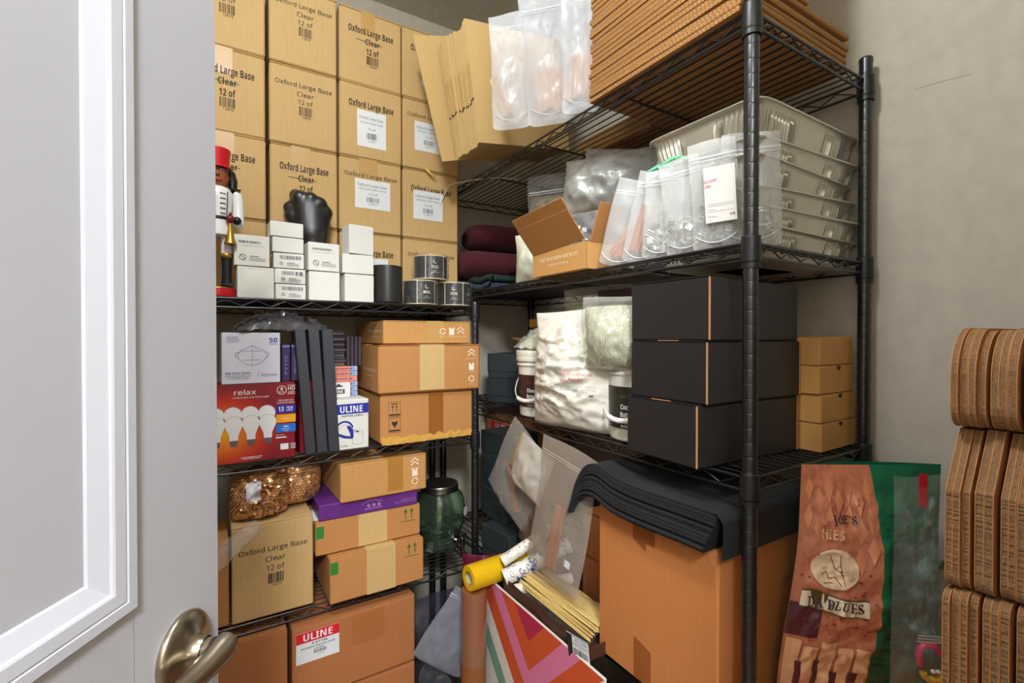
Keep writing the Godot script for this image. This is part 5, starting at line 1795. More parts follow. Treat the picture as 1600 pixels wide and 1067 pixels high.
func right_pouches() -> void:
	var y0 := 1.3675
	var clips := clip_mesh()
	var steel := mat("clip_steel", rgb(206, 206, 202), 0.3, 0.6)
	var zip := mat("zip_clear", rgb(226, 228, 230), 0.3)
	var veneer := mat("veneer", rgb(176, 106, 62), 0.65, 0.0, {"albedo_texture": flute, "uv1_triplanar": true, "uv1_scale": Vector3(8, 8, 8)})
	var cols := ["first pouch from the open carton", "second pouch from the open carton", "third pouch from the open carton", "fourth pouch from the open carton", "pouch with the red handwriting label", "pouch behind the near post"]
	var spec := [  # bottom centre, yaw, roll, w, h, belly, contents (0 veneer, 1 clips), count
		[Vector3(0.815, y0, -0.842), -62.0, -15.0, 0.088, 0.205, 0.014, 0, 5],
		[Vector3(0.820, y0, -0.775), -64.0, -12.0, 0.078, 0.205, 0.013, 0, 5],
		[Vector3(0.812, y0, -0.700), -66.0, -2.0, 0.082, 0.190, 0.015, 1, 15],
		[Vector3(0.815, y0, -0.634), -66.0, 6.0, 0.080, 0.195, 0.016, 1, 15],
		[Vector3(0.818, y0, -0.570), -62.0, 3.0, 0.086, 0.208, 0.016, 1, 17],
		[Vector3(0.858, y0, -0.528), -52.0, 0.0, 0.100, 0.215, 0.016, 1, 16]]
	rng.seed = 31
	for k in 6:
		var s: Array = spec[k]
		var lab: String = ["frosted pouch of brown wood strips leaning beside the open carton", "frosted narrow pouch of upright brown strips next to the leaning one", "frosted pouch with loose metal clips, nearest the wood strip pouches", "frosted pouch of metal clips with a green torn top", "frosted pouch of metal clips wearing a white label with red handwriting", "frosted pouch of metal clips half hidden behind the near post"][k]
		var t := thing("pouch", lab, "pouch", s[0], s[1])
		t.rotation.z = deg_to_rad(s[2])
		part(t, "film", pouch_mesh(s[3], s[4], s[5], 71 + k, 0.004, 0.45, 20, 30, 12.0), frosted())
		part(t, "zip_strip", strip(s[3], s[4] * 0.86), zip)
		part(t, "gusset_seam", gusset(s[3], s[4], s[5]), zip)
		var inside: String = "inside the " + cols[k]
		for i in s[7]:
			if s[6] == 0:
				var g := Geo.new()
				g.box(Vector3(0, 0.052, 0), Vector3(0.013, 0.104, 0.0015), 0.0004)
				var w := single("wood_strip", "brown wood strip %s" % inside, "wood strip", g, veneer, Vector3.ZERO, 0.0, "wood strips " + inside)
				w.transform = t.transform * Transform3D(Basis(Vector3(0, 0, 1), deg_to_rad([-22.0, -3.0][k] + rng.randf_range(-6, 6))), Vector3(-0.016 + i * 0.0085, 0.022 + rng.randf_range(0, 0.006), 0.006 - 0.0035 * (i % 3)))
			else:
				var c := single("wick_clip", "small folded metal clip %s" % inside, "clip", clips, steel, Vector3.ZERO, 0.0, "metal clips " + inside)
				var row: int = i / 4
				var basis := Basis.from_euler(Vector3(rng.randf_range(-0.6, 0.6), rng.randf_range(-0.7, 0.7), rng.randf_range(-PI, PI)))
				c.transform = t.transform * Transform3D(basis, Vector3((i % 4 - 1.5) * s[3] * 0.19 + rng.randf_range(-0.004, 0.004), 0.024 + row * 0.015 + rng.randf_range(-0.003, 0.003), rng.randf_range(-0.004, 0.008)))
		if k == 3 or k == 2:                             # green top edge
			var g := Geo.new()
			g.tube([Vector3(-s[3] * 0.46, s[4] - 0.002, 0), Vector3(-s[3] * 0.2, s[4] + 0.006, -0.006), Vector3(s[3] * 0.05, s[4] + 0.007, -0.012), Vector3(s[3] * 0.2, s[4] - 0.002, -0.012)], [0.002, 0.006, 0.005, 0.002], 8)
			part(t, "green_edge", g, mat("edge_green", rgb(86, 168, 120), 0.4), "green torn edge")
		if k == 4:
			var g := Geo.new()
			g.box(Vector3(0.012, 0.098, 0.0235), Vector3(0.054, 0.104, 0.0006))
			var lb := part(t, "label_sticker", g, mat("label_cream", rgb(212, 210, 202), 0.5), "white printed label with red handwriting")
			g = Geo.new()
			g.text("Hot wick", -0.004, 0.124, 0.022, 0.0055, 0.0241, "Droid Serif", true, 0.12)
			g.text("clips.", -0.008, 0.115, 0.013, 0.005, 0.0241, "Droid Serif", true, 0.1)
			part(lb, "handwriting", g, mat("ink_red", rgb(170, 40, 66), 0.6))
			g = Geo.new()
			for yy: float in [0.080, 0.0765, 0.066]: g.rect(0.011, yy, 0.046, 0.0004, 0.0241)
			g.text("wick clips", -0.004, 0.070, 0.013, 0.0018, 0.0241)
			g.text("100 pack", -0.003, 0.057, 0.016, 0.002, 0.0241)
			g.text("VS", 0.031, 0.0575, 0.009, 0.005, 0.0241, "Droid Sans", true)
			part(lb, "printed_text", g, ink())
	# tall zip bag leaning behind, its corner up under the shelf
	var t := thing("pouch", "large frosted zip bag leaning behind the small pouches, its corner near the top shelf", "pouch", Vector3(0.935, y0, -0.86), -52.0)
	t.rotation.z = deg_to_rad(-20.0)
	part(t, "film", pouch_mesh(0.125, 0.285, 0.012, 81, 0.008, 0.4, 20, 30, 9.0), frosted("frosted_blue", Color(0.72, 0.75, 0.77, 0.5)))
	part(t, "zip_strip", strip(0.125, 0.245), zip)
	# foil pans, nested and tilted
	var foil := mat("foil", rgb(214, 210, 196), 0.34, 0.72)
	var rims := [1.408, 1.446, 1.488, 1.535, 1.574, 1.642]
	for i in 6:
		var p := foil_pan(0.405, 0.27, 0.058 if i < 5 else 0.066)
		var o := thing("foil_pan", "crinkled foil roasting pan, %s of the nested stack on the second shelf" % ["lowest", "second", "third", "fourth", "fifth", "topmost"][i], "foil pan", Vector3(1.048 + [0.010, 0.004, 0.0, -0.012, 0.002, 0.006][i], rims[i], -0.644 + [0.0, 0.004, 0.0, -0.003, 0.002, 0.0][i]), [1.0, -1.5, 0.5, 1.0, -1.0, 0.5][i], "nested foil pans")
		o.rotation.z = deg_to_rad([0.5, 1.5, 5.0, -0.8, 2.0, 0.0][i] * 0.6)
		part(o, "tray", p[0], foil)
		part(o, "rolled_rim", p[1], foil)
	# crumpled silver and clear bags in the middle
	t = thing("silver_bag", "crumpled silvery pouch heaped behind the open carton", "pouch", Vector3(0.96, y0 + 0.185, -1.03), -60.0)
	part(t, "film", pouch_mesh(0.25, 0.17, 0.05, 91, 0.04, 0.55, 30, 28, 7.0), mat("pearl_film", Color(0.76, 0.77, 0.75, 0.8), 0.32, 0.2, {"cull_mode": BaseMaterial3D.CULL_DISABLED}))
	t = thing("silver_bag", "pale frosted bag lying over the silvery pouch under the top shelf", "pouch", Vector3(0.965, y0 + 0.272, -0.99), -62.0)
	t.rotation.z = deg_to_rad(-12.0)
	part(t, "film", pouch_mesh(0.22, 0.085, 0.02, 93, 0.02, 0.5, 24, 20, 10.0), frosted())
	t = thing("clear_bag", "clear zip bag with a white zip and dark scraps, behind the open carton's flap", "zip bag", Vector3(0.905, y0 + 0.14, -1.205), -58.0)
	part(t, "film", pouch_mesh(0.17, 0.20, 0.02, 95, 0.012, 0.5, 26, 26, 8.0), mat("bag_clear", Color(0.8, 0.82, 0.84, 0.07), 0.08, 0.0, {"cull_mode": BaseMaterial3D.CULL_DISABLED}))
	part(t, "zip_strip", strip(0.17, 0.15), mat("zip_clear", rgb(226, 228, 230), 0.3))
	part(t, "scraps", pouch_mesh(0.15, 0.135, 0.014, 96, 0.03, 0.9, 28, 24, 22.0), mat("scrap_olive", rgb(108, 98, 70), 0.6))
	# folded red and dark blankets at the far end
	var red := mat("blanket_red", rgb(92, 16, 32), 0.95, 0.0, {"albedo_texture": weave, "uv1_triplanar": true, "uv1_scale": Vector3(14, 14, 14), "rim_enabled": true, "rim": 0.5})
	var rolls := [[0.135, 0.07, "rolled dark red fleece blanket under the wires of the top shelf", red], [0.058, 0.076, "rolled dark red fleece blanket beneath the upper roll, beside the candle cartons", red]]
	for i in 2:
		var g := Geo.new()
		blanket(g, 0.20, rolls[i][1], 60 + i)
		single("blanket", rolls[i][2], "blanket", g, rolls[i][3], Vector3(0.99 - i * 0.05, y0 + rolls[i][0] + 0.055 * (1 - i) + 0.0 + (0.045 if i else 0.025), -1.64 + i * 0.015), -8.0)
	for i in 2:
		var g := Geo.new()
		g.xf = Transform3D(Basis(), Vector3.ZERO)
		var pts := PackedVector3Array()
		for j in 9:
			for q in 33:
				var a := j / 8.0 * PI
				var x := (q / 32.0 - 0.5) * 0.34
				pts.append(Vector3(x, 0.0125 - 0.0125 * cos(a) + 0.003 * sin(q * 0.7 + i), 0.10 + 0.014 * sin(a) + 0.004 * sin(q * 0.4)))
		g.grid(pts, 33, 9)
		g.box(Vector3(0, 0.0125, -0.02), Vector3(0.33, 0.022, 0.235), 0.006)
		single("cloth", ["folded blue grey cloth at the bottom of the blanket pile", "folded dark green cloth under the red blankets"][i], "cloth", g, mat(["cloth_blue", "cloth_green"][i], [rgb(46, 58, 78), rgb(26, 48, 42)][i], 0.9), Vector3(0.93, y0 + 0.001 + i * 0.0275, -1.63), -90.0 + i * 3)
	# white pouch of flakes beside the open carton
	t = thing("flake_pouch", "white pouch of wax flakes standing behind the open carton's corner", "pouch", Vector3(0.865, y0, -1.235), -72.0)
	t.rotation.z = deg_to_rad(2.0)
	part(t, "film", pouch_mesh(0.165, 0.165, 0.035, 99, 0.009, 0.6, 22, 24, 12.0), mat("flake_film", rgb(222, 224, 204), 0.35))
	# open kraft carton with raised flaps
	var gold := kraft("kraft_gold", rgb(196, 146, 82))
	var inner := kraft("kraft_inner", rgb(178, 124, 66))
	t = thing("open_carton", "small kraft carton open on the second shelf, its front flap raised", "carton", Vector3(0.865, y0, -1.008), -90.0)
	var w := 0.226
	var h := 0.066
	var d := 0.19
	var g := Geo.new()
	g.box(Vector3(0, h / 2, d / 2 - 0.0015), Vector3(w, h, 0.003))
	g.box(Vector3(0, h / 2, -d / 2 + 0.0015), Vector3(w, h, 0.003))
	for s: float in [-1.0, 1.0]: g.box(Vector3(s * (w / 2 - 0.0015), h / 2, 0), Vector3(0.003, h, d - 0.004))
	g.box(Vector3(0, 0.0015, 0), Vector3(w - 0.004, 0.003, d - 0.004))
	part(t, "body", g, gold)
	g = Geo.new()
	g.xf = Transform3D(Basis(Vector3(0, 0, 1), deg_to_rad(3.0)) * Basis(Vector3.RIGHT, deg_to_rad(38.0)), Vector3(0, h, d / 2))
	g.box(Vector3(0, 0.042, 0), Vector3(w * 0.98, 0.084, 0.003), 0.0008)
	g.box(Vector3(0, 0.099, -0.0015), Vector3(w * 0.98, 0.030, 0.003), 0.0008)
	part(t, "front_flap", g, inner)
	g = Geo.new()
	g.xf = Transform3D(Basis(Vector3(0, 0, 1), deg_to_rad(-24.0)), Vector3(w / 2, h, 0))
	g.box(Vector3(0, 0.048, 0.035), Vector3(0.003, 0.096, d * 0.5), 0.0008)
	part(t, "side_flap", g, inner)
	g = Geo.new()
	g.text("THE WOODEN WICK CO.", 0.004, h * 0.62, w * 0.74, 0.0085, d / 2 + 0.0006)
	g.text("a candle wick company", 0.0, h * 0.38, w * 0.4, 0.004, d / 2 + 0.0006)
	part(t, "printed_lettering", g, ink(false))
	t = thing("clip_bag", "crumpled clear bag of shiny clips bulging out of the open carton", "bag", Vector3(0.865, y0 + 0.02, -0.965), -75.0)
	part(t, "film", pouch_mesh(0.16, 0.15, 0.035, 103, 0.03, 0.5, 26, 26, 16.0), mat("shiny_clear", Color(0.85, 0.87, 0.9, 0.12), 0.08, 0.0, {"cull_mode": BaseMaterial3D.CULL_DISABLED}))
	for i in 14:
		var c := single("wick_clip", "small metal clip in the clear bag inside the open carton", "clip", clips, steel, Vector3(0.85 + rng.randf_range(-0.03, 0.02), y0 + 0.045 + 0.006 * i, -0.965 + rng.randf_range(-0.035, 0.045)), 0.0, "metal clips inside the open carton")
		c.rotation = Vector3(rng.randf_range(-1, 1), rng.randf_range(-2, 0), rng.randf_range(-2, 2))

func blanket(g: Geo, length: float, r: float, sd: int) -> void:      # a soft roll lying along z... its end faces the camera
	var nz := FastNoiseLite.new()
	nz.seed = sd
	nz.frequency = 22.0
	var pts := PackedVector3Array()
	for j in 23:
		var v := j / 22.0
		var cap := sqrt(clampf(1.0 - pow(absf(v * 2 - 1), 7.0), 0, 1))
		for i in 40:
			var a := TAU * i / 40.0
			var rr := r * cap * (1.0 + 0.05 * nz.get_noise_3d(cos(a) * r, sin(a) * r, v * length))
			pts.append(Vector3((v - 0.5) * length * 1.75, sin(a) * rr * 0.74, cos(a) * rr * 1.35))
	g.grid(pts, 40, 23, true, true)

func foil_pan(w: float, d: float, h: float) -> Array:     # rim at y = 0; ribbed tapering walls
	var tray := Geo.new()
	var seg := 432
	var outline := func(k: float, shrink: float) -> Vector2:
		# rounded rectangle, k in 0..1
		var a := k * TAU
		var c := Vector2(cos(a), sin(a))
		var e := 0.18
		var x := signf(c.x) * pow(absf(c.x), e) * (w / 2 - shrink)
		var y := signf(c.y) * pow(absf(c.y), e) * (d / 2 - shrink)
		return Vector2(x, y)
	var pts := PackedVector3Array()
	var lens := PackedFloat32Array()
	var raw := []
	var total := 0.0
	for i in 721:
		raw.append(outline.call(i / 720.0, 0.0))
		if i: total += raw[i].distance_to(raw[i - 1])
		lens.append(total)
	var ks := PackedFloat32Array()                          # even steps along the outline
	var q := 0
	for i in seg:
		var want := total * i / seg
		while lens[q + 1] < want: q += 1
		ks.append((q + (want - lens[q]) / maxf(lens[q + 1] - lens[q], 1e-6)) / 720.0)
	var rows := [[0.0, 0.0], [0.0045, -0.003], [0.006, -0.007], [0.011, -h * 0.4], [0.017, -h * 0.8], [0.021, -h], [0.03, -h - 0.001]]
	for r in rows.size():
		for i in seg:
			var rib := (0.0032 * (1.0 if i % 4 < 2 else -1.0) if (i / 6) % 9 > 1 else 0.0012 * sin(i * 2.3 + r)) if r in [3, 4] else 0.0
			var p: Vector2 = outline.call(ks[i], rows[r][0] + rib)
			pts.append(Vector3(p.x, rows[r][1], p.y))
	for i in seg: pts.append(Vector3(0, -h - 0.001, 0))
	tray.grid(pts, seg, rows.size() + 1, true)
	var rim := Geo.new()
	var rp := []
	for i in seg + 1:
		var p: Vector2 = outline.call(ks[i % seg], -0.0035)
		rp.append(Vector3(p.x, 0.0005, p.y))
	rim.tube(rp, 0.0026, 8, false)
	var fp := PackedVector3Array()
	for r in 2:
		for i in seg:
			var p: Vector2 = outline.call(ks[i], 0.0 if r else -0.0035)
			fp.append(Vector3(p.x, 0.0, p.y))
	rim.grid(fp, seg, 2, true)
	return [tray, rim]

# ------------------------------------------------------------------ third shelf of the right unit (top at 0.955)
func bucket(label: String, at: Vector3, turn: float, title: Array, stripe: Color, lab: Color) -> void:
	var t := thing("butter_bucket", label, "bucket", at, turn)
	var white := mat("bucket_white", rgb(226, 224, 212), 0.4)
	var r := 0.083
	var g := Geo.new()
	g.lathe([Vector2(0, 0), Vector2(r - 0.012, 0), Vector2(r - 0.009, 0.002), Vector2(r - 0.008, 0.006), Vector2(r - 0.003, 0.155), Vector2(r - 0.003, 0.155), Vector2(r + 0.001, 0.156), Vector2(r + 0.001, 0.163), Vector2(r - 0.0025, 0.164), Vector2(r - 0.0025, 0.170)], 56)
	part(t, "body", g, white)
	g = Geo.new()
	g.lathe([Vector2(r - 0.001, 0.169), Vector2(r + 0.0035, 0.170), Vector2(r + 0.0035, 0.182), Vector2(r + 0.0015, 0.184), Vector2(r + 0.004, 0.188), Vector2(r + 0.004, 0.200), Vector2(r + 0.002, 0.203), Vector2(r - 0.006, 0.203), Vector2(r - 0.008, 0.199), Vector2(0, 0.199)], 56)
	part(t, "lid", g, white)
	var wrap := func(p: Vector3) -> Vector3:
		var rr := r - 0.0072 + 0.0052 * p.y / 0.155 + p.z
		return Vector3(sin(p.x / r) * rr, p.y, cos(p.x / r) * rr)
	g = Geo.new()
	for k in 24:
		g.rect(-0.06 + 0.005 * (k + 0.5) , 0.080, 0.005, 0.098, 0.0004)
	g.bend(wrap)
	var lb := part(t, "label_sticker", g, mat("bucket_label_%s" % title[0], lab, 0.4))
	g = Geo.new()
	g.text(title[0], 0.012, 0.082, 0.034, 0.0115, 0.0009, "Droid Sans", true)
	g.text(title[1], 0.012, 0.064, 0.036, 0.0115, 0.0009, "Droid Sans", true)
	g.text(title[2], 0.014, 0.046, 0.03, 0.006, 0.0009, "Droid Sans", true)
	g.text("Deodorized", 0.012, 0.037, 0.034, 0.006, 0.0009, "Droid Sans", true)
	for k in 4: g.rect(-0.038, 0.056 - k * 0.004, 0.014, 0.0008, 0.0009)
	g.bend(wrap)
	part(lb, "printed_text", g, mat("print_white", rgb(232, 232, 234), 0.32))
	g = Geo.new()
	g.text("100% Pure", 0.010, 0.106, 0.036, 0.006, 0.0009)
	g.bend(wrap)
	part(lb, "printed_tagline", g, mat("tagline_%s" % title[0], stripe, 0.5))
	# wire bail hanging down in front with a white grip
	g = Geo.new()
	var pts := []
	for k in 17:
		var a := -1.62 + 3.24 * k / 16.0
		var fall := cos(a * 0.97)
		pts.append(Vector3(sin(a) * (r + 0.005), 0.150 - 0.098 * pow(maxf(0, fall), 0.7), cos(a) * (r + 0.005) + 0.004 * fall))
	g.tube(pts, 0.0017, 8)
	var bail := part(t, "handle", g, white)
	g = Geo.new()
	g.tube([pts[6] + Vector3(0, 0, 0.001), pts[7] + Vector3(0, 0, 0.002), pts[8] + Vector3(0, 0, 0.003), pts[9] + Vector3(0, 0, 0.002), pts[10] + Vector3(0, 0, 0.001)], 0.0062, 14)
	part(bail, "grip", g, white)

func dark_box(label: String, at: Vector3, size: Vector3, yaw: float, group := "slate grey lidded boxes") -> void:
	var t := thing("lidded_box", label, "box", at, yaw, group)
	var m := mat("card_slate", rgb(46, 54, 55), 0.45)
	var g := Geo.new()
	g.box(Vector3(0, size.y * 0.14, 0), Vector3(size.x - 0.004, size.y * 0.28, size.z - 0.004), 0.0015)
	part(t, "base", g, m)
	g = Geo.new()
	g.box(Vector3(0, size.y * 0.625, 0), Vector3(size.x, size.y * 0.74, size.z), 0.002)
	part(t, "lid", g, m)

func right_middle() -> void:
	var y0 := 0.9555
	# three black mailer boxes
	var blk := mat("mailer_black", rgb(36, 34, 34), 0.4, 0.0, {"albedo_texture": flute, "uv1_triplanar": true, "uv1_scale": Vector3(5, 5, 5)})
	var raw := mat("raw_edge", rgb(176, 122, 78), 0.8)
	for i in 3:
		var h: float = [0.118, 0.117, 0.119][i]
		var yaw: float = [-92.5, -90.5, -89.5][i]
		var t := thing("mailer_box", ["black corrugated mailer box at the bottom of the stack by the near post", "black corrugated mailer box in the middle of the stack by the near post", "black corrugated mailer box on top of the stack by the near post"][i], "box", Vector3([0.916, 0.920, 0.918][i], y0 + [0.0, 0.119, 0.237][i], [-0.650, -0.645, -0.646][i]), yaw)
		var w: float = [0.184, 0.190, 0.192][i]
		var d: float = [0.318, 0.312, 0.305][i]
		var g := Geo.new()
		g.box(Vector3(0, h / 2, 0), Vector3(w, h, d), 0.003)
		part(t, "body", g, blk)
		g = Geo.new()
		g.box(Vector3(w / 2 - 0.0005, h / 2, d / 2 + 0.0002), Vector3(0.0035, h - 0.004, 0.0025), 0.0006)
		part(t, "raw_edge", g, raw, "bare brown corrugated edge")
		if i != 2:
			g = Geo.new()
			g.box(Vector3(w / 2 + 0.0004, h / 2, -d / 2 + 0.001), Vector3(0.0025, h - 0.004, 0.0035), 0.0006)
			part(t, "raw_edge", g, raw, "bare brown corrugated edge")
		g = Geo.new()
		g.box(Vector3(0.0, h + 0.0006, d / 2 - 0.003), Vector3(w - 0.01, 0.0018, 0.007))
		part(t, "lid_edge", g, blk)
		if i < 2:
			g = Geo.new()
			g.box(Vector3(0.005, h + 0.0012, d / 2 - 0.0005), Vector3(0.05, 0.0016, 0.003), 0.0004)
			part(t, "tuck_slot", g, raw)
	# four kraft boxes with thumb notches
	var kb := kraft("kraft_honey", rgb(206, 152, 86))
	for i in 4:
		var t := thing("kraft_box", "flat kraft box with thumb notch, %s in the stack by the rear post" % ["lowest", "second", "third", "topmost"][i], "box", Vector3([1.160, 1.158, 1.152, 1.152][i], y0 + i * 0.0613, -0.638), [1.5, 1.0, 0.0, 0.5][i], "kraft boxes stacked by the rear post")
		var w: float = [0.160, 0.156, 0.150, 0.149][i]
		var g := Geo.new()
		g.box(Vector3(0, 0.0295, 0), Vector3(w, 0.059, 0.255), 0.0022)
		part(t, "body", g, kb)
		g = Geo.new()
		g.box(Vector3(0, 0.0597, 0), Vector3(w - 0.003, 0.0016, 0.252), 0.0004)
		part(t, "lid", g, kb)
		if i < 3:
			g = Geo.new()
			g.ring(0.008, 0.0585, 0, 0.0095, 0.1278, 16, PI, TAU)
			part(t, "thumb_notch", g, mat("slot_dark", rgb(62, 42, 24), 0.9))
	bucket("white bucket with a brown Shea label and hanging handle beside the big soy bag", Vector3(0.888, y0, -1.232), -72.0, ["Shea", "Butter", "Natural"], rgb(120, 70, 62), rgb(58, 34, 32))
	bucket("white bucket with a dark Cocoa label, between the soy bag and black boxes", Vector3(0.885, y0, -0.822), -80.0, ["Cocoa", "Butter", "Natural"], rgb(96, 112, 44), rgb(42, 40, 32))
	# soy flake bags
	var t := thing("soy_bag", "big white bag of soy flakes with small red print, on the third shelf", "bag", Vector3(0.812, y0, -0.985), -76.0)
	var white := mat("bag_white", rgb(222, 217, 203), 0.36)
	part(t, "film", pouch_mesh(0.270, 0.315, 0.064, 111, 0.017, 0.8, 44, 60, 9.0, 0.0, 2.6), white)
	var front := func(p: Vector3) -> Vector3:
		var u := p.x / 0.265 + 0.5
		var v := p.y / 0.335
		var edge := pow(sin(u * PI), 0.55) * pow(clampf(sin(pow(v, 1.0) * PI), 0, 1), 0.6)
		return Vector3(p.x * (1.0 - 0.05 * edge), p.y, 0.062 * edge * (1.0 - 0.75 * smoothstep(0.75, 0.95, v)) + 0.0200 * edge + 0.001)
	var g := Geo.new()
	g.text("supernatural", 0.052, 0.153, 0.082, 0.0075, 0)
	g.text("soy flakes.", 0.044, 0.139, 0.064, 0.0085, 0)
	g.bend(front)
	part(t, "printed_title", g, mat("ink_rose", rgb(186, 84, 92), 0.6))
	g = Geo.new()
	for k in 4: g.rect(0.055, 0.122 - k * 0.0035, 0.09, 0.0006)
	g.rect(0.088, 0.100, 0.009, 0.003)
	g.bend(front)
	part(t, "printed_lines", g, mat("ink_grey", rgb(72, 72, 80), 0.7))
	t = thing("soy_bag", "clear bag of pale yellow soy flakes slumped over the white bag and bucket", "bag", Vector3(0.808, y0 + 0.165, -0.822), -66.0)
	part(t, "flakes", pouch_mesh(0.165, 0.152, 0.06, 113, 0.012, 0.9, 26, 26, 14.0), mat("flakes", rgb(228, 230, 196), 0.85, 0.0, {"albedo_texture": weave, "uv1_triplanar": true, "uv1_scale": Vector3(7, 7, 7)}))
	part(t, "film", pouch_mesh(0.185, 0.175, 0.068, 115, 0.016, 0.85, 30, 30, 13.0), mat("bag_glossy", Color(0.94, 0.95, 0.90, 0.16), 0.1, 0.0, {"cull_mode": BaseMaterial3D.CULL_DISABLED}))
	t = thing("soy_bag", "tall clear bag of yellowish flakes behind the white bag, with a dark brown label", "bag", Vector3(0.935, y0, -0.995), -76.0)
	part(t, "flakes", pouch_mesh(0.27, 0.345, 0.05, 117, 0.01, 0.9, 24, 26, 12.0), mat("flakes_old", rgb(206, 206, 150), 0.85, 0.0, {"albedo_texture": weave, "uv1_triplanar": true, "uv1_scale": Vector3(7, 7, 7)}))
	part(t, "film", pouch_mesh(0.29, 0.385, 0.052, 119, 0.014, 0.75, 30, 34, 10.0), mat("bag_glossy", Color(0.94, 0.95, 0.90, 0.16), 0.1, 0.0, {"cull_mode": BaseMaterial3D.CULL_DISABLED}))
	g = Geo.new()
	g.box(Vector3(0.055, 0.352, 0.03), Vector3(0.13, 0.04, 0.002), 0.0005)
	part(t, "label_sticker", g, mat("bucket_label_brown", rgb(54, 34, 30), 0.4), "dark brown label")
	t = thing("flake_bag", "small clear bag of flakes lying on the shea bucket's lid", "bag", Vector3(0.888, y0 + 0.2045, -1.225), -62.0)
	part(t, "flakes", crumple(0.135, 0.055, 0.12, 121, 16.0, 26, 22), mat("flakes", rgb(228, 230, 196), 0.85))
	part(t, "film", crumple(0.16, 0.070, 0.14, 123, 20.0, 32, 24), mat("bag_glossy", Color(0.94, 0.95, 0.90, 0.16), 0.1))
	# slate boxes and an open carton at the far end
	dark_box("slate grey lidded box on the third shelf, beneath another beside the shea bucket", Vector3(0.985, y0, -1.565), Vector3(0.145, 0.090, 0.16), -62.0)
	dark_box("slate grey lidded box on top of another beside the shea bucket", Vector3(0.985, y0 + 0.0905, -1.57), Vector3(0.14, 0.092, 0.16), -56.0)
	var kg := kraft("kraft_warm", rgb(190, 134, 76))
	t = thing("open_carton", "open kraft carton of odds and ends at the back of the third shelf", "carton", Vector3(1.075, y0, -1.37), -90.0)
	g = Geo.new()
	g.box(Vector3(0, 0.11, 0.095), Vector3(0.22, 0.22, 0.003))
	g.box(Vector3(0, 0.11, -0.095), Vector3(0.22, 0.22, 0.003))
	for s: float in [-1.0, 1.0]: g.box(Vector3(s * 0.1085, 0.11, 0), Vector3(0.003, 0.22, 0.187))
	g.box(Vector3(0, 0.0015, 0), Vector3(0.214, 0.003, 0.187))
	part(t, "body", g, kg)
	g = Geo.new()
	g.xf = Transform3D(Basis(Vector3(0, 0, 1), deg_to_rad(78.0)), Vector3(-0.11, 0.22, 0.0))
	g.box(Vector3(0, 0.05, 0), Vector3(0.003, 0.10, 0.187), 0.0008)
	part(t, "flap", g, kg)
	for i in 4:
		g = Geo.new()
		g.box(Vector3(0, 0.006, 0), Vector3(0.12, 0.010, 0.10), 0.002)
		single("dark_case", "flat dark case lying %s in the open carton at the back" % ["lowest", "second", "third", "topmost"][i], "case", g, mat("case_dark", rgb(46, 44, 46), 0.4), Vector3(1.03, y0 + 0.225 + i * 0.0125, -1.37), [5, -6, 2, 9][i], "dark cases in the open carton")
	g = Geo.new()
	g.box(Vector3(0, 0.016, 0), Vector3(0.135, 0.030, 0.075), 0.003)
	single("orange_box", "small amber box lying on the dark cases under the second shelf", "box", g, kraft("kraft_amber", rgb(206, 146, 66)), Vector3(1.02, y0 + 0.277, -1.375), -70.0)

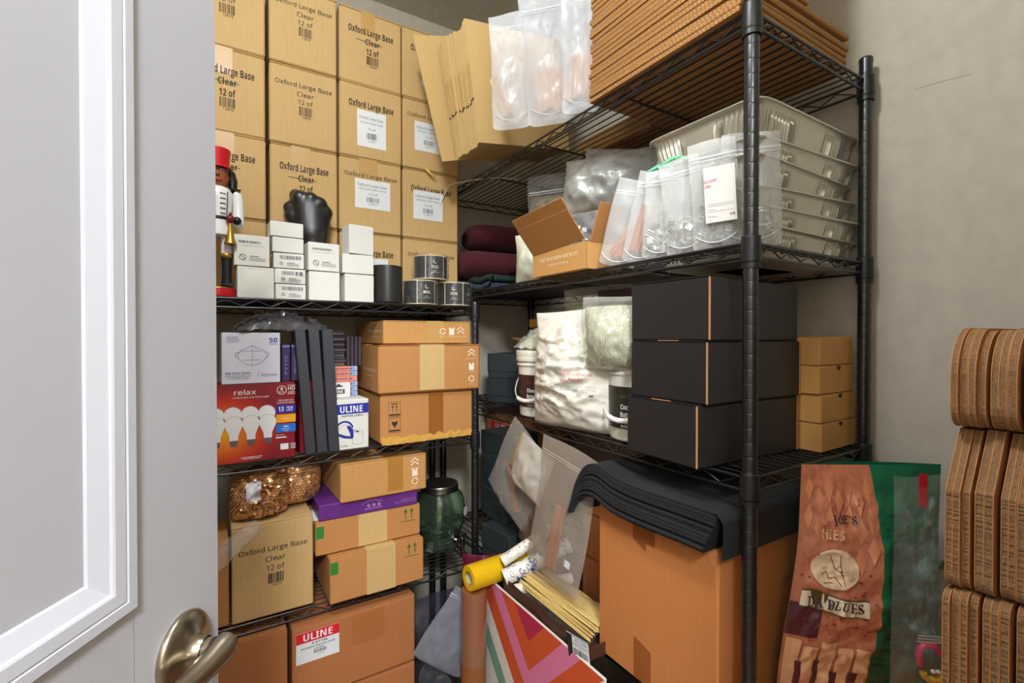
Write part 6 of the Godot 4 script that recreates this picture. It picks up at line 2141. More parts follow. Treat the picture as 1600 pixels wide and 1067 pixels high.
# ------------------------------------------------------------------ lowest shelf of the right unit (top at 0.465)
func right_low() -> void:
	var y0 := 0.4655
	var kb := kraft("kraft_rust", rgb(194, 122, 64))
	var dkb := kraft("kraft_brown", rgb(176, 112, 64))
	# big carton and the felt on it
	var t := carton("carton", "large rust brown carton under the black felt on the lowest shelf", Vector3(0.935, y0, -0.6875), Vector3(0.313, 0.350, 0.335), -90.0, kb, "", {"bevel": 0.004})
	var g := Geo.new()
	var z := 0.1682
	g.poly([Vector2(-0.048, 0.348), Vector2(-0.048, 0.302), Vector2(-0.012, 0.285), Vector2(-0.012, 0.302), Vector2(0.012, 0.302), Vector2(0.012, 0.348)], z)
	part(t, "packing_tape", g, mat("tape_dark", rgb(150, 84, 42), 0.25), "torn patch of brown tape")
	g = Geo.new()
	g.poly([Vector2(-0.045, 0.092), Vector2(0.002, 0.080), Vector2(0.002, 0.004), Vector2(-0.045, 0.004)], z)
	part(t, "packing_tape", g, mats["tape_dark"], "patch of brown tape")
	g = Geo.new()
	g.poly([Vector2(0.10, 0.348), Vector2(0.156, 0.348), Vector2(0.156, 0.300), Vector2(0.135, 0.335)], z)
	part(t, "tape_corner", g, mat("tape_gloss", rgb(196, 130, 80), 0.15))
	g = Geo.new()
	g.text("TERIYAKI", 0, 0.24, 0.07, 0.009, 0)
	g.text("QUANTITY", 0, 0.165, 0.06, 0.009, 0)
	for i in g.v.size():
		g.v[i] = Vector3(0.157, g.v[i].y, -0.02 - g.v[i].x - 0.06)
		g.n[i] = Vector3(1, 0, 0)
	part(t, "printed_lettering", g, mat("ink_brown", rgb(120, 66, 36), 0.7))
	var felt := mat("felt_black", rgb(27, 29, 29), 0.95, 0.0, {"rim_enabled": true, "rim": 0.2, "albedo_texture": weave, "uv1_triplanar": true, "uv1_scale": Vector3(10, 10, 10)})
	rng.seed = 12
	for i in 13:
		var y := 0.8175 + i * 0.0056
		var f := Geo.new()
		var prof := []                                       # along z from the curled far end to the fold at the near end
		var out := (i - 6) * 0.0016 + rng.randf_range(-0.004, 0.004)
		var drop := 0.050 + 0.0045 * i
		var nprof := 26
		for q in nprof:
			var s := q / (nprof - 1.0)
			var zz := lerpf(-0.935 - 0.0012 * i, -0.522 - 0.0018 * maxi(0, 9 - i), s)
			var wave := 0.012 * sin(s * PI * 2.0 + 0.6) * (1.0 - s)
			var curl := -drop * pow(maxf(0.0, 0.24 - s) / 0.24, 2.2)
			prof.append(Vector3(0, y + 0.004 + wave * 0.6 + curl + 0.012 * exp(-pow((s - 0.27) / 0.1, 2.0)), zz + (0.022 * pow(maxf(0.0, 0.2 - s) / 0.2, 1.6))))
		if i == 12:                                          # the outermost sheet wraps down over the fold
			for q in 7:
				var a := q / 6.0 * PI / 2
				prof.append(Vector3(0, y + 0.004 - 0.016 + 0.016 * cos(a), -0.526 + 0.016 * sin(a)))
			prof.append(Vector3(0, y - 0.035, -0.5095))
			prof.append(Vector3(0, y - 0.072, -0.5115))
		var rows := prof.size()
		var th := 0.0042
		var x0 := 0.742 + out
		var x1 := 1.075 + rng.randf_range(-0.004, 0.004)
		for face in 2:
			var pts := PackedVector3Array()
			for p: Vector3 in prof:
				for q in 5:
					pts.append(Vector3(lerpf(x0, x1, q / 4.0), p.y + (0.0 if face else -th), p.z))
			f.grid(pts, 5, rows, false, face == 0)
		for side in 2:
			var pts := PackedVector3Array()
			for p: Vector3 in prof:
				pts.append(Vector3(x1 if side else x0, p.y - th, p.z))
				pts.append(Vector3(x1 if side else x0, p.y, p.z))
			f.grid(pts, 2, rows, false, side == 0)
		single("felt_sheet", "topmost black felt sheet, wrapping down over the pile's near end" if i == 12 else "%s black felt sheet from the bottom of the curled pile on the large carton" % nth(i), "felt sheet", f, felt, Vector3.ZERO, 0.0, "" if i == 12 else "black felt sheets piled on the large carton")
	# small dark cartons behind the hanging pouch
	for i in 3:
		carton("carton", "narrow brown carton, %s of three stacked behind the large carton and skewers" % ["lowest", "middle one", "topmost"][i], Vector3(1.0, y0 + i * 0.122, -0.952), Vector3(0.19, 0.12, 0.22), -90.0 + i * 2, dkb, "narrow brown cartons stacked behind the skewers")
	t = carton("carton", "brown carton with a red and white label at the far end behind the slate boxes", Vector3(1.09, y0, -1.63), Vector3(0.24, 0.43, 0.24), -90.0, dkb)
	g = Geo.new()
	g.box(Vector3(0.0, 0.352, 0.1208), Vector3(0.15, 0.085, 0.0008))
	var s := part(t, "label_sticker", g, mat("label_paper", rgb(226, 230, 232), 0.5), "white paper label with a red head band")
	g = Geo.new()
	g.rect(0.0, 0.378, 0.15, 0.033, 0.1215)
	part(s, "label_band", g, mat("label_red", rgb(214, 26, 44), 0.45))
	g = Geo.new()
	g.text("ULINE", 0.005, 0.378, 0.105, 0.021, 0.122, "Droid Sans", true)
	part(s, "label_name", g, mat("print_white", rgb(232, 232, 234), 0.32))
	g = Geo.new()
	g.text("S-21736", 0.02, 0.349, 0.07, 0.007, 0.1216, "Droid Sans", true)
	g.text("8OZ FRENCH SQR GLASS JAR", 0.01, 0.337, 0.11, 0.005, 0.1216, "Droid Sans", true)
	g.bars(0.02, 0.322, 0.04, 0.01, 0.1216, 14)
	part(s, "printed_text", g, ink())
	# slate boxes
	dark_box("slate grey lidded box standing in front, lowest by the shelf post", Vector3(0.865, y0, -1.375), Vector3(0.150, 0.100, 0.16), -82.0)
	dark_box("slate grey lidded box, second from the bottom beside the post", Vector3(0.90, y0 + 0.101, -1.455), Vector3(0.150, 0.098, 0.15), -90.0)
	dark_box("slate grey lidded box, third from the bottom beside the post", Vector3(0.91, y0 + 0.200, -1.475), Vector3(0.150, 0.098, 0.15), -90.0)
	dark_box("slate grey lidded box, topmost of the pile beside the post", Vector3(0.91, y0 + 0.299, -1.475), Vector3(0.150, 0.098, 0.15), -87.0)
	dark_box("slate grey lidded box at the foot of the pile, behind the front one", Vector3(0.965, y0, -1.47), Vector3(0.10, 0.100, 0.035), -90.0)
	for i in 2:
		g = Geo.new()
		g.lathe([Vector2(0, 0), Vector2(0.050, 0), Vector2(0.0515, 0.002), Vector2(0.0515, 0.058), Vector2(0.0515, 0.058), Vector2(0.053, 0.059), Vector2(0.053, 0.084), Vector2(0.0515, 0.0865), Vector2(0.047, 0.087), Vector2(0.045, 0.085), Vector2(0, 0.085)], 40)
		single("round_tin", ["black round tin under another behind the hanging pouches", "black round tin on top of another behind the hanging pouches"][i], "tin", g, mat("tin_black", rgb(34, 35, 36), 0.3, 0.3), Vector3(0.945, y0 + i * 0.0875, -1.275))
	# rolls
	g = Geo.new()
	g.tube([Vector3(0, 0, 0), Vector3(0.001, 0, 0), Vector3(0.30, 0, 0)], [0.034, 0.0365, 0.0365], 36, false)
	g.xf = Transform3D(Basis(Vector3(0, 0, 1), -PI / 2), Vector3.ZERO)
	g.lathe([Vector2(0.019, 0.0), Vector2(0.034, 0.0)], 36)
	g.lathe([Vector2(0.0185, 0.28), Vector2(0.0185, 0.0)], 28)
	t = thing("vinyl_roll", "glossy yellow vinyl roll lying end-on over the tall kraft roll", "roll", Vector3(0.622, 0.505, -1.232), 4.0)
	part(t, "sheet", g, mat("vinyl_yellow", rgb(222, 178, 22), 0.25))
	g = Geo.new()
	g.tube([Vector3(0.002, 0, 0), Vector3(0.28, 0, 0)], 0.0165, 24, false)
	g.xf = Transform3D(Basis(Vector3(0, 0, 1), -PI / 2), Vector3.ZERO)
	g.lathe([Vector2(0.016, 0.28), Vector2(0.016, 0.002)], 24)
	g.lathe([Vector2(0.0, 0.05), Vector2(0.016, 0.05)], 24)
	part(t, "core", g, mat("core_grey", rgb(176, 166, 150), 0.6), "grey paper core")
	paper_roll("white gift paper roll with black spots, lying over the blue patterned roll", Vector3(0.712, 0.548, -1.192), Vector3(0.86, 0.628, -1.15), 0.0165, 0)
	paper_roll("white gift paper roll with blue brush pattern, beside the yellow roll", Vector3(0.708, 0.508, -1.176), Vector3(0.90, 0.580, -1.12), 0.0225, 1)
	paper_roll("small white paper roll under the blue patterned roll", Vector3(0.722, 0.484, -1.143), Vector3(0.90, 0.484, -1.11), 0.015, 2)
	# tall kraft paper roll in cling film
	t = thing("kraft_roll", "tall kraft paper roll wrapped in cling film standing beside the chevron box", "roll", Vector3(0.640, 0.0, -1.240), 0.0)
	t.rotation.z = deg_to_rad(-0.6)
	g = Geo.new()
	g.lathe([Vector2(0.018, 0.0), Vector2(0.036, 0.0), Vector2(0.036, 0.0), Vector2(0.036, 0.466), Vector2(0.036, 0.466), Vector2(0.018, 0.466), Vector2(0.018, 0.466), Vector2(0.018, 0.0)], 40)
	part(t, "paper", g, mat("kraft_paper", rgb(134, 80, 38), 0.5))
	var nz := FastNoiseLite.new()
	nz.seed = 5
	nz.frequency = 60.0
	nz.fractal_type = FastNoiseLite.FRACTAL_RIDGED
	var pts := PackedVector3Array()
	for j in 60:
		for i in 36:
			var a := TAU * i / 36
			var y := 0.255 + 0.212 * j / 59.0
			pts.append(Vector3(sin(a), 0, cos(a)) * (0.0368 + 0.0014 * maxf(0, nz.get_noise_3d(a * 0.02, y + a * 0.012, 0))) + Vector3.UP * y)
	g = Geo.new()
	g.grid(pts, 36, 60, true)
	part(t, "cling_film", g, film())
	chevron_box()
	# tray of bamboo skewers
	t = thing("brown_tray", "dark brown paper tray under the bamboo skewers", "tray", Vector3(0.82, y0, -1.0), -90.0)
	g = Geo.new()
	g.box(Vector3(0, 0.0012, 0), Vector3(0.36, 0.002, 0.21))
	pts = PackedVector3Array()
	for j in 5:
		for i in 19:
			pts.append(Vector3(-0.18 + 0.02 * i, 0.002 + j * 0.010 + 0.004 * sin(i * 0.9) * j / 4.0, 0.105 + 0.004 * sin(i * 0.6 + 1.0) + 0.001 * j))
	g.grid(pts, 19, 5)
	for q: float in [-1.0, 1.0]: g.box(Vector3(q * 0.179, 0.016, 0), Vector3(0.002, 0.03, 0.205))
	g.box(Vector3(0, 0.016, -0.104), Vector3(0.36, 0.03, 0.002))
	part(t, "paper", g, mat("paper_dark", rgb(74, 44, 30), 0.6))
	var st := Geo.new()
	st.tube([Vector3(-0.146, 0, 0), Vector3(0.146, 0, 0)], 0.0021, 7)
	st.tube([Vector3(-0.146, 0, 0), Vector3(-0.157, 0, 0)], [0.0021, 0.0003], 7, false)
	var st_mesh := st.mesh()
	var bam := mat("bamboo", rgb(222, 190, 118), 0.55)
	rng.seed = 19
	for i in 66:
		var row := i / 22
		var c := i % 22
		var o := single("bamboo_skewer", "pale bamboo skewer in the bundle on the brown tray", "skewer", st_mesh, bam, Vector3(0.740 + c * 0.0047 + row * 0.002, y0 + 0.022 + row * 0.0042 + 0.010 * sin(c / 21.0 * PI) + (0.014 if c > 1 else 0.007), -0.993 + rng.randf_range(-0.006, 0.006)), -90.0 + rng.randf_range(-1.5, 1.5), "bamboo skewers in the bundle")
		o.rotation.z = deg_to_rad(rng.randf_range(-0.6, 0.6))
	t = thing("skewer_bag", "clear plastic sleeve with a white barcode card round the bamboo skewers", "packaging", Vector3(0.80, y0 + 0.018, -1.0), -90.0)
	g = Geo.new()
	pts = PackedVector3Array()
	for j in 15:
		for i in 31:
			var v := j / 14.0
			pts.append(Vector3(-0.175 + 0.0112 * i, 0.044 * sin(v * PI) + 0.002 * sin(i * 1.7 + j), 0.068 - v * 0.14 + 0.002 * sin(i * 0.8)))
	g.grid(pts, 31, 15)
	part(t, "film", g, film())
	g = Geo.new()
	g.xf = Transform3D(Basis(Vector3.RIGHT, 0.12) * Basis(Vector3.UP, 0.15), Vector3(0.160, 0.004, 0.097))
	g.box(Vector3(0, 0, 0), Vector3(0.066, 0.066, 0.0008))
	var card := part(t, "header_card", g, mat("card_black", rgb(40, 38, 40), 0.4), "black and white barcode card")
	var k := Geo.new()
	k.xf = g.xf
	k.rect(0.008, 0.003, 0.05, 0.052, 0.0008)
	k.rect(0.0, 0.0318, 0.066, 0.0024, 0.0008)
	part(card, "card_panel", k, mat("label_paper", rgb(226, 230, 232), 0.5))
	k = Geo.new()
	k.xf = g.xf
	k.text("40 12 EDGE", 0.01, 0.022, 0.036, 0.006, 0.0013)
	k.text("Bamboo Skewers", 0.009, 0.0125, 0.044, 0.004, 0.0013)
	k.text("100 ct", 0.008, 0.0055, 0.014, 0.003, 0.0013)
	k.bars(0.008, -0.009, 0.042, 0.021, 0.0013, 16)
	part(card, "printed_text", k, ink())
	hanging_pouches()

func paper_roll(label: String, a: Vector3, b: Vector3, r: float, kind: int) -> void:
	var t := thing("paper_roll", label, "roll", a)
	var d := b - a
	var l := d.length()
	t.look_at_from_position(a, b, Vector3.UP)               # -z of the node runs along the roll
	var g := Geo.new()
	g.tube([Vector3(0, 0, 0), Vector3(0, 0, -l)], r, 32, false)
	g.xf = Transform3D(Basis(Vector3.RIGHT, -PI / 2), Vector3.ZERO)
	g.lathe([Vector2(r * 0.86, 0.0), Vector2(r, 0.0)], 32)
	g.lathe([Vector2(r * 0.85, l), Vector2(r * 0.85, 0.0)], 28)
	part(t, "paper", g, mat("paper_white", rgb(226, 222, 208), 0.45))
	var k := Geo.new()
	var rr := RandomNumberGenerator.new()
	rr.seed = 40 + kind
	if kind == 0:
		for i in 130:
			k.ring(rr.randf_range(-PI, PI) * r, rr.randf_range(0.006, l - 0.004), 0, rr.randf_range(0.001, 0.0021), 0, 7, 0, TAU, rr.randf_range(0.6, 1.3))
	elif kind == 1:
		for i in 70:
			var c := Vector2(rr.randf_range(-PI, PI) * r, rr.randf_range(0.008, l - 0.01))
			var run := []
			for q in 7: run.append(c + Vector2(cos(q * 0.9 + i) * 0.009, sin(q * 0.9 + i) * 0.006 + q * 0.001))
			k.stroke(run, rr.randf_range(0.0014, 0.0034))
			if i % 3 == 0: k.ring(c.x, c.y, 0, 0.005, 0.0001, 9)
	if kind < 2:
		k.bend(func(p: Vector3) -> Vector3: return Vector3(sin(p.x / r) * (r + 0.0004 + p.z), cos(p.x / r) * (r + 0.0004 + p.z), -p.y))
		part(t, "printed_pattern", k, mat(["ink_spot", "ink_cobalt"][kind], [rgb(54, 52, 50), rgb(40, 62, 150)][kind], 0.5))

func chevron_box() -> void:
	var t := thing("chevron_board", "tall stiff board printed with pink, orange, green and white chevrons, below the skewers", "board", Vector3(0.702, 0.0, -1.040), -90.0)
	var w := 0.575
	var h := 0.474
	var g := Geo.new()
	g.box(Vector3(0, h / 2, -0.003), Vector3(w, h, 0.006), 0.001)
	part(t, "body", g, mat("paper_white2", rgb(224, 216, 204), 0.42))
	var tops := [2.0, 0.400, 0.322, 0.252, 0.172, 0.10, 0.03]
	var cols := [rgb(178, 36, 72), rgb(204, 84, 44), rgb(216, 120, 156), rgb(204, 84, 44), rgb(224, 216, 204), rgb(120, 160, 138)]
	var keys := ["magenta", "orange", "pink", "orange", "white", "green"]
	var frame := PackedVector2Array([Vector2(-w / 2 + 0.002, 0.002), Vector2(w / 2 - 0.002, 0.002), Vector2(w / 2 - 0.002, h - 0.002), Vector2(-w / 2 + 0.002, h - 0.002)])
	for k in 6:
		if k == 4: continue
		var hi: float = tops[k]
		var lo: float = tops[k + 1]
		var m := 1.05
		var p := PackedVector2Array([Vector2(-0.9, lo + 0.9 * m), Vector2(0, lo), Vector2(0.9, lo + 0.9 * m), Vector2(0.9, hi + 0.9 * m), Vector2(0, hi), Vector2(-0.9, hi + 0.9 * m)])
		g = Geo.new()
		for q in Geometry2D.intersect_polygons(p, frame):
			g.poly(Array(q), 0.0005)
		part(t, "printed_band", g, mat("chevron_" + keys[k], cols[k], 0.42))

func hanging_pouches() -> void:
	var veneer: Material = mats["veneer"]
	var t := thing("pouch", "tall frosted zip pouch with two wood strips, hanging in front of the skewers", "pouch", Vector3(0.752, 0.560, -1.012), -86.0)
	t.rotation.z = deg_to_rad(-11.5)
	var fr := mat("frosted_warm", Color(0.74, 0.69, 0.63, 0.36), 0.34, 0.0, {"cull_mode": BaseMaterial3D.CULL_DISABLED})
	part(t, "film", pouch_mesh(0.202, 0.372, 0.014, 131, 0.006, 0.4, 22, 34, 8.0), fr)
	part(t, "zip_strip", strip(0.202, 0.330), mat("zip_warm", rgb(196, 178, 156), 0.35))
	var g := Geo.new()
	g.box(Vector3(0.0, 0.05, 0), Vector3(0.022, 0.022, 0.001))
	for i in 2:
		g = Geo.new()
		g.box(Vector3(0, 0.09, 0), Vector3(0.024, 0.18, 0.0016), 0.0005)
		var o := single("wood_strip", ["wide wood strip in the hanging frosted pouch, lower one", "wide wood strip in the hanging frosted pouch, behind the lower one"][i], "wood strip", g, veneer, Vector3.ZERO, 0.0, "wood strips in the hanging pouch")
		o.transform = t.transform * Transform3D(Basis(Vector3(0, 0, 1), deg_to_rad(-4.0 + i * 3)), Vector3(-0.018 + i * 0.018, 0.030, 0.004 - i * 0.004))
	g = Geo.new()
	g.box(Vector3(0.062, 0.090, 0.0150), Vector3(0.020, 0.018, 0.0006))
	part(t, "label_sticker", g, mat("label_paper", rgb(226, 230, 232), 0.5), "small white square label")
	t = thing("pouch", "grey frosted pouch with a brown strip, hanging tilted beside the slate boxes", "pouch", Vector3(0.772, 0.672, -1.285), -84.0)
	t.rotation.z = deg_to_rad(-33.0)
	part(t, "film", pouch_mesh(0.215, 0.270, 0.016, 133, 0.010, 0.4, 22, 28, 9.0), mat("frosted_grey", Color(0.66, 0.64, 0.61, 0.42), 0.34, 0.0, {"cull_mode": BaseMaterial3D.CULL_DISABLED}))
	g = Geo.new()
	g.box(Vector3(0, 0.075, 0), Vector3(0.026, 0.15, 0.0016), 0.0005)
	var o := single("wood_strip", "brown wood strip in the tilted grey pouch beside the slate boxes", "wood strip", g, veneer, Vector3.ZERO)
	o.transform = t.transform * Transform3D(Basis(Vector3(0, 0, 1), deg_to_rad(50.0)), Vector3(0.06, 0.04, 0.004))
	t = thing("pouch", "white frosted pouch corner folded over the tilted grey pouch", "pouch", Vector3(0.748, 0.762, -1.135), -84.0)
	t.rotation.z = deg_to_rad(-24.0)
	part(t, "film", pouch_mesh(0.14, 0.155, 0.014, 135, 0.010, 0.4, 18, 22, 10.0), frosted("frosted_pearl", Color(0.78, 0.75, 0.70, 0.75)))
	t = thing("pouch", "small yellowish pouch tucked under the shelf beside the tilted grey pouch", "pouch", Vector3(0.757, 0.80, -1.19), -84.0)
	t.rotation.z = deg_to_rad(-30.0)
	part(t, "film", pouch_mesh(0.075, 0.125, 0.010, 137, 0.008, 0.5, 16, 20, 10.0), mat("frosted_straw", Color(0.72, 0.64, 0.42, 0.85), 0.4))
	t = thing("pouch", "lower frosted pouch with brown strips behind the tall hanging pouch", "pouch", Vector3(0.80, 0.575, -1.175), -84.0)
	t.rotation.z = deg_to_rad(-8.0)
	part(t, "film", pouch_mesh(0.12, 0.17, 0.014, 139, 0.012, 0.5, 18, 22, 11.0), frosted("frosted_brown", Color(0.46, 0.38, 0.32, 0.6)))

# ------------------------------------------------------------------ by the doorway on the right
func near_right() -> void:
	# a carton standing on the floor carries the chip bag and the pads
	var kb := kraft("kraft_rust", rgb(194, 122, 64))
	carton("carton", "brown floor carton carrying the chip bag and the bundled cardboard pads", Vector3(0.975, 0.001, -0.215), Vector3(0.49, 0.535, 0.52), 0.0, kb)
	var y0 := 0.537
	# chip bag: brown front, green side
	var t := thing("chip_bag", "crinkled brown and green chip bag with piano key print beside the shelves", "bag", Vector3(1.048, y0, -0.405), -32.0)
	var wt := 0.262
	var h := 0.424
	var nz := FastNoiseLite.new()
	nz.seed = 151
	nz.frequency = 13.0
	nz.fractal_type = FastNoiseLite.FRACTAL_RIDGED
	nz.fractal_octaves = 3
	var f := func(p: Vector3) -> Vector3:                     # x 0..1 across, y 0..1 up, z outwards
		var u := p.x
		var v := p.y
		var wide := lerpf(0.315, wt, smoothstep(0.0, 0.75, v))
		var x := (u - 0.5) * wide - 0.018 * (1.0 - v)
		var body := sin(clampf(v, 0.02, 1) * PI * 0.93 + 0.15)
		var ridge := 0.052 * maxf(0, body) * (1.0 - absf(u - 0.50) * 1.9)
		var cr := 0.0085 * nz.get_noise_3d(u * 0.26, v * 0.4, 0) * minf(1.0, 8.0 * minf(minf(u, 1 - u), minf(1 - v, v + 0.1)))
		return Vector3(x, v * h, ridge + cr + p.z)
	var cut := 0.475
	for side in 2:
		var g := Geo.new()
		var pts := PackedVector3Array()
		var nx := 26
		for j in 60:
			for i in nx:
				var u := lerpf(0.0, cut, i / (nx - 1.0)) if side == 0 else lerpf(cut, 1.0, i / (nx - 1.0))
				pts.append(f.call(Vector3(u, j / 59.0, 0)))
		g.grid(pts, nx, 60)
		part(t, ["front_panel", "side_panel"][side], g, [mat("foil_brown", rgb(200, 124, 92), 0.34, 0.0, {"albedo_texture": grain, "uv1_triplanar": true, "uv1_scale": Vector3(5, 5, 5)}), mat("foil_green", rgb(20, 104, 68), 0.32)][side])
	var bk := Geo.new()
	var bp := PackedVector3Array()
	for j in 20:
		for i in 14:
			var p: Vector3 = f.call(Vector3(i / 13.0, j / 19.0, 0))
			bp.append(Vector3(p.x, p.y, -0.02 * sin(i / 13.0 * PI)))
	bk.grid(bp, 14, 20, false, true)
	part(t, "back_panel", bk, mats["foil_green"])
	var lay := func(g: Geo, called: String, m: Material) -> void:
		g.bend(func(p: Vector3) -> Vector3: return f.call(Vector3(p.x, p.y, p.z * 1.6 + 0.0022)))
		part(t, called, g, m)
	var patch := func(g: Geo, x0: float, x1: float, y0p: float, y1: float, z: float) -> void:     # finely cut so that it follows the folds
		var nx := maxi(2, int((x1 - x0) / 0.02))
		var ny := maxi(2, int((y1 - y0p) / 0.02))
		for j in ny:
			for i in nx:
				g.rect(lerpf(x0, x1, (i + 0.5) / nx), lerpf(y0p, y1, (j + 0.5) / ny), (x1 - x0) / nx, (y1 - y0p) / ny, z)
	var g := Geo.new()                                        # piano keys
	for k in 5:
		patch.call(g, 0.012 + k * 0.093, 0.012 + k * 0.093 + 0.078, 0.0, [0.24, 0.215, 0.245, 0.225, 0.23][k], 0.0)
	lay.call(g, "printed_key", mat("print_cream", rgb(222, 176, 132), 0.36))
	g = Geo.new()
	for k in 4:
		patch.call(g, 0.075 + k * 0.10, 0.075 + k * 0.10 + 0.036, 0.0, [0.14, 0.15, 0.105, 0.115][k], 0.0006)
	patch.call(g, 0.0, 0.17, 0.255, 0.40, -0.0004)
	lay.call(g, "printed_dark", mat("print_maroon", rgb(84, 34, 44), 0.36))
	g = Geo.new()                                             # diamonds and mottling
	for k in 7:
		var cx := 0.05 + 0.062 * k
		for r in 3:
			var cy := 0.90 - 0.12 * r - 0.05 * (k % 2)
			if r == 2 and k < 5: continue
			g.poly([Vector2(cx, cy - 0.06), Vector2(cx + 0.028, cy), Vector2(cx, cy + 0.055), Vector2(cx - 0.028, cy)], 0.0)
	lay.call(g, "printed_diamond", mat("print_tan", rgb(202, 132, 92), 0.36))
	g = Geo.new()
	rng.seed = 66
	for k in 46:
		g.ring(rng.randf_range(0.04, 0.45), rng.randf_range(0.27, 0.62), 0, rng.randf_range(0.004, 0.013), 0.0, 7, 0, TAU, 0.5)
	lay.call(g, "printed_stain", mat("print_umber", rgb(132, 62, 48), 0.36))
	g = Geo.new()                                             # round vignette
	for r in 5: g.ring(0.215, 0.565, 0.026 * r, 0.026 * (r + 1), 0.0003, 22, 0, TAU, 0.66)
	lay.call(g, "printed_disc", mat("print_ivory", rgb(222, 196, 160), 0.36))
	g = Geo.new()
	for run in [[[0.18, 0.62], [0.21, 0.57], [0.25, 0.55], [0.27, 0.50]], [[0.23, 0.63], [0.24, 0.58], [0.26, 0.54]], [[0.15, 0.53], [0.17, 0.55], [0.19, 0.52], [0.22, 0.53], [0.25, 0.50]], [[0.16, 0.50], [0.20, 0.505], [0.24, 0.49]]]:
		var line := []
		for p in run: line.append(Vector2(p[0], p[1]))
		g.stroke(line, 0.004, 0.0007)
	lay.call(g, "printed_drawing", mat("print_rust", rgb(160, 74, 44), 0.4))
	g = Geo.new()                                             # banner
	for r in 2:
		for k in 22:
			var x := 0.055 + k * 0.0165
			var yy := 0.425 - 0.02 * (x - 0.05) / 0.36 + 0.006 * sin(k * 0.35)
			g.rect(x, yy, 0.0166, 0.078 if r == 0 else 0.066, 0.0006 + r * 0.0004)
		if r == 0:
			lay.call(g, "banner_edge", mat("print_olive", rgb(96, 78, 44), 0.4))
			g = Geo.new()
	lay.call(g, "banner", mat("print_banner", rgb(228, 216, 186), 0.36))
	g = Geo.new()
	g.text("DA'BLUES", 0.222, 0.417, 0.29, 0.040, 0.0034, "Droid Serif", true)
	g.text("JOE'S", 0.262, 0.775, 0.145, 0.032, 0.0022, "Droid Serif", true)
	lay.call(g, "printed_name", mat("print_ink", rgb(48, 30, 40), 0.4))
	g = Geo.new()
	g.text("HIES", 0.185, 0.712, 0.125, 0.042, 0.0022, "Droid Sans", true)
	lay.call(g, "printed_subtitle", mat("print_cream", rgb(222, 176, 132), 0.36))
	g = Geo.new()
	for k in 26: g.rect(0.60 + 0.01 * (k % 3), 0.80 - k * 0.026, 0.15 + 0.03 * ((k * 7) % 4), 0.006)
	lay.call(g, "printed_lines", mat("print_pine", rgb(14, 74, 50), 0.36))
	# clear gift bag with a striped toy ring, hanging before the green side
	t = thing("gift_bag", "clear cellophane bag with a pink and yellow curved sweet, before the chip bag's green side", "bag", Vector3(1.045, y0, -0.322), -40.0)
	part(t, "film", pouch_mesh(0.105, 0.425, 0.020, 161, 0.026, 0.8, 32, 60, 15.0), mat("cellophane", Color(0.92, 0.95, 0.92, 0.05), 0.05, 0.0, {"cull_mode": BaseMaterial3D.CULL_DISABLED}))
	g = Geo.new()
	g.box(Vector3(-0.010, 0.40, 0.008), Vector3(0.013, 0.055, 0.0012))
	part(t, "ribbon", g, mat("ribbon_red", rgb(190, 34, 44), 0.35), "red ribbon end")
	g = Geo.new()
	for q in 3: g.box(Vector3(0.0, 0.160 - q * 0.005, 0.027), Vector3(0.058, 0.0022, 0.0006))
	part(t, "seal_line", g, mat("seal_white", Color(0.86, 0.88, 0.86, 0.5), 0.3))
	g = Geo.new()
	g.box(Vector3(0.012, 0.276, 0.012), Vector3(0.036, 0.014, 0.004), 0.001)
	part(t, "label_sticker", g, mat("print_pine", rgb(14, 74, 50), 0.36))
	var pts := []
	for k in 12:
		var a := 0.2 + k / 11.0 * 3.0
		pts.append(Vector3(cos(a) * 0.016, 0.118 + sin(a) * 0.018, 0.010))
	pts.append(Vector3(-0.013, 0.100, 0.010))
	g = Geo.new()
	g.tube(pts, 0.0052, 12)
	var sw := thing("sweet", "pink and yellow curved sweet inside the clear cellophane bag", "sweet", t.position, -40.0)
	part(sw, "hook", g, mat("candy_pink", rgb(204, 36, 86), 0.2))
	pts = []
	for k in 12:
		var a := PI + k / 11.0 * PI
		pts.append(Vector3(0.006 + cos(a) * 0.015, 0.088 + sin(a) * 0.012, 0.010))
	g = Geo.new()
	g.tube(pts, 0.0055, 12)
	part(sw, "bow", g, mat("candy_yellow", rgb(222, 170, 44), 0.2))
	g = Geo.new()
	for k in 2: g.lathe([Vector2(0, -0.004), Vector2(0.0035, -0.002), Vector2(0.0035, 0.002), Vector2(0, 0.004)], 12, Vector3(0.004 + k * 0.008, 0.093, 0.014))
	part(sw, "bead", g, mat("candy_white", rgb(230, 226, 220), 0.2))
	# bundles of cardboard pads on edge
	var face := kraft("kraft_pad", rgb(182, 124, 72))
	var rough := mat("pad_edge", rgb(166, 124, 82), 0.9, 0.0, {"albedo_texture": weave, "uv1_triplanar": true, "uv1_scale": Vector3(16, 16, 16)})
	var tiers := [[y0, 0.372, 0.012, 0.715], [y0 + 0.373, 0.182, 0.028, 0.722], [y0 + 0.556, 0.118, 0.052, 0.735]]
	var tn := ["bottom", "middle", "top"]
	rng.seed = 3
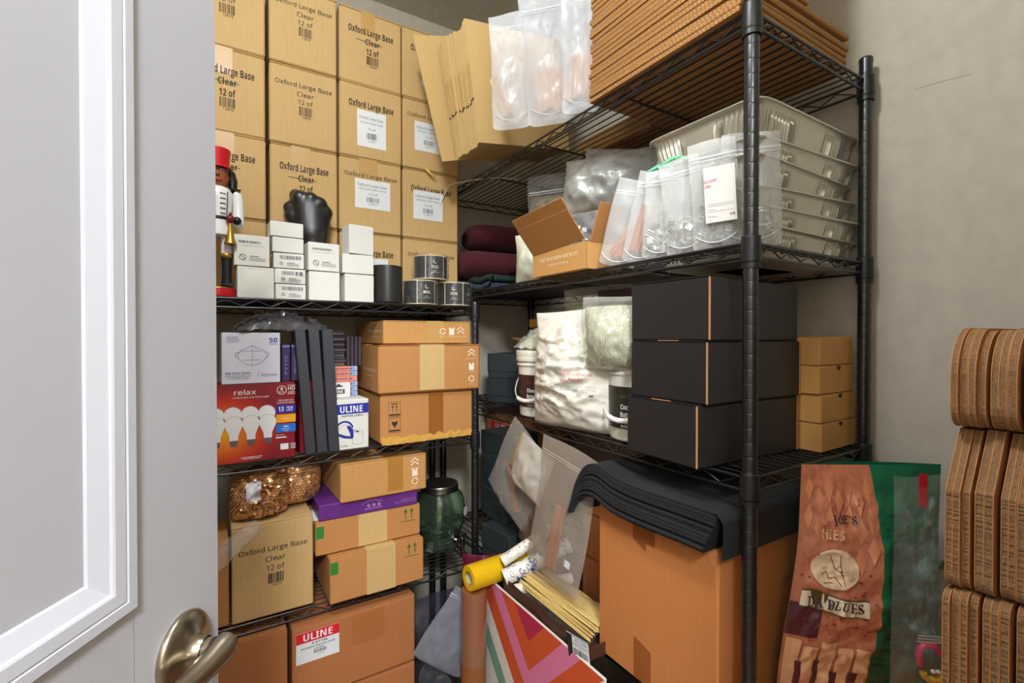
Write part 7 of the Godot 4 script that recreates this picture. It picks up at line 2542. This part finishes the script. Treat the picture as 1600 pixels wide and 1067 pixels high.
	for k in 3:
		var zz := -0.205
		var ti: Array = tiers[k]
		var widths := [0.0065, 0.0065, 0.0065, 0.0065, 0.0, 0.013, 0.008, 0.0, 0.0125, 0.0065, 0.012] if k != 1 else [0.013, 0.0065, 0.0, 0.0155, 0.0, 0.012, 0.0065, 0.012]
		var num := 0
		for wd: float in widths:
			if wd == 0.0:
				zz += 0.0035
				continue
			var back: float = [0.0, 0.004, 0.001, 0.006, 0.003][num % 5] + (0.002 * num)
			var lbl := "cardboard pad with rounded corners on edge, number %d in the %s bundle by the doorway" % [num + 1, tn[k]]
			lbl = "%s round-cornered cardboard pad from the wall side in the %s bundle by the doorway" % [nth(num), tn[k]]
			var o := thing("cardboard_pad", lbl, "cardboard pad", Vector3(ti[3] + back, ti[0], zz + wd / 2), 0.0, "cardboard pads in the %s bundle" % tn[k])
			pad(o, 0.40, ti[1] - rng.randf_range(0.0, 0.004), wd, ti[2], face, rough, k == 1)
			zz += wd + 0.0006
			num += 1

func pad(o: Node3D, l: float, h: float, th: float, cut: float, face: Material, rough: Material, chamfer: bool) -> void:
	var outline := func(inset: float, jag: float) -> PackedVector2Array:
		var p := PackedVector2Array()
		var x0 := inset
		var y0 := inset
		var y1 := h - inset
		p.append(Vector2(l, y0))
		p.append(Vector2(l, y1))
		var n := 15
		for i in n + 1:                                       # top front corner
			var s := i / float(n)
			var a := PI / 2 + s * PI / 2
			var q := Vector2(x0 + cut + cos(a) * cut, y1 - cut * 1.15 + sin(a) * cut * 1.15)
			if chamfer: q = Vector2(lerpf(x0 + cut * 1.6, x0, s), lerpf(y1, y1 - cut * 2.4, s))
			p.append(q + Vector2(jag * rng.randf_range(0.0, 1.2), 0))
		var m := int((h - cut * 2.6) / 0.0022)
		for i in m:
			p.append(Vector2(x0 + jag * rng.randf_range(0.0, 1.4), lerpf(y1 - cut * (2.4 if chamfer else 1.15), y0 + cut * 0.5, (i + 0.5) / m)))
		for i in 6:
			var a := PI + i / 5.0 * PI / 2
			p.append(Vector2(x0 + cut * 0.5 + cos(a) * cut * 0.5, y0 + cut * 0.5 + sin(a) * cut * 0.5))
		var r := PackedVector2Array()
		for i in p.size(): r.append(p[p.size() - 1 - i])
		return p if not Geometry2D.is_polygon_clockwise(p) else r
	var g := Geo.new()
	g.extrude(outline.call(0.0, 0.0), th / 2 - 0.0009, th / 2)
	g.extrude(outline.call(0.0, 0.0), -th / 2, -th / 2 + 0.0009)
	if th > 0.01: g.extrude(outline.call(0.0002, 0.0), -0.0005, 0.0005)
	part(o, "liner", g, face)
	g = Geo.new()
	g.extrude(outline.call(0.0002, 0.0011), -th / 2 + 0.0009, th / 2 - 0.0009)
	part(o, "fluting", g, rough)
